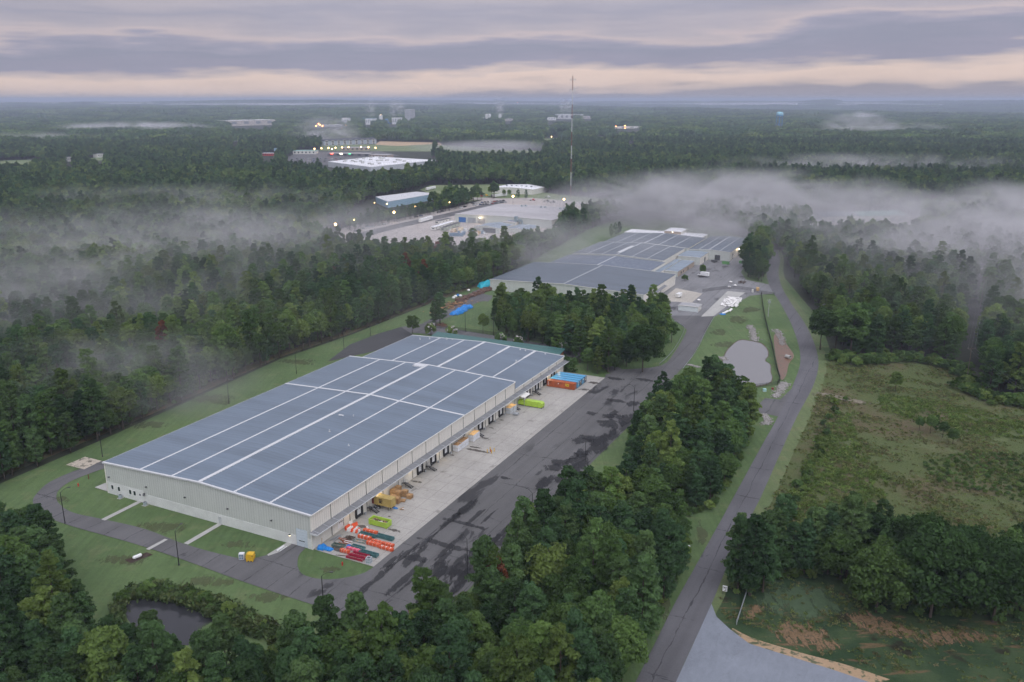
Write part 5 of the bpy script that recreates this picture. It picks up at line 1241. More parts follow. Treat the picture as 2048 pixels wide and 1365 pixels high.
tag(m_.build('scrap_heap', WOOD_DK, None, WL(31, 398, .12), -TH), 'dark scrap heap by the trees of the plant yard', 'scrap heap', kind='stuff')
tarp('blue tarp under the short row of white sacks', 0, 0, 1.6, 1.4, .5, 8, loc=WL(39.2, 307, .12))
# lime skips by the plant
for x, y, lb in ((4.5, 458, 'lime green skip by the dark door of the far plant'), (15, 466, 'lime green skip near the trees of the far plant')):
    t = thing('skip', lb, 'skip', WL(x, y, .12), -TH)
    m_ = MB()
    for a in ((0, 5, 0, .1), (0, 5, 2.1, 2.2), (0, .1, .1, 2.1), (4.9, 5, .1, 2.1)): m_.b0(*a, .2, 1.9)
    m_.b0(0, 5, 0, 2.2, .1, .2); m_.build('body', plain('mid_green_paint', (.14, .34, .12), .5), t); MB().b0(-.1, 5.1, -.1, 0, 1.7, 1.9).build('rim', plain('mid_green_paint', (.14, .34, .12)), t)
box_trailer('dark pickup-sized trailer at the east wing door', WL(-2, 462, .12), -TH, 4.5, 1.9, 1.3, DARK)
# guard rails, fences
def rail(label, pts, h=.75, name='guard_rail', mat=GREYM, gap=4.0, rails=((.55, .3),), postmat=None, cat='guard rail'):
    t = thing(name, label, cat, pts[0]); o0 = Vector(pts[0]); q = [Vector(p) - o0 for p in smooth(pts, 6)]
    for z, w in rails:
        m = MB()
        for a, b in zip(q[:-1], q[1:]): m.beam(a + Vector((0, 0, z)), b + Vector((0, 0, z)), .06, w)
        m.build('rail', mat, t)
    d = 0.0; pm = MB().b0(-.07, .07, -.07, .07, 0, h).mesh('post', postmat or mat)
    for a, b in zip(q[:-1], q[1:]):
        while d < (b - a).length: link('post', pm, t, a + (b - a).normalized() * d); d += gap
        d -= (b - a).length
    return t
rail('white guard rail on the tree side of the driveway', [WL(*p, .1) for p in ((35.0, 199.4), (34.4, 225), (29.2, 263), (24, 274), (19.5, 279))])
rail('white guard rail on the pond side of the driveway', [WL(*p, .1) for p in ((46.2, 198), (44.4, 229), (40, 265), (36.3, 301))])
def m_mesh(name, col, op):
    m, nt, b = newmat(name); tr = nt.nodes.new('ShaderNodeBsdfTransparent'); mx_ = nt.nodes.new('ShaderNodeMixShader'); mx_.inputs[0].default_value = op
    b.inputs['Base Color'].default_value = (*col, 1); nt.links.new(tr.outputs[0], mx_.inputs[1]); nt.links.new(b.outputs[0], mx_.inputs[2])
    nt.links.new(mx_.outputs[0], [n for n in nt.nodes if n.type == 'OUTPUT_MATERIAL'][0].inputs['Surface']); return m
CHAIN = m_mesh('black_chain_link', (.02, .02, .022), .35); SILT = m_mesh('black_silt_cloth', (.02, .02, .02), .92)
def fence(label, pts, h=1.8, fabric=CHAIN, gap=3.0, name='chain_link_fence', k=4):
    t = thing(name, label, 'fence', pts[0]); o0 = Vector(pts[0]); q = [Vector(p) - o0 for p in (smooth(pts, k) if k > 1 else pts)]
    f = MB(); r = MB()
    for a, b in zip(q[:-1], q[1:]):
        f.add([a + Vector((0, 0, .05)), b + Vector((0, 0, .05)), b + Vector((0, 0, h)), a + Vector((0, 0, h))], [(0, 1, 2, 3)]); r.bar(a + Vector((0, 0, h)), b + Vector((0, 0, h)), .03, 4)
    f.build('fabric', fabric, t); r.build('top_rail', BLACK, t)
    d = 0.0; pm = MB().bar((0, 0, 0), (0, 0, h + .05), .04, 5).mesh('post', BLACK)
    for a, b in zip(q[:-1], q[1:]):
        while d < (b - a).length: link('post', pm, t, a + (b - a).normalized() * d); d += gap
        d -= (b - a).length
fence('black fence along the far side of the back lane', [P(*p, .05) for p in ((862, 655), (900, 660), (1016, 675), (1115, 690), (1160, 702))])
fence('dense black fence running down beside the pond', [P(*p, .05) for p in ((1522, 588), (1530, 640), (1543, 690), (1551, 730), (1558, 755), (1560, 762), (1555, 770))], 1.9, SILT)
fence('black fence along the near bank of the pond', [P(*p, .05) for p in ((1555, 770), (1530, 774), (1495, 778), (1470, 779))], 1.7)
fence('black gate fence at the plant yard entrance', [P(*p, .05) for p in ((1405, 585), (1440, 580), (1470, 578), (1500, 582), (1522, 588), (1550, 592))], 2.0, CHAIN, 3.0, 'chain_link_fence', 1)
fence('thin fence along the foot of the west woods', [P(*p, .05) for p in ((560, 706), (700, 660), (800, 626), (870, 598))], 1.6, CHAIN, 6)
# gate arm and metal sign panel near the road
t = thing('road_sign', 'white sign board with a black angular letter mark on two posts', 'sign', P(1449, 1190, .05), math.radians(-22))
MB().b0(-.55, .55, -.04, .04, .95, 2.45).build('board', WHITE, t)
for x in (-.42, .28): MB().b0(x - .05, x + .05, .045, .14, 0, 2.3).build('post', BLACK, t)
m_ = MB()
for a, b in (((-.45, 2.12), (.5, 2.0)), ((-.32, 2.25), (-.32, 1.5)), ((.32, 2.05), (.32, 1.0)), ((-.28, 2.08), (.28, 1.5)), ((-.1, 1.15), (.28, 1.32))):
    m_.beam((a[0], -.06, a[1]), (b[0], -.06, b[1]), .03, .12)
m_.build('letter_mark', BLACK, t)
t = thing('swing_gate', 'grey steel swing gate standing open by the apron', 'gate', P(1473, 1250, .08), 0)
ge = Vector(P(1494, 1185, .08)) - Vector(P(1473, 1250, .08)); gl = ge.length
t.rotation_euler = (0, 0, math.atan2(ge.y, ge.x))
for z in (.25, .7, 1.15): MB().bar((0, 0, z), (gl, 0, z), .05).build('rail', GREYM, t)
for k in range(8): MB().bar((gl * k / 7, 0, .2), (gl * k / 7, 0, 1.2), .04).build('upright', GREYM, t)
MB().b0(.05, gl - .05, -.01, .01, .25, 1.15).build('mesh_panel', m_mesh('grey_chain_link', (.3, .31, .34), .55), t)
for x in (0, gl): MB().bar((x, 0, 0), (x, 0, 1.5), .09).build('gate_post', GREYM, t)
t = thing('rubble', 'grey rubble heap in the rough field above the pines', 'rubble', P(1698, 1030, .08))
r_ = random.Random(6)
for q in range(10): MB().box(r_.uniform(-1.6, 1.6), r_.uniform(-1, 1), .25, r_.uniform(.4, .9), r_.uniform(.4, .8), .5, r_.uniform(0, 3), r_.uniform(-.4, .4)).build('block', STONE, t)
# riprap channels
def rock_mesh(seed):
    r = random.Random(seed); m = MB(); n = 6; v = []
    for z, rr in ((0, .42), (.22, .5), (.42, .3)):
        for i in range(n): v.append((rr * r.uniform(.7, 1.2) * math.cos(i * 2 * math.pi / n), rr * r.uniform(.7, 1.2) * math.sin(i * 2 * math.pi / n), z + r.uniform(-.05, .05)))
    m.add(v, [(k * n + i, k * n + (i + 1) % n, (k + 1) * n + (i + 1) % n, (k + 1) * n + i) for k in range(2) for i in range(n)] + [tuple(range(2 * n, 3 * n))]); return m
def riprap(label, pts, w, n, seed):
    r = random.Random(seed); m = MB(); q = [Vector(P(*p, .05)) for p in pts]; seg = smooth([tuple(p) for p in q], 4)
    for k in range(n):
        a = seg[min(len(seg) - 2, int(r.random() * (len(seg) - 1)))]; b = seg[min(len(seg) - 1, seg.index(a) + 1)]; f = r.random()
        rk = rock_mesh(r.randint(0, 9999)); dx, dy = r.gauss(0, w / 3.2), r.gauss(0, w / 3.2); s = r.uniform(.45, .95)
        m.add([(a[0] + (b[0] - a[0]) * f + dx + x * s, a[1] + (b[1] - a[1]) * f + dy + y * s, .05 + z * s) for x, y, z in rk.v], rk.f, k % 2)
    tag(m.build('riprap', [STONE, plain('pale_stone', (.30, .285, .27), .9, .3, 2.)]), label, 'riprap', kind='stuff')
riprap('grey stone channel running down into the pond', [(1500, 652), (1507, 668), (1510, 682)], 3.0, 420, 1)
riprap('stone channel by the culvert beside the road', [(1553, 660), (1560, 672), (1566, 690)], 3.0, 260, 2)
riprap('pale stone channel at the spur mouth', [(1570, 766), (1562, 780), (1550, 795)], 3.0, 380, 3)
riprap('small stone outfall on the west bank of the pond', [(1442, 716), (1450, 719)], 2.4, 130, 4)
riprap('pale stone outfall under the driveway rail', [(1375, 730), (1398, 735)], 1.5, 120, 5)
riprap('pale stones at the tree edge by the spur', [(1524, 830), (1536, 838), (1530, 850)], 2.2, 260, 6)
sheet('cut_bank', smooth(px([(1548, 672), (1562, 668), (1574, 690), (1588, 712), (1578, 728), (1572, 752), (1562, 760), (1556, 735), (1550, 705)]), 4, True), 0.085, m_worn('red_cut_earth', (.17, .095, .06), (.085, .095, .045), .55), 'bare reddish gully beside the pond fence')
m_ = MB(); m_.lathe([(.9, -1.2), (.9, 1.2), (.75, 1.2), (.75, -1.2), (.9, -1.2)], 12); o = m_.build('culvert_pipe', CONC2, None, P(1576, 714, .8)); o.rotation_euler = (math.radians(90), 0, .6); tag(o, 'round concrete culvert mouth in the red gully', 'culvert')
def post_box(label, p, mat, w=.7, h=.9):
    t = thing('utility_box', label, 'utility box', P(*p, .05)); MB().b0(-w / 2, w / 2, -w / 2, w / 2, .08, h).build('body', mat, t); MB().b0(-w / 2 - .05, w / 2 + .05, -w / 2 - .05, w / 2 + .05, h, h + .08).build('lid', mat, t); MB().b0(-w / 2 - .1, w / 2 + .1, -w / 2 - .1, w / 2 + .1, 0, .08).build('base_pad', CONC2, t)
post_box('pale teal utility box on the lawn below the pond', (1529, 783), plain('pale_teal', (.35, .55, .55), .6), 1.2, 1.0); post_box('brown utility box beside the pale teal one', (1545, 780), OXRED, .8, .8); post_box('small white marker box at the road edge of the pine strip', (1378, 1098), WHITE, .4, .8)
post_box('white utility box at the plant gate', (1505, 585), OFFW, 1.0, 1.8); post_box('larger beige gate box at the plant entrance', (1515, 582), PLY, 1.6, 2.2)
# utility poles
def upole(label, p, h=11, arm=2.4, drum_=False, mat=None):
    mat = mat or plain('pole_wood', (.16, .13, .11), .9, .2); t = thing('utility_pole', label, 'utility pole', P(*p, 0.0), 0)
    MB().bar((0, 0, 0), (0, 0, h), .17, 7, .11).build('pole', mat, t); MB().b0(-arm / 2, arm / 2, -.07, .07, h - .7, h - .55).build('crossarm', mat, t)
    for x in (-arm * .45, 0, arm * .45): MB().bar((x, 0, h - .55), (x, 0, h - .25), .06).build('insulator', OFFW, t)
    if drum_:
        for x in (-.5, .5): MB().bar((x, -.1, h - 2.2), (x, -.1, h - 1.2), .28, 9).build('transformer', GREYM, t)
    return t
upole('bare utility pole with transformers on the lawn by the road', (1536, 634), 10, 2.0, True, plain('grey_pole', (.42, .42, .42), .8)); upole('pale utility pole at the edge of the east woods', (1645, 640), 9, 1.4, False, plain('grey_pole', (.42, .42, .42)))
u1 = upole('dark utility pole standing in the red clay cutting', (1933, 763), 15, 3.2)
u2 = upole('utility pole farther along the cutting in the east woods', (1957, 640), 24, 3.2); u3 = upole('utility pole outside the woods at the frame edge', (2110, 900), 14, 3.2)
for a, b, lb in ((u1, u2, 'sagging wires from the clay-cutting pole into the woods'), (u1, u3, 'sagging wires from the clay-cutting pole over the field')):
    m_ = MB(); A_, B_ = a.location, b.location
    for x in (-1.4, 0, 1.4):
        prev = None
        for k in range(13):
            f = k / 12; q = (A_.x + (B_.x - A_.x) * f + x, A_.y + (B_.y - A_.y) * f, (A_.z + (15 if a is u1 else 24) - .25) * (1 - f) + (B_.z + (24 if b is u2 else 14) - .25) * f - 4 * 2.2 * f * (1 - f))
            if prev: m_.bar(prev, q, .02, 3)
            prev = q
    tag(m_.build('power_line', GREYM), lb, 'power line', kind='stuff')
# timber pile, covered heaps, sawdust bank behind the warehouse
t = thing('log_pile', 'brown pile of cut timber beside the lane to the far plant', 'log pile', P(905, 612, .05), -TH)
r_ = random.Random(12); LG = [MB().bar((-1.1, 0, 0), (1.1, 0, 0), .17, 6, .14).mesh('log', m__) for m__ in (WOOD, plain('charred_log', (.12, .08, .06), .9), plain('orange_log', (.45, .22, .09), .9, .2))]
for q in range(170):
    u, v = r_.gauss(0, 1), r_.gauss(0, 1)
    o = link('log', LG[r_.choice((0, 0, 1, 1, 2))], t, (u * 3.2 + v * 1.2, v * 7.5, .2 + max(0, 1.1 - .45 * (u * u + v * v)) * r_.random() * 1.4)); o.rotation_euler = (0, r_.uniform(-.3, .3), r_.uniform(0, 3))
BT = [P(*q, .12) for q in ((914, 628), (922, 623), (933, 617))]
for q, lb in zip(BT, ('near end of the long blue tarp-covered heap on the lawn', 'middle of the long blue tarp-covered heap on the lawn', 'far end of the long blue tarp-covered heap on the lawn')): tarp(lb, 0, 0, 2.6, 4.6, 2.4, int(q[0] * 10) % 77, loc=q, rz=-.25)
tarp('turquoise tarp over the bank at the plant corner', 0, 0, 4, 8, 3.2, 31, TARP2, loc=P(972, 571, .1))
m_ = MB(); r_ = random.Random(14)
for q in range(60):
    f = r_.random(); p = WL(-107 - 8 * f * .2, 268 + 48 * (1 - f), 0); m_.box(p[0] + r_.uniform(-1.5, 1.5), p[1] + r_.uniform(-2, 2), r_.uniform(.3, 1.4), r_.uniform(1.5, 3), r_.uniform(1.5, 3), r_.uniform(.6, 1.6), r_.uniform(0, 3), r_.uniform(-.3, .3))
tag(m_.build('bark_bank', plain('bark_chips', (.13, .075, .055), .95, .3, 1.)), 'long brown bank of bark chips against the west woods', 'bark bank', kind='stuff')
for p, lb, m__ in (((916, 593), 'blue sack bale among white ones by the timber', TARP), ((911, 595), 'white sack bale nearest the woods by the timber', BAR_WH), ((921, 594), 'white sack bale on the lane side by the timber', BAR_WH), ((907, 598), 'white sack bale with red tie by the timber', BAR_WH), ((937, 583), 'small white sheet bundle on the bark bank', BAR_WH), ((964, 585), 'white and blue bale beside the lane bend', BAR_WH), ((968, 582), 'blue bale beside the lane bend', TARP)):
    me = sack_mesh(int(p[0]), m__); o = link('sack_bale', me, None, P(*p, .12)); o.scale = (1.7, 1.7, 1.5); tag(o, lb, 'sack bale')

# ================================================================== workshop plant with its gravel yard
t = shed('workshop', 'large workshop hall with pale grey membrane roof in the gravel yard', -281, -178, 568, 660, 7.6, 8.6, ROOF_GR, 0, (), [('S', 4, 8, .1, 5, BLUE), ('S', 14, 9, .1, 5, GREYM), ('S', 25, 8, .1, 5, plain('steel_grey_door', (.3, .31, .33), .5)), ('S', 58, 8, .1, 5, BLUE)], bay=15, cat='workshop', trim=GREYM)
for x, y in ((35, 78), (38, 81), (58, 76), (61, 79), (79, 76), (82, 79)):
    m_ = MB(); z = 7.9 + .7; m_.b0(x - 1, x + 1, y - .8, y + .8, z - .3, z + .9); o = m_.build('roof_unit', plain('unit_blue_grey', (.30, .38, .42), .6, .1), t); MB().bar((x, y, z + .9), (x, y, z + 1.6), .5, 8).build('fan_cowl', GREYM, o)
m_ = MB(); m_.b0(66, 68.5, -4, -1.2, 0, 9.5); m_.b0(68.5, 73, -3.6, -1.6, 5, 7); m_.bar((71, -2.6, 0), (71, -2.6, 5), .5); m_.bar((74, -3, 0), (74, -3, 6), .8, 8); m_.build('dust_collector', plain('collector_blue_grey', (.24, .30, .33), .6, .1), t)
shed('workshop', 'small gabled workshop with pale blue roof and open front', -233, -207, 518, 545, 4.6, 6.2, ROOF_LT, 0, (), [('S', 2.5, 4, .1, 3.4, GREYM), ('S', 9, 13, .1, 4.3, DARK)], cat='workshop', panels=False)
shed('workshop', 'low lean-to sheds with blue-grey roofs behind the roadside trees', -206, -184, 528, 556, 3.4, 4.2, ROOF_LT, 1, (), [], cat='workshop', panels=False)
shed('workshop', 'dark-fronted shed with tan roof at the end of the hall', -195, -180.5, 574, 594, 5.0, 6.2, plain('tan_roof', (.46, .41, .35), .7, .1, .2), 0, (), [('S', .4, 13.6, .2, 4.8, DARK)], cat='workshop', panels=False, wall_x=DARK)
shed('workshop', 'small low block against the front of the hall', -225, -212, 560, 567.8, 4.4, 4.5, ROOF_GR, 0, (), [('S', 3, 2, .1, 2.4, DARK)], cat='workshop', panels=False)
shed('workshop', 'beige block behind the dust collector', -199, -188, 600, 640, 5.2, 5.4, ROOF_GR, 0, (), [], cat='workshop', panels=False)
for a in ((-177, -160, 640, 662, 'grey tank house at the far end of the hall'), ):
    shed('workshop', a[-1], *a[:4], 5.0, 6.0, ROOF_GR, 0, (), [], cat='workshop', panels=False)
# site offices and trailers (positions in the site frame)
def caravan(name, label, p0, p1, w, h, wall, roof, win=4, base=.6):
    a, b = Vector((*p0, 0)), Vector((*p1, 0)); L = (b - a).length; t = thing(name, label, 'trailer', (a.x, a.y, .08), math.atan2(b.y - a.y, b.x - a.x))
    MB().b0(0, L, -w / 2, w / 2, base, base + h).build('body', wall, t); MB().b0(-.1, L + .1, -w / 2 - .1, w / 2 + .1, base + h, base + h + .15).build('roof', roof, t)
    for k in range(win): MB().b0(L * (k + .3) / win, L * (k + .3) / win + 1.2, -w / 2 - .03, -w / 2, base + 1.0, base + 2.0).build('window', GLASS, t)
    MB().b0(-.03, 0, -w * .3, w * .3, base + .9, base + 2).build('window', GLASS, t)
    for x in (1.2, L - 1.2):
        for y in (-w / 2 + .2, w / 2 - .2): MB().b0(x - .15, x + .15, y - .15, y + .15, 0, base).build('support', DARK, t)
def semi(label, p0, p1, roof=WHITE, body=WHITE, name='semi_trailer'):
    a, b = Vector((*p0, 0)), Vector((*p1, 0)); L = (b - a).length; t = thing(name, label, 'trailer', (a.x, a.y, .08), math.atan2(b.y - a.y, b.x - a.x))
    MB().b0(0, L, -1.3, 1.3, 1.1, 4.0).build('body', body, t); MB().b0(-.05, 0, -1.2, 1.2, 1.2, 3.9).build('rear_door', OFFW, t)
    for x in (.9, 2.1):
        for y in (-1.1, 1.1): wheel(t, x, y, .5, .3)
    for y in (-.7, .7): MB().b0(L - 3, L - 2.8, y - .1, y + .1, 0, 1.1).build('landing_leg', BLACK, t)
semi('long white semi trailer parked on the gravel beside the lane', (-89, 826), (-80, 853)); caravan('site_office', 'white site office with grey roof nearest the hall doors', (-72, 817.5), (-61, 839.5), 4.5, 2.7, OFFW, DARK)
caravan('site_office', 'long white site office with a pale roof in the middle of three', (-72, 778), (-56, 819), 4.2, 2.8, OFFW, ROOF_WH, 6); caravan('site_office', 'long greenish site office on the stock side', (-63, 774), (-51, 809), 4.2, 2.7, plain('pale_green_wall', (.42, .45, .38), .7), DARK, 5)
semi('white semi trailer parked on the meadow behind the blue-walled store', (-112, 1133), (-103, 1157)); semi('white semi trailer by the trucks at the far road', P(986, 396)[:2], P(1013, 393)[:2])
# blue-walled store in the wood
t = thing('store_building', 'pale blue-walled store with a white roof in the wood edge', 'store', P(752, 404, 0)[:2] + (0,), 0)
bl = [Vector(P(*q, 7)[:2]) for q in ((751, 394), (832, 384), (874, 385.5), (800, 399), (775, 404))]; o0 = Vector(t.location[:2])
cor = [bl[0] - o0, bl[4] - o0, bl[2] - o0 + Vector((0, -12)), bl[1] - o0]
MB().prism([tuple(q) for q in cor], 0, 6.9).build('wall', SKYB, t); MB().prism([tuple(q * 1.003) for q in cor], 6.9, 7.15).build('roof', plain('white_grey_roof', (.55, .55, .57), .6, .06, .05), t)
# white gabled hall behind the meadow
t = shed('store_building', 'white gabled hall half hidden by trees behind the meadow', -374, -316, 826, 872, 6.5, 7.8, ROOF_WH, 0, (), [], wall_x=OFFW, wall_y=OFFW, cat='store', panels=False)
for k in range(6): MB().b0(10 + k * 7, 12 + k * 7, 20, 22, 7.2, 8.8).build('roof_vent', GREYM, t)
# stock in the yard
STOCKM = [plain('stock_white', (.66, .66, .66), .6, .08), PLY, plain('stock_blue', (.16, .24, .33), .6), GREYM, plain('stock_cream', (.62, .52, .38), .7), plain('stock_tan', (.46, .34, .25), .8)]
r_ = random.Random(33); stock_me = {}
def stock(label, u, v, sx, sy, h, mi):
    key = (mi, round(sx), round(sy), round(h)); t = thing('pallet_load', label, 'pallet load', WL(u, v, .08), -TH + r_.uniform(-.1, .1), 'pallet loads in the workshop yard')
    if key not in stock_me:
        a, b, c = max(1, key[1]), max(1, key[2]), max(1, key[3]); stock_me[key] = (MB().b0(0, a, 0, b, .15, c).mesh('load', STOCKM[mi]), MB().b0(0, a, 0, b, 0, .145).mesh('skid_board', WOOD))
    link('load', stock_me[key][0], t); link('skid_board', stock_me[key][1], t)
for q in range(95):
    u, v = r_.uniform(-252, -214), r_.uniform(494, 553)
    if -235 < u < -205 and 514 < v < 547: continue
    if u < -246 and v > 520: continue
    mi = r_.choice((0, 0, 0, 1, 2, 3, 5)); hh = r_.choice((1, 2, 2, 3))
    where = 'by the small gabled workshop' if u > -238 else 'by the site offices'
    stock('%s %s pallet load %s, %s' % (('low', 'low', 'medium', 'tall')[hh], ('white', 'plywood', 'dark blue', 'grey', 'cream', 'tan')[mi], where, 'hall end of the stock yard' if v > 525 else 'wood end of the stock yard'), u, v, r_.choice((1, 2, 2, 3)), r_.choice((1, 2, 3)), hh, mi)
for u, v, lb in ((-250, 506, 'cream timber pack stack nearest the site offices'), (-246, 512, 'cream timber pack stack, second from the site offices'), (-249, 517, 'cream timber pack stack behind the first two'), (-243, 505, 'cream timber pack stack on the yard side')):
    stock(lb, u, v, 3, 5, 3, 4)
container('dark blue container at the edge of the workshop yard', WL(-240, 486, .08), -TH + .3, 12, plain('stock_blue', (.16, .24, .33)), 0, 2.8)
# cars
def car_mesh():
    b = MB(); b.prof([(-2.2, .35), (2.2, .35), (2.25, .75), (1.35, .92), (-1.9, .95), (-2.2, .8)], -.88, .88)
    c = MB(); c.add([(-1.75, -.8, .93), (1.2, -.8, .91), (.55, -.66, 1.45), (-1.2, -.66, 1.46), (-1.75, .8, .93), (1.2, .8, .91), (.55, .66, 1.45), (-1.2, .66, 1.46)], [(0, 1, 2, 3), (7, 6, 5, 4), (1, 5, 6, 2), (0, 3, 7, 4), (3, 2, 6, 7)])
    w = MB().bar((0, -.1, .33), (0, .1, .33), .33, 10); return b, c, w
CB, CC, CW = car_mesh(); CWM = CW.mesh('wheel', RUBBER); CCM = CC.mesh('cabin', GLASS); CROOF = MB().b0(-1.2, .55, -.65, .65, 1.462, 1.5)
CPAINT = {'white': plain('car_white', (.7, .7, .7), .3), 'black': plain('car_black', (.03, .03, .035), .25), 'silver': plain('car_silver', (.4, .41, .43), .3), 'red': plain('car_red', (.35, .03, .03), .3), 'blue': plain('car_blue', (.05, .09, .2), .3), 'grey': plain('car_grey', (.14, .145, .155), .3)}
CBM = {k: (CB.mesh('body', m), CROOF.mesh('roof', m)) for k, m in CPAINT.items()}
def car(label, loc, rz, col, grp='cars parked by the workshop plant', s=1.0):
    t = thing('parked_car', label, 'car', loc, rz, grp); link('body', CBM[col][0], t); link('cabin', CCM, t); link('roof', CBM[col][1], t)
    for x in (-1.35, 1.4):
        for y in (-.8, .8): link('wheel', CWM, t, (x, y, 0))
    t.scale = (s, s, s)
for (x, y), c, lb in (((726, 459), 'silver', 'silver car on the gravel nearest the tree clump'), ((738, 456), 'white', 'white car on the gravel beside the blue pickup'), ((745, 455), 'silver', 'silver car third along the gravel row'), ((760, 451), 'white', 'white car fourth along the gravel row'), ((768, 449), 'white', 'white car at the far end of the gravel row'), ((735, 454), 'blue', 'blue pickup-coloured car behind the gravel row'), ((712, 464), 'grey', 'grey car half in the mist'),
                      ((842, 433), 'blue', 'dark blue car parked under the wood edge'), ((832, 435), 'black', 'black car parked under the wood edge'), ((885, 424), 'black', 'black car by the wood farther up the lane'), ((878, 426), 'grey', 'grey car by the wood farther up the lane'), ((922, 417), 'white', 'white car at the tip of the tree belt'), ((930, 415), 'black', 'black car at the tip of the tree belt')):
    car(lb, P(x, y, .1), -TH + random.uniform(-.2, .2) + 1.4, c)
cols = ['black', 'silver', 'white', 'blue', 'grey', 'black', 'white', 'red', 'grey', 'silver']
for q in range(22):
    x = 945 + (q % 11) * 6.2 + (q // 11) * 3; y = 408 - (q % 11) * .55 + (q // 11) * 3.6
    car('car in the crowded parking by the far road, %s paint' % cols[q % 10], P(x, y, .1), random.uniform(0, 3), cols[q % 10], 'cars in the crowded parking by the far road')
for q in range(30):
    car('parked %s car in the shopping car park' % cols[q % 10], PG(596 + (q % 10) * 11 + random.uniform(-3, 3), 319 + (q // 10) * 3.2)[:2] + (.45,), random.uniform(0, .4), cols[q % 10], 'cars in the shopping car park', 1.1)
def old_truck(label, loc, rz, cab, bed=DARK):
    t = thing('old_truck', label, 'truck', loc, rz, 'old trucks on the meadow'); MB().b0(-3, 1.0, -1.1, 1.1, .9, 1.2).build('flatbed', bed, t); MB().b0(1.05, 2.6, -1.1, 1.1, .6, 2.6).build('cab', cab, t); MB().b0(2.6, 3.8, -.8, .8, .6, 1.6).build('bonnet', cab, t); MB().b0(2.6, 2.63, -.9, .9, 1.7, 2.4).build('windscreen', GLASS, t)
    for x in (-2, 3.2):
        for y in (-1, 1): wheel(t, x, y, .5, .3)
for (x, y), c, lb in (((948, 394), RED, 'red old truck first in the meadow row'), ((960, 394), RED, 'red old truck second in the meadow row'), ((970, 393), YELLOW, 'tan old truck behind the red ones'), ((981, 395), DARK, 'dark old truck beside the white semi trailer'), ((1064, 402), RED, 'red and white old truck right of the lit lamp'), ((1092, 404), DARK, 'dark machinery truck in the misty meadow'), ((1104, 406), DARK, 'dark machinery truck farther along the misty meadow'), ((1094, 396), WHITE, 'white old truck in the mist by the mast')):
    old_truck(lb, P(x, y, .06), random.uniform(-.6, .6), c)
m_ = MB(); m_.b0(-2, 2, -1.5, 1.5, 0, 3); m_.b0(-2.3, 2.3, -1.8, 1.8, 3, 3.2); tag(m_.build('hay_shelter', DARK, None, P(956, 386, .05)), 'small dark shelter out on the meadow', 'shelter')
# lit lamps of the workshop plant
for (x, y), r, lb in (((634, 457), .85, 'bright amber lamp in the mist nearest the frame edge'), ((671, 449), .85, 'bright amber lamp in the mist beside the gravel yard'), ((788, 425), .85, 'bright amber lamp against the dark trees by the lane'), ((831, 414), .75, 'amber lamp against the trees farther up the lane'), ((1026, 393), .85, 'bright amber lamp in front of the white gabled hall'), ((1128, 399), .9, 'amber lamp in the mist at the foot of the mast'), ((899, 405), .35, 'small orange lamp in the tree belt'), ((708, 440), .35, 'small dim lamp above the gravel yard mist'), ((774, 408), .4, 'small pinkish lamp at the blue-walled store'), ((749, 406), .3, 'faint lamp at the corner of the blue-walled store'), ((1201, 408), .4, 'small pale lamp in the mist right of the mast'), ((1407, 403), .35, 'faint lamp glinting in the thick mist'), ((1352, 413), .3, 'second faint lamp glinting in the thick mist')):
    bulb(lb, P(x, y, 9.5), r * 1.35, LAMP_WARM)
bulb('lit lamp on the front wall of the workshop hall', WL(-253, 566.5, 5.6), .55, LAMP_WHITE, 400)
# ================================================================== the radio mast
MX, MY, _ = P(1141, 398); MH = 141.0
t = thing('radio_mast', 'tall red and white banded lattice mast with antennas at the top', 'mast', (MX, MY, 0))
bands = 9
for k in range(bands):
    z0, z1 = MH * k / bands, MH * (k + 1) / bands; m_ = MB(); R0 = .55
    cs = [(R0 * math.cos(a), R0 * math.sin(a)) for a in (.5, .5 + 2.094, .5 + 4.189)]
    for c in cs: m_.bar((*c, z0), (*c, z1), .10, 5)
    n = 7
    for j in range(n):
        za, zb = z0 + (z1 - z0) * j / n, z0 + (z1 - z0) * (j + 1) / n
        for q in range(3): m_.bar((*cs[q], za), (*cs[(q + 1) % 3], zb), .07, 4); m_.bar((*cs[q], zb), (*cs[(q + 1) % 3], zb), .06, 4)
    m_.build('mast_section', STEELR if k % 2 == 0 else STEELW, t)
for z in (MH - 3.5, MH - 15):
    for q in range(6):
        a = q * math.pi / 3; rr = 3.2; m_ = MB(); m_.b0(-.25, .25, -.15, .15, -1.2, 1.2); o = m_.build('antenna', STEELW, t, (rr * math.cos(a), rr * math.sin(a), z)); o.rotation_euler = (0, 0, a)
        MB().bar((0, 0, z), (rr * math.cos(a), rr * math.sin(a), z), .08, 5).build('antenna_arm', GREYM, t)
MB().bar((0, 0, MH), (0, 0, MH + 4), .05, 5).build('whip_antenna', GREYM, t); MB().bar((0, 0, MH), (0, 0, MH + .6), .3, 8).build('beacon', OXRED, t)
for q in range(3):
    a = .5 + q * 2.094
    for z in (MH * .5, MH * .92): MB().bar((.7 * math.cos(a), .7 * math.sin(a), z), (70 * math.cos(a), 70 * math.sin(a), 0), .02, 3).build('guy_wire', GREYM, t)
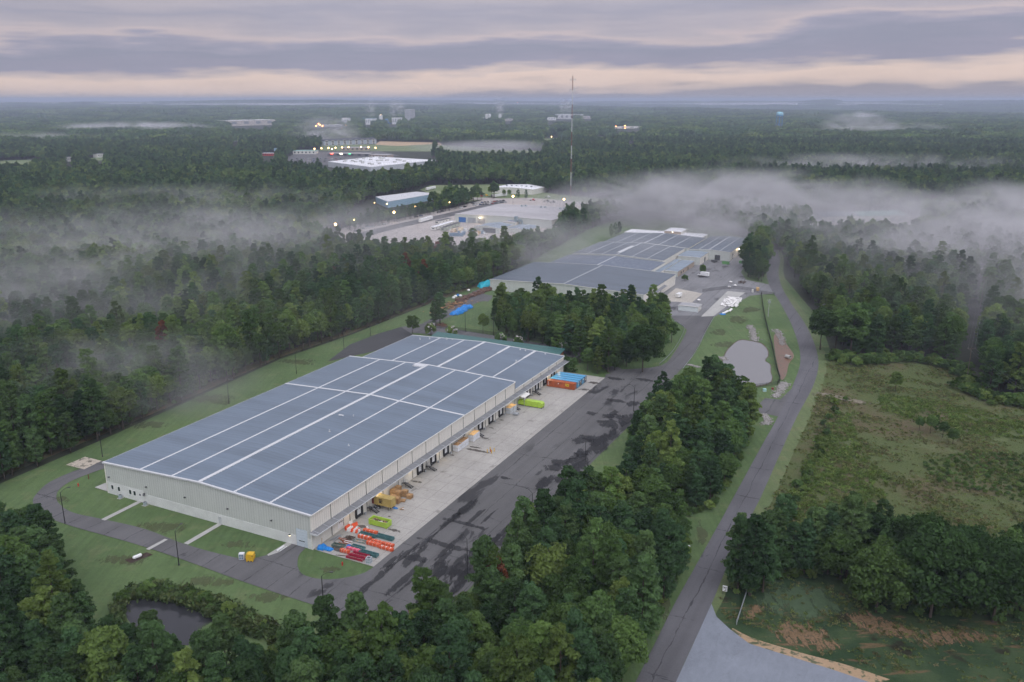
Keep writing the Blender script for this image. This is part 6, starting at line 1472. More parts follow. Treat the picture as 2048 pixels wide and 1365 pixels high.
# ================================================================== far buildings
def fbox(name, label, cat, pl, pr, h, depth, wall, roof, win=0, rows=1, wm=GLASS, grp=None, parapet=.5, base_z=0.0):
    """box building whose front foot runs between two photograph points on the rolling ground"""
    a, b = Vector(PG(*pl)), Vector(PG(*pr)); dl = 40 * FPX / max(a.length, 800.0) + 3
    CLEAR.append([PG(*q)[:2] for q in ((pl[0] - 3, pl[1] - .6), (pr[0] + 3, pr[1] - .6), (pr[0] + 3, pr[1] + dl), (pl[0] - 3, pl[1] + dl))]); L = (b.xy - a.xy).length; t = thing(name, label, cat, (a.x, a.y, min(a.z, b.z)), math.atan2(b.y - a.y, b.x - a.x), grp)
    MB().b0(0, L, 0, depth, -2, h).build('wall', wall, t); MB().b0(-.3, L + .3, -.3, depth + .3, h, h + parapet).build('roof', roof, t)
    for r in range(rows):
        for k in range(win):
            w = L / win; MB().b0(w * (k + .3), w * (k + .7), -.25, -.01, h * (r + .35) / rows, h * (r + .8) / rows).build('window', wm, t)
    return t, L
# big white-roofed store
a, b, c, d = (P(*q, 9) for q in ((656, 324), (741, 335), (872, 321), (752, 314)))
t = thing('superstore', 'huge white-roofed superstore beyond the woods', 'store', (0, 0, 0)); MB().prism([a[:2], b[:2], c[:2], d[:2]], 0, 9).build('wall', plain('store_wall_grey', (.50, .52, .55), .7, .05, .05), t); MB().prism([tuple(Vector(q[:2]) * 1.0003) for q in (a, b, c, d)], 9, 9.5).build('roof', ROOF_WH, t)
r_ = random.Random(5)
A2, B2, D2 = Vector(a[:2]), Vector(b[:2]), Vector(d[:2])
for k in range(26):
    q = A2 + (B2 - A2) * r_.uniform(.1, .9) + (D2 - A2) * r_.uniform(.1, .9); MB().box(q.x, q.y, 10.6, 5, 4, 2.2, .6).build('roof_unit', plain('unit_grey', (.45, .45, .44), .6), t)
MB().box(*(A2 + (B2 - A2) * .45).to_tuple(), 2.5, 14, 3, 5, math.atan2((B2 - A2).y, (B2 - A2).x)).build('loading_bay', DARK, t)
for pl, pr, h, dep, wa, ro, lb in (((586, 309), (631, 309), 7, 30, OFFW, ROOF_MINT, 'low shop with a mint roof left of the car park'), ((683, 302), (737, 302), 7, 30, plain('shop_tan', (.40, .33, .28), .8), ROOF_GR, 'tan flat-roofed shop behind the lamps'), ((655, 313), (740, 314), 6, 22, plain('shop_dark', (.16, .15, .16), .7), ROOF_GR, 'dark shop row with lit signs'), ((738, 316), (775, 317), 6, 25, plain('shop_tan', (.40, .33, .28)), ROOF_GR, 'tan shop row right of the green sign'), ((525, 312), (550, 312), 5, 14, SIGNR, ROOF_WH, 'filling station with a red canopy band')):
    t, L = fbox('shop_building', lb, 'shop', pl, pr, h, dep, wa, ro, 6)
    if 'lit signs' in lb:
        for f, m__ in ((.08, LAMP_RED), (.5, LAMP_GREEN), (.3, LAMP_WHITE)): MB().b0(L * f, L * f + 5, -.6, -.1, 4.6, 6.2).build('sign', m__, t)
m_, L = None, 0
t = thing('pylon_sign', 'pale blue pylon sign beside the filling station', 'sign', PG(552, 310)); MB().b0(-.5, .5, -.5, .5, 0, 8).build('post', GREYM, t); MB().b0(-3.4, 3.4, -.6, .6, 7, 14).build('board', SKYB, t)
# apartments
t, L = fbox('apartment_block', 'long pale apartment block with balconies, half in mist', 'apartments', (648, 292), (753, 288), 12, 18, plain('apartment_blue_grey', (.40, .44, .50), .7, .05, .05), plain('apartment_roof', (.07, .075, .085), .8), 0)
for k in range(9):
    x = L * (k + .25) / 9; o = MB().b0(x, x + L / 22, -1.5, -.02, 0, 13.2).build('bay', OFFW, t)
    for r in range(3): MB().b0(x + .8, x + L / 22 - .8, -1.75, -1.51, 1.2 + r * 4, 3.8 + r * 4).build('window', GLASS, o)
MB().add([(-1, -2, 12.5), (L + 1, -2, 12.5), (L + 1, 20, 12.5), (-1, 20, 12.5), (3, 9, 16.5), (L - 3, 9, 16.5)], [(0, 1, 5, 4), (2, 3, 4, 5), (1, 2, 5), (3, 0, 4)]).build('pitched_roof', plain('apartment_roof', (.07, .075, .085)), t)
# far factories
FW = plain('far_white', (.72, .72, .72), .6, .05, .02); FB = plain('far_blue', (.06, .22, .42), .6, .05, .02); FG = plain('far_grey', (.42, .42, .43), .7, .06, .02); FT = plain('far_tan', (.52, .47, .43), .7, .05, .02)
for pl, pr, h, dep, wa, ro, lb in (((457, 253), (551, 250), 24, 90, FT, FW, 'long pale distribution hall on the west horizon'), ((624, 254.5), (684, 253.5), 8, 60, FG, FW, 'low white works beneath orange lamps'), ((684, 251), (697, 251), 32, 40, FW, FW, 'white works block beside the orange lamps'), ((723, 246), (731, 246), 22, 50, FB, FB, 'blue-walled end of the far mill'), ((731, 250), (748, 250), 28, 50, FW, FB, 'white mill hall with a blue roof'), ((770, 248), (780, 248), 22, 40, FB, FB, 'small blue works next to the silo'), ((784, 249), (799, 249), 30, 50, FW, FG, 'white works with steam behind the silo'), ((810, 245), (823.5, 245), 62, 70, FG, FW, 'tall pale tower block of the far mill'), ((1005, 243), (1030, 242), 10, 40, FT, FW, 'low pale works right of the steam stack'), ((963, 243.5), (969, 244), 20, 30, FW, FW, 'small white works left of twin silos'), ((1090, 241), (1112, 241), 14, 60, FW, FW, 'low white works left of the mast'), ((1110, 238), (1148, 239), 26, 110, FW, FW, 'broad white curved-roof works behind the mast'), ((1160, 238), (1186, 238), 14, 60, FT, FW, 'pale tan works right of the mast'), ((1222, 258), (1288, 257), 8, 30, OFFW, FW, 'long low lit barns right of the mast'), ((1258, 278), (1266, 278), 8, 14, SIGNR, FG, 'small red barn in the far trees'), ((1902, 235), (1922, 234), 14, 40, FW, FW, 'white works on the east horizon'), ((1984, 235), (1998, 236), 10, 30, FW, FW, 'small white works at the east edge'), ((1882, 239), (1888, 239), 10, 20, FT, FT, 'tiny tan building left of the white east works'), ((133, 324), (147, 323), 8, 12, OFFW, FG, 'white farmhouse by the west pasture'), ((196, 316), (208, 315), 7, 12, OFFW, FG, 'white farmhouse with a mint porch in the small pasture'), ((466, 283), (477, 283), 6, 14, OFFW, FG, 'small white house among the west trees'), ((460, 239), (466, 239), 14, 30, FW, FW, 'tiny white building above the distribution hall'), ((1092, 258), (1106, 258), 8, 30, FG, FW, 'low grey roof among trees left of the mast')):
    t, L = fbox('house' if 'house' in lb or 'barn' in lb else 'works_building', lb, 'building', pl, pr, h, dep, wa, ro, 4 if h < 30 else 3, 1 if h < 40 else 5, plain('far_window', (.22, .24, .27), .5))
def silo(label, p, r, h, mat=FW, bands_=0):
    m = MB(); m.lathe([(r, -1), (r, h), (r * .9, h + r * .2), (.05, h + r * .5)], 14); return tag(m.build('silo', mat, None, PG(*p), smooth=False), label, 'silo')
silo('white silo of the far mill with a lit top', (762, 248), 9, 38); silo('left one of the far twin silos', (973, 245), 7, 38); silo('right one of the far twin silos', (979, 245), 7, 38); silo('white steaming stack right of the twin silos', (1000, 246), 8, 38)
# solar field
for (x0, x1, y) in ((985, 1025, 269.5), (1000, 1042, 273), (960, 1020, 266.8)):
    a, b = PG(x0, y), PG(x1, y); t = thing('solar_array', {269.5: 'middle row block of the far solar field', 273: 'near row block of the far solar field', 266.8: 'far row block of the far solar field'}[y], 'solar array', a, math.atan2(b[1] - a[1], b[0] - a[0])); L = math.dist(a, b)
    for k in range(5): MB().add([(0, k * 14, 1), (L, k * 14, 1), (L, k * 14 + 9, 4.5), (0, k * 14 + 9, 4.5)], [(0, 1, 2, 3)]).build('panel_row', SOLAR, t)
# water tower
wx, wy, wz = PG(1557.5, 254); CLEAR.append([PG(*q)[:2] for q in ((1540, 250), (1577, 250), (1577, 268), (1540, 268))]); t = thing('water_tower', 'pale blue water tower on blue legs above the woods', 'water tower', (wx, wy, wz - 2)); s = 1.0
MB().lathe([(.5, 44), (9, 45.5), (14, 49), (15, 54), (14, 59), (10, 62.5), (5, 64), (.3, 64.5)], 24).build('tank', plain('tank_pale_blue', (.30, .58, .70), .4, .04, .05), t, smooth=True)
LB = plain('leg_blue', (.01, .22, .50), .5, .05, .05)
MB().lathe([(14.6, 47.8), (15.4, 48), (15.4, 50), (14.8, 50.2)], 24).build('walkway', LB, t)
for k in range(6):
    a = k * math.pi / 3 + .3; MB().bar((15 * math.cos(a), 15 * math.sin(a), 0), (12.6 * math.cos(a), 12.6 * math.sin(a), 49), .9, 8).build('leg', LB, t)
    b = a + math.pi / 3
    for z0, z1 in ((4, 24), (24, 46)): MB().bar((14.5 * math.cos(a), 14.5 * math.sin(a), z0), (13.4 * math.cos(b), 13.4 * math.sin(b), z1), .25, 4).build('brace', LB, t)
MB().bar((0, 0, 0), (0, 0, 45), 1.6, 10).build('riser_pipe', LB, t)
# mint-roofed works in the east mist
a, b = P(1655, 447), P(1765, 444); ang = math.atan2(b[1] - a[1], b[0] - a[0])
for x0, x1, d0, h, ro, lb in ((34, 84, 26, 8, ROOF_MINT, 'mint-roofed hall of the works in the east mist'), (-6, 33, 24, 8.5, ROOF_LT, 'grey-roofed hall of the works in the east mist'), (-24, -8, 14, 6, ROOF_LT, 'small grey shed left of the misty works'), (100, 112, 10, 5, FW, 'white box shed right of the misty works')):
    t = thing('works_building', lb, 'building', (a[0] + math.cos(ang) * x0, a[1] + math.sin(ang) * x0, 0), ang); L = x1 - x0
    MB().b0(0, L, 0, d0, 0, h - 2).build('wall', OFFW, t); MB().add([(-.4, -.4, h - 2), (L + .4, -.4, h - 2), (L + .4, d0 + .4, h - 2), (-.4, d0 + .4, h - 2), (-.4, d0 / 2, h + 1), (L + .4, d0 / 2, h + 1)], [(0, 1, 5, 4), (2, 3, 4, 5), (1, 2, 5), (3, 0, 4), (0, 3, 2, 1)]).build('roof', ro, t)
    for k in range(int(L / 8)): MB().b0(k * 8 + 2, k * 8 + 5, -.1, -.01, .2, 3.4).build('door', DARK if k % 3 == 0 else GREYM, t)
for x, y, h, lb in ((1719, 430, 12, 'pale floodlight pole behind the misty works'), (1788, 438, 14, 'pale floodlight pole right of the misty works'), (1850, 448, 12, 'pale floodlight pole in the east mist, nearer one'), (1868, 446, 13, 'pale floodlight pole in the east mist, farther one')):
    t = thing('flood_pole', lb, 'pole', P(x, y, 0)); MB().bar((0, 0, 0), (0, 0, h), .2, 6, .14).build('pole', OFFW, t); MB().b0(-1.2, 1.2, -.2, .2, h, h + .4).build('light_bar', GREYM, t)
# far lit lamps
G_ = {'a': 'lit lamps of the shopping car park', 'b': 'orange lamps of the far mills', 'c': 'scattered far lamps'}
for x, y in ((629, 298), (643, 297), (657, 296.5), (671, 296), (664, 298.5), (684, 295.5), (697, 295), (722, 294.5), (737, 295), (751, 296)): bulb('amber lamp in the line above the shopping car park, %s part' % ('mint-roofed shop' if x < 660 else 'lit-sign shop' if x < 700 else 'tan shop'), P(x, y, 11), 1.35, LAMP_WARM, grp=G_['a'])
for x, y in ((626, 251), (637, 248), (632, 252.3), (645, 252.3), (640, 250), (691, 251), (750, 249.5), (709, 241.5), (829, 242.5), (826, 244), (758, 247), (769, 250)): bulb('orange lamp among the far mill buildings', P(x, y, 16), 2.6, LAMP_ORANGE, grp=G_['b'])
bulb('lit lamp on top of the far white silo', PG(762, 248)[:2] + (46.0,), 2.2, LAMP_WARM, pole=False)
for x, y, r, m__, lb in ((1072, 238, 2.2, LAMP_ORANGE, 'lone orange lamp between the far works'), (1096, 238, 2.4, LAMP_ORANGE, 'orange lamp on the low white works by the mast'), (1154, 266, 1.4, LAMP_WARM, 'pale lamp in the trees right of the mast'), (1197, 261.5, 1.6, LAMP_WHITE, 'white lamp in the trees left of the lit barns'), (1216, 254, 1.9, LAMP_ORANGE, 'orange lamp at the left end of the lit barns'), (1232, 253, 1.5, LAMP_ORANGE, 'orange lamp above the lit barns'), (1250, 252, 2.1, LAMP_ORANGE, 'tallest orange lamp above the lit barns'), (1250, 257, 1.4, LAMP_ORANGE, 'orange lamp low on the lit barns'), (1570, 257, 1.5, LAMP_WARM, 'lamp at the foot of the water tower'), (1771, 260, 1.7, LAMP_WARM, 'lone amber lamp in the east woods'), (1883, 239, 1.6, LAMP_WARM, 'amber lamp left of the east horizon works'), (2019, 234, 1.6, LAMP_WARM, 'amber lamp at the east frame edge'), (1103, 274, 1.2, LAMP_WARM, 'warm lamp on the thin field behind the mast'), (1035, 202, 2.2, LAMP_RED, 'red beacon on a far hilltop mast')):
    p = P(x, y, 14) if y > 215 else (lambda q: (q[0], q[1], float(hz(q[0], q[1])) + 60))(P(x, 213, 20))
    bulb(lb, p, r, m__, grp=G_['c'])

# ================================================================== vegetation
def m_leaf(name, c1, c2, c3, trans=0.25, var=0.6):
    """leaf colour differs from tree to tree (random per tree) and from spray to spray (tint stored on the leaves)"""
    m = bpy.data.materials.new(name); m.use_nodes = True; nt = m.node_tree; nt.nodes.clear(); t = NT(nt)
    oi = t.node('ShaderNodeObjectInfo'); rnd = oi.outputs['Random']
    at_ = t.node('ShaderNodeAttribute', attribute_name='tint'); at_.attribute_type = 'GEOMETRY'
    ra = t.node('ShaderNodeValToRGB'); t.l.new(rnd, ra.inputs[0])
    ra.color_ramp.elements.new(.5)
    for e, (p_, c) in zip(ra.color_ramp.elements, ((0, c1), (.5, c2), (1, c3))):
        e.position = p_; e.color = (*c, 1)
    r2 = t.math('FRACT', t.math('MULTIPLY', rnd, 17.31))
    g = t.math('MULTIPLY', t.math('ADD', 1 - var / 2, t.math('MULTIPLY', at_.outputs['Fac'], var)), t.math('ADD', .66, t.math('MULTIPLY', r2, .80)))
    c = t.mul(ra.outputs[0], g)
    d = t.node('ShaderNodeBsdfDiffuse'); t.l.new(c, d.inputs[0])
    tr = t.node('ShaderNodeBsdfTranslucent'); t.l.new(t.mul(c, 1.2), tr.inputs[0])
    mx_ = t.node('ShaderNodeMixShader'); mx_.inputs[0].default_value = trans; t.l.new(d.outputs[0], mx_.inputs[1]); t.l.new(tr.outputs[0], mx_.inputs[2])
    o = t.node('ShaderNodeOutputMaterial'); t.l.new(mx_.outputs[0], o.inputs['Surface'])
    return m
PINE_M = m_leaf('pine_needles', (.050, .098, .044), (.066, .122, .049), (.094, .150, .055), .35, .5)
BROAD_M = m_leaf('broad_leaves', (.074, .132, .044), (.100, .164, .048), (.150, .205, .058), .35, .5)
DEAD_M = m_leaf('dead_needles', (.15, .055, .028), (.17, .065, .03), (.13, .05, .028))
REED_M = m_leaf('reed_leaves', (.060, .100, .036), (.075, .112, .042), (.10, .12, .05))
WEEDG_M = m_leaf('green_weed_leaves', (.10, .165, .042), (.125, .18, .048), (.15, .185, .058), .25, .4)
WEED_M = m_leaf('weed_leaves', (.110, .155, .048), (.135, .155, .058), (.155, .135, .072), .2, .4)
OAK_M = m_leaf('oak_leaves', (.048, .094, .034), (.060, .110, .036), (.076, .125, .038), .3)
MYRT_M = m_leaf('blossom_white', (.6, .55, .55), (.65, .6, .6), (.7, .66, .64))

def leaf_mesh(name, C, Nn, S, tint, mats, extra=None, shape=1.6):
    """quads centred on C, facing Nn, of size S"""
    n = len(C); rg = np.random.default_rng(len(C) + int(abs(C[0, 0]) * 1000))
    a = np.cross(Nn, rg.normal(size=(n, 3))); a /= np.linalg.norm(a, axis=1)[:, None] + 1e-9
    b = np.cross(Nn, a); b /= np.linalg.norm(b, axis=1)[:, None] + 1e-9
    S = S[:, None]
    V = np.stack([C - a * S * .5 * shape, C - b * S * .5, C + a * S * .5 * shape, C + b * S * .5], 1).reshape(-1, 3)
    nv = 4 * n; ev = np.zeros((0, 3)); ef = []
    if extra is not None:
        ev = np.array(extra.v); ef = extra.f
    me = bpy.data.meshes.new(name)
    me.vertices.add(nv + len(ev)); me.vertices.foreach_set('co', np.concatenate([V, ev]).astype(np.float32).ravel())
    loops = np.concatenate([np.arange(nv)] + [np.array(f) + nv for f in ef]) if ef else np.arange(nv)
    sizes = np.concatenate([np.full(n, 4), np.array([len(f) for f in ef], int)]) if ef else np.full(n, 4)
    me.loops.add(len(loops)); me.loops.foreach_set('vertex_index', loops.astype(np.int32))
    me.polygons.add(len(sizes)); me.polygons.foreach_set('loop_start', np.concatenate([[0], np.cumsum(sizes)[:-1]]).astype(np.int32))
    for m in mats: me.materials.append(m)
    if ef: me.polygons.foreach_set('material_index', np.concatenate([np.zeros(n, int), np.ones(len(ef), int)]).astype(np.int32))
    me.update(calc_edges=True)
    at_ = me.attributes.new('tint', 'FLOAT', 'POINT'); at_.data.foreach_set('value', np.concatenate([np.repeat(tint, 4), np.full(len(ev), .5)]).astype(np.float32))
    return me
def unit(v): return v / (np.linalg.norm(v, axis=1)[:, None] + 1e-9)
def lobes_pine(H, R, n, rg, z0=.30):
    t = rg.random(n) ** .85; z = H * (z0 + (1 - z0) * t); env = R * (np.minimum(1, (t + .22) * 2.2)) * (1 - t ** 3.6 * .74)
    rr = env * np.sqrt(rg.uniform(.12, 1, n)); an = rg.random(n) * 6.283
    c = np.stack([rr * np.cos(an), rr * np.sin(an), z], 1); lr = rg.uniform(.6, 1.3, n) * R * .30 * (1.05 - .35 * t)
    return c, np.stack([lr, lr, lr * .62], 1)
def lobes_broad(H, R, n, rg, z0=.28, sq=1.0):
    d = unit(rg.normal(size=(n, 3))); d[:, 2] = np.where(d[:, 2] < -.55, -d[:, 2], d[:, 2]); rad = rg.uniform(.45, 1.0, n) ** .5
    bz = (1 + z0) / 2 * H; hz_ = (1 - z0) / 2 * H
    w = 1 + .22 * np.sin(3 * np.arctan2(d[:, 1], d[:, 0]) + rg.uniform(0, 6)) + .12 * np.sin(5 * np.arctan2(d[:, 1], d[:, 0]) + rg.uniform(0, 6))
    c = np.stack([d[:, 0] * R * .80 * rad * w, d[:, 1] * R * .80 * rad * w, bz + d[:, 2] * hz_ * .84 * rad * sq], 1); lr = rg.uniform(.5, 1.35, n) * R * .25
    return c, np.stack([lr, lr, lr * .8], 1)
def crown_arrays(kind, H, R, nl, nq, size, seed, z0=None):
    rg = np.random.default_rng(seed)
    c, lr = lobes_pine(H, R, nl, rg, .30 if z0 is None else z0) if kind == 'pine' else lobes_broad(H, R, nl, rg, .26 if z0 is None else z0)
    k = np.repeat(np.arange(nl), nq); d = unit(rg.normal(size=(len(k), 3))); d[:, 2] = np.abs(d[:, 2]) * np.where(rg.random(len(k)) < .8, 1, -.6)
    rad = rg.uniform(.25, 1, len(k)) ** .45
    C = c[k] + d * lr[k] * rad[:, None]
    Nn = unit(d * .8 + np.array([0, 0, .35]) + rg.normal(size=C.shape) * .75)
    S = size * rg.uniform(.7, 1.3, len(k)); lt = rg.random(nl); tint = np.clip(.6 * lt[k] + .4 * rg.random(len(k)), 0, 1)
    return C, Nn, S, tint
def trunk_mb(H, R, kind, seed):
    r = random.Random(seed); m = MB(); rb = .014 * H + .04; p = Vector((0, 0, 0)); pts = [p]
    for k in range(1, 5): pts.append(Vector((r.uniform(-.15, .15) * k * .5, r.uniform(-.15, .15) * k * .5, H * .92 * k / 4)))
    for k in range(4): m.bar(pts[k], pts[k + 1], rb * (1 - .22 * k), 6, rb * (1 - .22 * (k + 1)))
    for k in range(7):
        f = r.uniform(.35, .9); q = pts[0].lerp(pts[4], f); a = r.uniform(0, 6.28); L = R * (.75 if kind == 'broad' else .6) * (1.2 - f)
        m.bar(q, q + Vector((math.cos(a) * L, math.sin(a) * L, L * (.7 if kind == 'broad' else .25))), rb * .35, 4, rb * .1)
    return m
TREES = {}
def tree_kind(key, kind, H, R, nl, nq, size, mat, variants, seed, z0=None, joined=True):
    out = []
    for i in range(variants):
        s = seed + i * 13; hh, rr = H * (1 + .08 * ((i * 37) % 5 - 2) / 2), R * (1 + .1 * ((i * 53) % 5 - 2) / 2)
        A_ = crown_arrays(kind, hh, rr, nl, nq, size, s, z0); tm = trunk_mb(hh, rr, kind, s)
        cme = leaf_mesh('crown', *A_, [mat]); tme = tm.mesh('trunk', BARK)
        jme = leaf_mesh(key, *A_, [mat, BARK], tm) if joined else None
        out.append((cme, tme, jme, hh, rr))
    TREES[key] = out
tree_kind('pine_tree', 'pine', 18.5, 3.6, 120, 64, .38, PINE_M, 6, 100, .16)
tree_kind('broadleaf_tree', 'broad', 16.5, 4.7, 120, 66, .46, BROAD_M, 5, 300, .18)
tree_kind('oak_tree', 'broad', 20.0, 8.2, 230, 90, .52, OAK_M, 3, 500, .03)
_bl = TREES['broadleaf_tree']
tree_kind('broadleaf_tree', 'pine', 19.5, 3.7, 110, 66, .44, BROAD_M, 3, 390, .12)      # narrower, pointed crowns
TREES['broadleaf_tree'] = _bl + TREES['broadleaf_tree']
tree_kind('far_pine', 'pine', 18.5, 3.6, 24, 14, 1.5, PINE_M, 4, 700)
tree_kind('far_broadleaf', 'broad', 16.0, 5.2, 24, 16, 1.8, BROAD_M, 4, 800)
tree_kind('bush', 'broad', 2.6, 1.7, 22, 26, .42, BROAD_M, 4, 900, .02)
tree_kind('cedar', 'pine', 5.2, 1.5, 40, 36, .34, OAK_M, 2, 950, .02)

# ---- scatter: where trees stand
def inside(poly, X, Y):
    poly = np.array([(p[0], p[1]) for p in poly]); r = np.zeros(len(X), bool); j = len(poly) - 1
    for i in range(len(poly)):
        xi, yi = poly[i]; xj, yj = poly[j]
        c = ((yi > Y) != (yj > Y)) & (X < (xj - xi) * (Y - yi) / (yj - yi + 1e-12) + xi); r ^= c; j = i
    return r
def jitter_grid(x0, x1, y0, y1, s, rg, k=.42):
    X, Y = np.meshgrid(np.arange(x0, x1, s), np.arange(y0, y1, s)); X = X + (np.arange(X.shape[0]) % 2)[:, None] * s / 2
    X = X.ravel() + rg.uniform(-k, k, X.size) * s; Y = Y.ravel() + rg.uniform(-k, k, Y.size) * s; return X, Y
def vnoise(X, Y, sc, seed):
    r = random.Random(seed); s = np.zeros_like(X)
    for a in range(5):
        th, ph, w = r.uniform(0, 6.28), r.uniform(0, 6.28), (1 + a * .6) / sc
        s = s + np.sin((X * math.cos(th) + Y * math.sin(th)) * w * 6.28 + ph + 1.3 * np.sin((X * math.sin(th) - Y * math.cos(th)) * w * 3.1)) / (1 + .35 * a)
    return s / 2.2
def in_view(X, Y, m=30, top=22):
    cz = Y * CP + CAMH * SP; u = 1024 + FPX * X / np.maximum(cz, 1); vb = 682.5 - FPX * (Y * SP - CAMH * CP) / np.maximum(cz, 1)
    cz2 = Y * CP - (top - CAMH) * SP; vt = 682.5 - FPX * (Y * SP + (top - CAMH) * CP) / np.maximum(cz2, 1)
    return (cz > 20) & (u > -m - 60) & (u < 2108 + m) & (vt < 1365 + m)
STRIP_S = px([(835, 1305), (905, 1278), (990, 1198), (1078, 1122), (1152, 1062), (1192, 1034), (1240, 1024), (1300, 1036), (1350, 1072), (1380, 1112), (1346, 1180), (1266, 1320), (1228, 1420)]) + [(10, 105), (-40, 112), P(700, 1395)[:2]]
FRONT = px([(-400, 1160), (-60, 1085), (66, 1108), (126, 1165), (160, 1240), (186, 1306), (240, 1348), (400, 1362), (480, 1370), (560, 1372), (640, 1366), (700, 1358), (780, 1342), (835, 1305), (700, 1395)]) + [(-40, 112), (10, 105), (-60, 90), (-170, 120)]
STRIP_N = px([(1264, 920), (1288, 862), (1330, 830), (1400, 814), (1450, 818), (1486, 836), (1508, 868), (1486, 915), (1450, 985), (1416, 1030), (1385, 1040), (1310, 998), (1250, 950)])
CLUMP = px([(985, 655), (992, 628), (1040, 622), (1120, 634), (1200, 640), (1280, 640), (1330, 652), (1346, 672), (1342, 695), (1305, 722), (1270, 742), (1225, 752), (1180, 735), (1120, 710), (1060, 690), (1010, 672)])
TEND = px([(1130, 700), (1170, 705), (1215, 722), (1222, 742), (1180, 752), (1150, 742)])
EROW = px([(1462, 1165), (1500, 1150), (1560, 1130), (1740, 1112), (1800, 1125), (1740, 1160), (1600, 1158), (1540, 1170), (1505, 1192), (1470, 1190)])
EASTW = px([(1905, 735), (1925, 738), (1922, 758), (1900, 745)])
PARKED = px([(1500, 470), (1528, 470), (1535, 530), (1528, 568), (1492, 556), (1486, 540), (1510, 505)])
TREEBELT = px([(690, 456), (760, 440), (850, 423), (900, 410), (938, 404), (940, 411), (860, 432), (780, 448), (700, 464)])
rg = np.random.default_rng(5)
recs = []                                             # x, y, kind(0 pine 1 broad), zone
def plant(poly, s, pine, zone, seed=0, excl=True):
    a = np.array([(p[0], p[1]) for p in poly]); X, Y = jitter_grid(a[:, 0].min(), a[:, 0].max(), a[:, 1].min(), a[:, 1].max(), s, rg)
    k = inside(poly, X, Y); X, Y = X[k], Y[k]; pr = pine + .35 * vnoise(X, Y, 90, seed + 3)
    for x, y, q in zip(X, Y, rg.random(len(X)) > pr): recs.append((x, y, int(q), zone))
plant(STRIP_S, 4.9, .62, 'strip_s', 1); plant(FRONT, 5.0, .66, 'front', 2); plant(STRIP_N, 5.2, .45, 'strip_n', 3); plant(CLUMP, 6.0, .30, 'clump', 4); plant(EROW, 4.2, .85, 'erow', 5); plant(PARKED, 6.0, .4, 'parked', 6)
plant(TREEBELT, 5.6, .75, 'belt', 7)
# general forest out to 2 km
X, Y = jitter_grid(-1500, 1500, 100, 1150, 5.6, rg)
k = in_view(X, Y) & (np.hypot(X, Y) > 150)
for poly in CLEAR: k &= ~inside(poly, X, Y)
k &= ~inside(TREEBELT, X, Y)
cut = px([(1880, 800), (1915, 700), (1940, 600), (1950, 520), (1970, 520), (1965, 600), (1960, 700), (1975, 790)]); k &= ~inside(cut, X, Y)
X, Y = X[k], Y[k]
pin = (.46 + .55 * vnoise(X, Y, 320, 8) + .2 * vnoise(X, Y, 60, 9))
wtree = (X < -20)
edge = np.zeros(len(X), bool)
for x, y, q, w in zip(X, Y, rg.random(len(X)) > pin, wtree): recs.append((x, y, int(q), 'west' if w else 'east'))
recs = [r for r in recs if not (r[3] == 'east' and r[1] < 190)]
recs = [r for r in recs if in_view(np.array([r[0]]), np.array([r[1]]))[0]]
recs.sort(key=lambda r: r[0] ** 2 + r[1] ** 2)
ZONE = {'strip_s': 'in the strip beside the dock yard', 'front': 'in the wood round the dark pond', 'strip_n': 'in the clump at the road bend', 'clump': 'in the clump before the far plant',
        'erow': 'in the row behind the scrubby bank', 'parked': 'on the island by the plant gate', 'belt': 'in the belt by the workshop lane', 'west': 'in the big west wood', 'east': 'in the woods east of the road'}
MARKS = [(WL(42.7, 7.6), 'by the near yard lamp'), (WL(46.5, 38.2), 'by the second yard lamp'), (WL(46, 80.2), 'by the third yard lamp'), (WL(43.3, 138), 'by the far yard lamp'), (WL(40, -14), 'by the rusty trailer'), (WL(20.9, -22), 'by the lane-mouth lamp'),
         (P(1449, 1190), 'opposite the road sign'), (P(1300, 1330), 'at the road'), (P(350, 1230), 'above the pond water'), (P(60, 1100), 'beside the lane bend'), (P(60, 1340), 'in the bottom corner'), (P(900, 1345), 'at the bottom edge'), (P(620, 1345), 'below the lane mouth'), (P(1100, 1300), 'at the bottom middle'),
         (P(1490, 760), 'by the pond'), (P(1525, 820), 'by the road spur'), (P(1420, 1000), 'by the road'), (P(1290, 960), 'by the grass gap'), (P(1330, 700), 'by the guard rail'), (P(1010, 660), 'by the back lane'), (P(1000, 600), 'by the far plant corner'), (P(1150, 640), 'below the slate roof'),
         (P(165, 925), 'by the sand pad'), (P(458, 808), 'by the second west lamp'), (P(593, 748), 'by the third west lamp'), (P(736, 672), 'by the last west lamp'), (P(900, 610), 'by the timber pile'), (P(0, 800), 'at the picture edge'), (P(1650, 650), 'by the pale pole'), (P(1800, 700), 'above the field'), (P(1940, 760), 'by the clay cutting'), (P(1600, 1140), 'above the grassy mound'), (P(1750, 1130), 'beside the oaks')]
def tree_label(x, y, q, z, sc):
    size = 'tall' if sc > (1.0 if q else .98) else ('short' if sc < (.83 if q else .84) else 'middling')
    mk = min(MARKS, key=lambda m_: (m_[0][0] - x) ** 2 + (m_[0][1] - y) ** 2)[1]
    return '%s %s %s, %s' % (size, ('dark pine', 'leafy tree')[q], ZONE[z], mk)
GRP = {z: ('pines ' + ZONE[z], 'leafy trees ' + ZONE[z]) for z in ZONE}
count = [0, 0]; rest = [[], []]
MAXI = 300
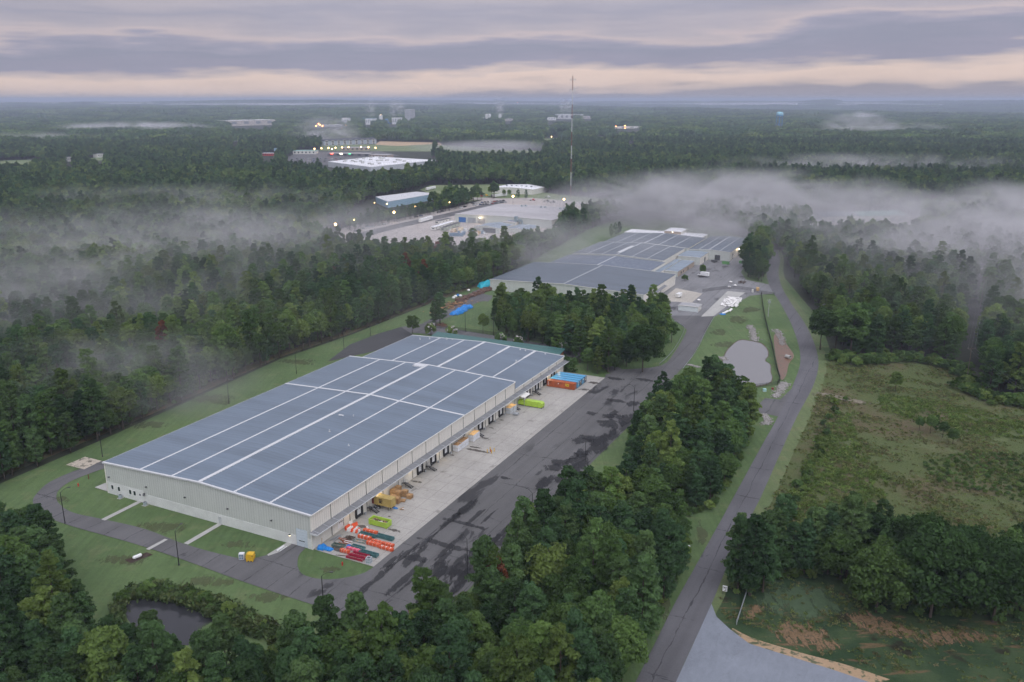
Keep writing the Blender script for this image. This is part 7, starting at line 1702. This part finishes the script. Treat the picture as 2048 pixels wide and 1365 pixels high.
def place_tree(key, i, x, y, label, cat, sc, rot, group=None, mat=None, z=0.0, szz=1.0):
    cme, tme, _, hh, rr = TREES[key][i % len(TREES[key])]
    t = thing({'pine_tree': 'pine_tree', 'broadleaf_tree': 'broadleaf_tree', 'oak_tree': 'oak_tree', 'bush': 'bush', 'cedar': 'conifer'}[key], label, cat, (x, y, z), rot, group)
    t.scale = (sc, sc, sc * szz)
    link('trunk', tme, t); o = link('crown', cme, t)
    if mat: o.material_slots[0].link = 'OBJECT'; o.material_slots[0].material = mat
    return t
for x, y, q, z in recs:
    r = rg.random(); sc = (.62 + .56 * r) if q else (.66 + .48 * r)
    if z == 'clump': sc *= .92
    if z == 'belt': sc *= .62 if x < -75 else .9
    rot = rg.random() * 6.28
    if count[q] < MAXI:
        count[q] += 1
        place_tree(('pine_tree', 'broadleaf_tree')[q], int(rg.integers(0, 8)), x, y, tree_label(x, y, q, z, sc), ('pine tree', 'broadleaf tree')[q], sc, rot, GRP[z][q], szz=.85 + .26 * rg.random())
    else:
        rest[q].append((x, y, sc, rot))

# ---- stuff: the woods beyond, instanced on points
def source(name, me):
    o = bpy.data.objects.new(name, me); return o
def scatter(name, label, pts, rot, sc, idx, meshes, cat=None, zs=None):
    col = bpy.data.collections.new(name + '_sources')
    for i, me in enumerate(meshes): col.objects.link(source('%s_source_%02d' % (name, i), me))
    me = bpy.data.meshes.new(name); me.vertices.add(len(pts)); me.vertices.foreach_set('co', np.asarray(pts, np.float32).ravel())
    for an, ty, va in (('rot', 'FLOAT', rot), ('sc', 'FLOAT', sc), ('idx', 'INT', idx), ('szz', 'FLOAT', zs if zs is not None else np.ones(len(pts)))):
        a = me.attributes.new(an, ty, 'POINT'); a.data.foreach_set('value', np.asarray(va, np.int32 if ty == 'INT' else np.float32))
    o = link(name, me); ng = bpy.data.node_groups.new(name, 'GeometryNodeTree')
    ng.interface.new_socket('Geometry', in_out='INPUT', socket_type='NodeSocketGeometry'); ng.interface.new_socket('Geometry', in_out='OUTPUT', socket_type='NodeSocketGeometry')
    n, l = ng.nodes, ng.links
    gi, go = n.new('NodeGroupInput'), n.new('NodeGroupOutput'); ip = n.new('GeometryNodeInstanceOnPoints'); ci = n.new('GeometryNodeCollectionInfo')
    ci.inputs['Collection'].default_value = col; ci.inputs['Separate Children'].default_value = True; ci.inputs['Reset Children'].default_value = True
    ip.inputs['Pick Instance'].default_value = True
    def attr(nm, ty):
        a = n.new('GeometryNodeInputNamedAttribute'); a.data_type = ty; a.inputs['Name'].default_value = nm
        return [s_ for s_ in a.outputs if s_.enabled][0]
    l.new(gi.outputs[0], ip.inputs['Points']); l.new(ci.outputs[0], ip.inputs['Instance']); l.new(attr('idx', 'INT'), ip.inputs['Instance Index'])
    cx = n.new('ShaderNodeCombineXYZ'); l.new(attr('rot', 'FLOAT'), cx.inputs[2]); l.new(cx.outputs[0], ip.inputs['Rotation'])
    c2 = n.new('ShaderNodeCombineXYZ'); s_ = attr('sc', 'FLOAT'); l.new(s_, c2.inputs[0]); l.new(s_, c2.inputs[1])
    mm = n.new('ShaderNodeMath'); mm.operation = 'MULTIPLY'; l.new(s_, mm.inputs[0]); l.new(attr('szz', 'FLOAT'), mm.inputs[1]); l.new(mm.outputs[0], c2.inputs[2]); l.new(c2.outputs[0], ip.inputs['Scale'])
    l.new(ip.outputs[0], go.inputs[0])
    md = o.modifiers.new('scatter', 'NODES'); md.node_group = ng
    return tag(o, label, cat, kind='stuff')
for q, (nm, near, far) in enumerate((('pine_woods', 'pine_tree', 'far_pine'), ('leafy_woods', 'broadleaf_tree', 'far_broadleaf'))):
    A_ = np.array(rest[q]); d = np.hypot(A_[:, 0], A_[:, 1]); k = d < 620
    for sel, kk, suf, lb in ((k, near, '', ('dark pines massed in the woods round the site', 'leafy trees massed in the woods round the site')[q]), (~k, far, '_beyond', ('dark pines massed in the woods beyond the plants', 'leafy trees massed in the woods beyond the plants')[q])):
        B_ = A_[sel]; n_ = len(B_)
        scatter(nm + suf, lb, np.stack([B_[:, 0], B_[:, 1], np.zeros(n_)], 1), B_[:, 3], B_[:, 2], rg.integers(0, len(TREES[kk]), n_), [v[2] for v in TREES[kk]], 'woods', .88 + .3 * rg.random(n_))
# middle distance: 1.15 to 2.4 km, one tree per 8 m
def ring(r0, r1, s, amax=.60):
    X, Y = jitter_grid(-r1 * .62, r1 * .62, r0 * .75, r1, s, rg); d = np.hypot(X, Y); k = (d > r0) & (d < r1) & (np.abs(np.arctan2(X, Y)) < amax)
    for poly in CLEAR: k &= ~inside(poly, X, Y)
    return X[k], Y[k]
sup = [a[:2], b[:2]] if False else None
CLEAR += [[P(*q, 0)[:2] for q in ((645, 362), (745, 366), (800, 360), (885, 344), (870, 318), (760, 312), (640, 322))], [P(*q, 0)[:2] for q in ((580, 312), (640, 316), (760, 320), (800, 312), (760, 298), (600, 300))], [PG(*q)[:2] for q in ((520, 308), (560, 308), (560, 316), (515, 316))], [PG(*q)[:2] for q in ((640, 295), (760, 292), (760, 284), (645, 284))]]
X, Y = ring(1150, 2500, 7.6)
pin = .5 + .6 * vnoise(X, Y, 420, 8); q = rg.random(len(X)) > pin
for sel, kk, nm, lb in ((~q, 'far_pine', 'pine_forest', 'dark pine forest of the middle distance'), (q, 'far_broadleaf', 'leafy_forest', 'leafy forest of the middle distance')):
    n_ = sel.sum(); scatter(nm, lb, np.stack([X[sel], Y[sel], hz(X[sel], Y[sel])], 1), rg.random(n_) * 6.28, rg.uniform(.8, 1.2, n_), rg.integers(0, 4, n_), [v[2] for v in TREES[kk]], 'forest', rg.uniform(.8, 1.25, n_))
# far: patches of canopy
def patch(seed, w, n, hmin, hmax, R, mat, nq, size):
    r = np.random.default_rng(seed); Cs = []; Ns = []; Ss = []; Ts = []
    for k in range(n):
        x, y = r.uniform(-w / 2, w / 2, 2); h = r.uniform(hmin, hmax); rr = R * r.uniform(.7, 1.3); d = unit(r.normal(size=(nq, 3))); d[:, 2] = np.abs(d[:, 2])
        C = np.array([x, y, h - rr]) + d * np.array([rr, rr, rr * 1.1]); C[:, 2] -= (r.random(nq) ** 3) * h * .5
        Cs.append(C); Ns.append(unit(d + [0, 0, .5] + r.normal(size=d.shape) * .35)); Ss.append(size * r.uniform(.7, 1.3, nq)); Ts.append(np.clip(r.random() * .6 + .4 * r.random(nq), 0, 1))
    return leaf_mesh('canopy', np.concatenate(Cs), np.concatenate(Ns), np.concatenate(Ss), np.concatenate(Ts), [mat])
pp = [patch(40 + i, 34, 26, 11, 19, 4.2, m__, 20, 3.0) for i, m__ in enumerate((PINE_M, BROAD_M, PINE_M, BROAD_M))]
X, Y = ring(2500, 5600, 29); n_ = len(X); ix = np.where(rg.random(n_) < .5 + .5 * vnoise(X, Y, 900, 4), 0, 1) + 2 * rg.integers(0, 2, n_)
scatter('far_forest', 'continuous forest of the far distance', np.stack([X, Y, hz(X, Y)], 1), rg.random(n_) * 6.28, rg.uniform(.9, 1.25, n_), ix, pp, 'forest', rg.uniform(.8, 1.3, n_))
pq = [patch(60 + i, 120, 70, 10, 24, 9.0, m__, 16, 8.0) for i, m__ in enumerate((PINE_M, BROAD_M))]
for r0, r1, s in ((5600, 12000, 95), (12000, 24000, 150)):
    X, Y = ring(r0, r1, s); n_ = len(X)
    scatter('horizon_forest', 'forest running out to the horizon' if r0 < 9000 else 'last forest along the horizon', np.stack([X, Y, hz(X, Y) - 3], 1), rg.random(n_) * 6.28, rg.uniform(.9, 1.2, n_) * (1 if r0 < 9000 else 1.5), rg.integers(0, 2, n_), pq, 'forest', rg.uniform(.7, 1.4, n_))

# ---- single trees one can tell apart
for (x, y), i, sc, key, m__, lb in (((1752, 1225), 0, 1.0, 'oak_tree', None, 'big oak nearest the mound on the scrubby bank'), ((1835, 1190), 2, 1.0, 'oak_tree', None, 'oak filling the gap between the two largest'), ((1680, 1160), 1, .7, 'oak_tree', None, 'smaller oak among the pines above the mound'), ((2030, 1225), 0, 1.1, 'oak_tree', None, 'oak beside the one at the frame edge'), ((1860, 1235), 1, 1.15, 'oak_tree', None, 'largest oak in the middle of the scrubby bank'), ((1985, 1245), 2, 1.0, 'oak_tree', None, 'big oak at the frame edge on the scrubby bank'), ((1920, 1180), 0, .95, 'oak_tree', None, 'oak standing behind the two large ones'), ((1800, 1165), 2, .85, 'oak_tree', None, 'oak behind the pines at the field edge'), ((2070, 1190), 1, 1.0, 'oak_tree', None, 'oak cut by the frame edge above the bank'),
                              ((1500, 1192), 2, 1.05, 'pine_tree', None, 'large pine beside the road sign and gate'), ((1488, 1178), 4, .95, 'pine_tree', None, 'second pine close beside the road sign'), ((1525, 1185), 1, .95, 'pine_tree', None, 'pine just right of the swing gate'),
                              ((880, 648), 3, .95, 'pine_tree', None, 'lone pine on the lawn by the timber pile'), ((872, 652), 1, .8, 'pine_tree', None, 'smaller pine twin on the reddish mulch'), ((966, 668), 2, .62, 'broadleaf_tree', None, 'small round tree on the lawn behind the warehouse'), ((825, 672), 3, .7, 'broadleaf_tree', None, 'yellow-green tree behind the west corner of the warehouse'), ((1012, 668), 1, 1.0, 'broadleaf_tree', None, 'tall conical tree nearest the back lane lamp'), ((1056, 686), 4, 1.0, 'broadleaf_tree', None, 'conical tree second along the back lane'), ((1112, 700), 2, 1.1, 'broadleaf_tree', None, 'large conical tree third along the back lane'),
                              ((1175, 742), 0, .72, 'broadleaf_tree', None, 'small tree right of the clipped conifers'), ((1195, 748), 5, .7, 'broadleaf_tree', None, 'small tree at the yard corner by the blue containers'), ((1205, 730), 1, .85, 'broadleaf_tree', None, 'tree behind the pair at the yard corner'), ((1160, 722), 3, .8, 'broadleaf_tree', None, 'tree behind the clipped conifers'), ((1285, 745), 2, 1.05, 'oak_tree', None, 'wide dark tree on the lawn point by the driveway'),
                              ((1790, 785), 1, .55, 'broadleaf_tree', None, 'round light-green tree alone in the field'), ((1860, 868), 2, .42, 'broadleaf_tree', None, 'tallest light-green sapling of the field group'), ((1838, 862), 0, .36, 'broadleaf_tree', None, 'left sapling of the field group'), ((1885, 876), 4, .38, 'broadleaf_tree', None, 'right sapling of the field group'), ((1905, 890), 3, .4, 'broadleaf_tree', None, 'lowest sapling of the field group'), ((1872, 862), 5, .34, 'broadleaf_tree', None, 'back sapling of the field group'),
                              ((1405, 552), 3, .5, 'broadleaf_tree', None, 'round tree beside the plant yard annex'), ((1370, 562), 0, 1.6, 'bush', None, 'clipped bush at the low plant office'), ((1230, 472), 1, .6, 'pine_tree', None, 'dark shrub pine west of the far plant'), ((1222, 474), 2, .55, 'pine_tree', None, 'second dark shrub pine west of the far plant'), ((1238, 470), 4, .6, 'pine_tree', None, 'third dark shrub pine west of the far plant'),
                              ((870, 305), 2, 1.5, 'broadleaf_tree', None, 'tall lone tree at the corner of the superstore'), ((882, 308), 1, 1.1, 'broadleaf_tree', None, 'shorter tree beside the tall lone one'), ((1640, 700), 3, 1.35, 'broadleaf_tree', None, 'large pale tree at the edge of the east woods'), ((1700, 715), 1, 1.6, 'broadleaf_tree', None, 'tallest pale tree at the corner of the field'), ((1720, 712), 5, 1.4, 'broadleaf_tree', None, 'pale tree behind the tallest one at the field corner'), ((1670, 706), 0, 1.3, 'broadleaf_tree', None, 'pale tree between road and tallest one'),
                              ((1008, 394), 0, .62, 'broadleaf_tree', None, 'tree at the left corner of the white gabled hall'), ((1018, 395), 2, .55, 'broadleaf_tree', None, 'tree in front of the white gabled hall, left of its middle'), ((1036, 397), 1, .6, 'pine_tree', None, 'pine in front of the white gabled hall'), ((1052, 399), 4, .6, 'pine_tree', None, 'pine at the right end of the white gabled hall')):
    if not lb: continue
    X_, Y_, _z = P(x, y); place_tree(key, i, X_, Y_, lb, {'oak_tree': 'oak tree', 'pine_tree': 'pine tree', 'broadleaf_tree': 'broadleaf tree', 'bush': 'bush'}[key], sc, rg.random() * 6.28)
for (x, y), lb in (((672, 592), 'rust-brown dead pine farthest west in the wood'), ((690, 575), 'rust-brown dead pine behind the farthest west one'), ((812, 572), 'tall rust-brown dead pine of the middle pair'), ((822, 580), 'second rust-brown dead pine of the middle pair'), ((848, 588), 'short rust-brown dead pine nearest the timber pile'), ((875, 535), 'small rust-brown dead pine in the mist'), ((332, 735), 'reddish dead tree above the west lawn'), ((990, 1255), 'reddish dead pine inside the strip by the yard')):
    X_, Y_, _z = P(x, y); place_tree('pine_tree', int(x) % 6, X_, Y_, lb, 'dead pine', .95, 1.0, None, DEAD_M, szz=1.12)
for (x, y), lb in (((1131, 741), 'tall clipped conifer against the warehouse corner'), ((1136, 744), 'middle clipped conifer at the warehouse corner'), ((1148, 745), 'rounded clipped conifer nearest the containers')):
    X_, Y_, _z = P(x, y); place_tree('cedar', int(x) % 2, X_, Y_, lb, 'conifer', 1.35, .5)
for (x, y), lb in (((905, 678), 'yellowish crape myrtle behind the green roof'), ((1002, 692), 'white-flowered crape myrtle, left of the pair behind the green roof'), ((1036, 698), 'white-flowered crape myrtle, right of the pair behind the green roof'), ((1126, 712), 'white-flowered crape myrtle at the brick end'), ((862, 672), 'small crape myrtle near the west corner')):
    X_, Y_, _z = P(x, y); t = place_tree('bush', int(x) % 4, X_, Y_, lb, 'shrub', 1.9, .5, szz=1.3)
    A_ = crown_arrays('broad', 2.7, 1.5, 8, 6, .3, int(x), .5); link('blossom', leaf_mesh('blossom', *A_, [MYRT_M]), t)
r_ = random.Random(8)
for k in range(26):                                                # shrubs in a line between verge and field
    f = (k + r_.random()) / 26; y = 800 + 250 * f; x = 1690 - (y - 770) * .44 + r_.uniform(-8, 16)
    X_, Y_, _z = P(x, y); place_tree('bush', k % 4, X_, Y_, 'green bush in the line between verge and field, %s' % ('near the gravel track' if f < .3 else 'half way down the verge' if f < .65 else 'near the roadside pines'), 'bush', r_.uniform(.7, 1.25), r_.uniform(0, 6), 'bushes along the verge')
# ---- weeds of the field, reeds of the pond
def tuft(seed, n, h, w, size, mat, up=.3):
    r = np.random.default_rng(seed); C = np.stack([r.normal(0, w, n), r.normal(0, w, n), r.random(n) ** .7 * h], 1)
    return leaf_mesh('tuft', C, unit(r.normal(size=(n, 3)) + [0, 0, up]), size * r.uniform(.6, 1.3, n), r.random(n), [mat], None, 2.2)
TW = [tuft(i, 26, .55, .45, .34, WEED_M) for i in range(4)]
TR = [tuft(20 + i, 40, 1.7, .5, .5, REED_M, -.2) for i in range(4)]
fx = np.array(FIELDP); X, Y = jitter_grid(fx[:, 0].min(), min(fx[:, 0].max(), 330), fx[:, 1].min(), fx[:, 1].max(), 1.05, rg, .5); k = inside(FIELDP, X, Y) & in_view(X, Y, 40, 2)
X, Y = X[k], Y[k]; dn = .5 + .6 * vnoise(X, Y, 45, 31) + .35 * vnoise(X, Y, 13, 32); k = rg.random(len(X)) < dn; X, Y, dn = X[k], Y[k], dn[k]; n_ = len(X)
scatter('weeds', 'tangled weeds and brambles over the rough field', np.stack([X, Y, np.full(n_, .04)], 1), rg.random(n_) * 6.28, rg.uniform(.4, .95, n_) * np.clip(.5 + dn * .6, .5, 1.3), rg.integers(0, 4, n_), TW, 'weeds')
TG = [tuft(40 + i, 30, .75, .5, .36, WEEDG_M) for i in range(4)]
for GP, lb in ((px([(1700, 830), (1640, 860), (1600, 940), (1560, 1020), (1540, 1090), (1680, 1080), (1760, 1040), (1780, 960), (1720, 900)]), 'bright green weeds on the road side of the field'), (px([(1760, 790), (1860, 800), (1980, 830), (2060, 850), (2060, 880), (1920, 870), (1820, 840), (1750, 815)]), 'pale green weeds across the middle of the field')):
    fx = np.array(GP); X, Y = jitter_grid(fx[:, 0].min(), fx[:, 0].max(), fx[:, 1].min(), fx[:, 1].max(), .95, rg, .5); k = inside(GP, X, Y); X, Y = X[k], Y[k]
    k = rg.random(len(X)) < .55 + .55 * vnoise(X, Y, 22, 61) + .3 * vnoise(X, Y, 8, 62); X, Y = X[k], Y[k]; n_ = len(X)
    scatter('weeds', lb, np.stack([X, Y, np.full(n_, .04)], 1), rg.random(n_) * 6.28, rg.uniform(.45, 1.1, n_), rg.integers(0, 4, n_), TG, 'weeds')
DEN = px([(1840, 930), (1930, 905), (2060, 905), (2300, 930), (2300, 1030), (2060, 1015), (1960, 985), (1880, 968)])
fx = np.array(DEN); X, Y = jitter_grid(fx[:, 0].min(), fx[:, 0].max(), fx[:, 1].min(), fx[:, 1].max(), 1.9, rg, .5); k = inside(DEN, X, Y) & in_view(X, Y, 40, 4); X, Y = X[k], Y[k]; n_ = len(X)
scatter('brambles', 'dense dark bramble thicket at the east side of the field', np.stack([X, Y, np.zeros(n_)], 1), rg.random(n_) * 6.28, rg.uniform(.28, .55, n_), rg.integers(0, 4, n_), [TREES['bush'][i][0] for i in range(4)], 'brambles', rg.uniform(.6, 1.1, n_))
RP = px([(228, 1222), (240, 1200), (262, 1180), (310, 1172), (380, 1186), (450, 1208), (520, 1240), (560, 1262), (545, 1290), (490, 1272), (440, 1244), (395, 1225), (350, 1208), (300, 1199), (262, 1200), (248, 1216), (250, 1260), (225, 1262)])
fx = np.array(RP); X, Y = jitter_grid(fx[:, 0].min(), fx[:, 0].max(), fx[:, 1].min(), fx[:, 1].max(), .85, rg, .5); k = inside(RP, X, Y); X, Y = X[k], Y[k]; n_ = len(X)
scatter('reeds', 'tall reeds and rushes ringing the dark pond', np.stack([X, Y, np.full(n_, .05)], 1), rg.random(n_) * 6.28, rg.uniform(.35, 1.3, n_), rg.integers(0, 4, n_), TR, 'reeds')
k = rg.random(n_) < .035
scatter('pond_shrubs', 'leafy scrub growing among the pond reeds', np.stack([X[k], Y[k], np.zeros(k.sum())], 1), rg.random(k.sum()) * 6.28, rg.uniform(.6, 1.3, k.sum()), rg.integers(0, 4, k.sum()), [TREES['bush'][i][0] for i in range(4)], 'scrub')
SB = px([(1425, 1205), (1470, 1150), (1560, 1125), (1760, 1100), (2060, 1100), (2300, 1120), (2300, 1400), (2000, 1380), (1780, 1345), (1600, 1300), (1470, 1255)])
fx = np.array(SB); X, Y = jitter_grid(fx[:, 0].min(), fx[:, 0].max(), fx[:, 1].min(), fx[:, 1].max(), 1.0, rg, .5); k = inside(SB, X, Y) & in_view(X, Y, 30, 2); X, Y = X[k], Y[k]
k = rg.random(len(X)) < .30 + .5 * vnoise(X, Y, 18, 77); X, Y = X[k], Y[k]; n_ = len(X)
scatter('bank_weeds', 'low weeds scattered over the scrubby bank', np.stack([X, Y, np.full(n_, .05)], 1), rg.random(n_) * 6.28, rg.uniform(.3, .7, n_), rg.integers(0, 4, n_), TW, 'weeds')
# lawn rough: clumps at the foot of the woods so the edge is ragged
ED = [P(*q)[:2] for q in ((0, 945), (200, 861), (340, 804), (560, 704), (700, 659), (870, 596), (985, 558), (1090, 503), (1180, 453))]
E_ = smooth(ED, 40); X = np.array([p[0] for p in E_]) ; Y = np.array([p[1] for p in E_]); X = np.repeat(X, 3) + rg.normal(0, 2.2, len(X) * 3) - 1.5; Y = np.repeat(Y, 3) + rg.normal(0, 1.5, len(Y) * 3) + 1; n_ = len(X)
scatter('undergrowth', 'low undergrowth along the edge of the west wood', np.stack([X, Y, np.zeros(n_)], 1), rg.random(n_) * 6.28, rg.uniform(.5, 1.4, n_), rg.integers(0, 4, n_), [TREES['bush'][i][0] for i in range(4)], 'undergrowth')
for poly, nm, lb in ((EROW, 'undergrowth', 'undergrowth below the row of pines at the field edge'), (px([(1700, 1200), (1760, 1228), (1860, 1236), (1990, 1250), (2060, 1240), (2060, 1140), (1760, 1140)]), 'undergrowth', 'undergrowth below the oaks on the bank'), (STRIP_S, 'undergrowth', 'undergrowth below the strip of trees by the yard'), (STRIP_N, 'undergrowth', 'undergrowth below the clump at the bend')):
    a = np.array(poly); X, Y = jitter_grid(a[:, 0].min(), a[:, 0].max(), a[:, 1].min(), a[:, 1].max(), 2.6, rg, .5); k = inside(poly, X, Y); X, Y = X[k], Y[k]; n_ = len(X)
    scatter(nm, lb, np.stack([X, Y, np.zeros(n_)], 1), rg.random(n_) * 6.28, rg.uniform(.5, 1.1, n_), rg.integers(0, 4, n_), [TREES['bush'][i][0] for i in range(4)], 'undergrowth')
EOW = px([(1668, 720), (1740, 728), (1800, 718), (1900, 735), (1962, 796), (2060, 806)])
E_ = smooth(EOW, 30); X = np.repeat([p[0] for p in E_], 2) + rg.normal(0, 3, len(E_) * 2); Y = np.repeat([p[1] for p in E_], 2) + rg.normal(0, 3, len(E_) * 2); n_ = len(X)
scatter('undergrowth', 'tall scrub where the field meets the east woods', np.stack([X, Y, np.zeros(n_)], 1), rg.random(n_) * 6.28, rg.uniform(.6, 1.6, n_), rg.integers(0, 4, n_), [TREES['bush'][i][0] for i in range(4)], 'undergrowth')

# ================================================================== air: even haze and banks of ground mist
m = bpy.data.materials.new('haze_air'); m.use_nodes = True; nt = m.node_tree; nt.nodes.clear()
pv = nt.nodes.new('ShaderNodeVolumePrincipled'); pv.inputs['Color'].default_value = (.64, .72, .90, 1); pv.inputs['Density'].default_value = HAZE; pv.inputs['Anisotropy'].default_value = 0.0
ou = nt.nodes.new('ShaderNodeOutputMaterial'); nt.links.new(pv.outputs[0], ou.inputs['Volume'])
hb = MB().b0(-32000, 32000, -3000, 40000, -30, 150).build('haze', m)
tag(hb, 'thin blue morning haze over the whole landscape', 'haze', kind='stuff')
def mist(label, c, r, dens, seed=0, scale=62.0, thr=.38, soft=.24, rz=0.0, col=(.985, .975, .995), squash=2.2, step=1.0):
    m = bpy.data.materials.new('mist_air'); m.use_nodes = True; nt = m.node_tree; nt.nodes.clear(); t = NT(nt)
    ob = t.obj(); ln_ = t.node('ShaderNodeVectorMath', operation='LENGTH'); t.l.new(ob, ln_.inputs[0])
    fall = t.math('SUBTRACT', 1.0, t.step(ln_.outputs['Value'], .15, .98))
    n = t.noise(t.mapping(t.pos(), (1 / scale, 1 / scale, squash / scale), (0, 0, 0), (seed * 7.3, seed * 3.1, 0)), 1.0, 5.0, .6, .8)
    d = t.math('MULTIPLY', t.math('MULTIPLY', fall, t.step(n, thr, thr + soft)), dens)
    pv = t.node('ShaderNodeVolumePrincipled'); pv.inputs['Color'].default_value = (*col, 1); t.l.new(d, pv.inputs['Density']); pv.inputs['Anisotropy'].default_value = 0.0
    ou = t.node('ShaderNodeOutputMaterial'); t.l.new(pv.outputs[0], ou.inputs['Volume'])
    mb = MB(); mb.lathe([(.001, -1)] + [(math.sin(a * math.pi / 10), -math.cos(a * math.pi / 10)) for a in range(1, 10)] + [(.001, 1)], 24)
    o = mb.build('mist', m, None, c, rz, smooth=True); o.scale = r
    m.cycles.volume_step_rate = step if hasattr(m.cycles, 'volume_step_rate') else 1.0
    return tag(o, label, 'mist', kind='stuff')
MIST = [('thick bank of mist behind the far plant', (215, 835, 14), (235, 120, 44), 0.01788, 1), ('mist bank rolling over the east woods', (400, 610, 16), (250, 150, 44), 0.01271, 2), ('upper mist over the misty east works', (480, 800, 14), (220, 90, 38), 0.01008, 3),
        ('mist drifting over the road behind the plant', (170, 720, 16), (110, 90, 36), 0.00650, 12),
        ('long streak of mist over the west wood', (-215, 590, 14), (210, 95, 34), 0.00302, 4), ('thin mist low over the near west wood', (-235, 420, 14), (110, 70, 30), 0.00405, 5), ('mist patch in front of the gravel yard', (-190, 730, 12), (170, 60, 30), 0.00390, 6), ('thin mist between west wood and far plant', (20, 610, 12), (120, 60, 28), .0055, 7),
        ('faint veil of mist over the whole west wood', (-260, 560, 8), (330, 330, 46), 0.00168, 13), ('faint veil of mist over the east woods', (330, 500, 8), (230, 250, 46), 0.00302, 14), ('thin mist near the west lawn corner', (-150, 310, 12), (70, 40, 24), 0.00560, 8), ('faint streak of mist over the west forest', (-330, 900, 12), (260, 70, 28), 0.00270, 9), ('mist streak over the east forest', (560, 1330, 16), (330, 80, 28), .0045, 10), ('thin mist east of the field', (330, 430, 10), (150, 80, 30), 0.00396, 11)]
for lb, c, r, dn, sd in MIST: mist(lb, c, r, dn * MISTK, sd)
def far_mist(lb, p, r, dn, sd, z=10, sc=120, thr=.40):
    x, y, g = PG(*p); mist(lb, (x, y, g + z), r, dn * MISTK, sd, sc, thr)
far_mist('white mist pooled in the far west valley', (268, 268), (330, 260, 34), .0065, 21, 16); far_mist('mist rising beside the apartments', (652, 288), (120, 130, 62), .0055, 22, 22, 60); far_mist('low mist lying on the far field', (985, 303), (230, 90, 20), .0055, 23, 10, 150, .3)
far_mist('plume of mist rising from the east woods', (1712, 275), (150, 140, 64), .0052, 24, 24, 60); far_mist('small mist plume right of the larger one', (1780, 275), (60, 60, 44), .005, 25, 20, 50); far_mist('pinkish cloud of mist above the east woods', (1716, 244), (140, 120, 30), .005, 26, 34, 90); far_mist('thin mist in the far west woods', (60, 290), (300, 90, 26), .003, 27, 14)
far_mist('mist tail behind the east plume', (1830, 272), (170, 90, 34), .0022, 28, 18)
for k, (x, y, w, lb) in enumerate(((250, 213, 2600, 'flat mist layer on the west horizon'), (620, 214.5, 2200, 'flat mist layer beyond the far mills'), (900, 212, 2600, 'flat mist layer beneath the middle horizon'), (1350, 213, 2600, 'flat mist layer right of the mast'), (1850, 215, 2600, 'flat mist layer on the east horizon'), (1600, 211.5, 3000, 'flat mist layer below the far mesa'))):
    far_mist(lb, (x, y), (w, 700, 30), .0026, 30 + k, 24, 700, .34)
for p, h, lb in (((742, 243), 60, 'thin steam plume left of the far silo'), ((788, 240), 60, 'thick steam plume of the far mill'), ((801, 238), 50, 'steam drifting towards the tower block'), ((1000, 238), 70, 'steam rising from the far stack'), ((1125, 234), 50, 'steam puff above the works by the mast'), ((1136, 234), 50, 'second steam puff above the works by the mast')):
    x, y, g = PG(p[0], p[1] + 6); mist(lb, (x, y, g + 70), (34, 34, h), .030, int(p[0]), 26, .45, .15)
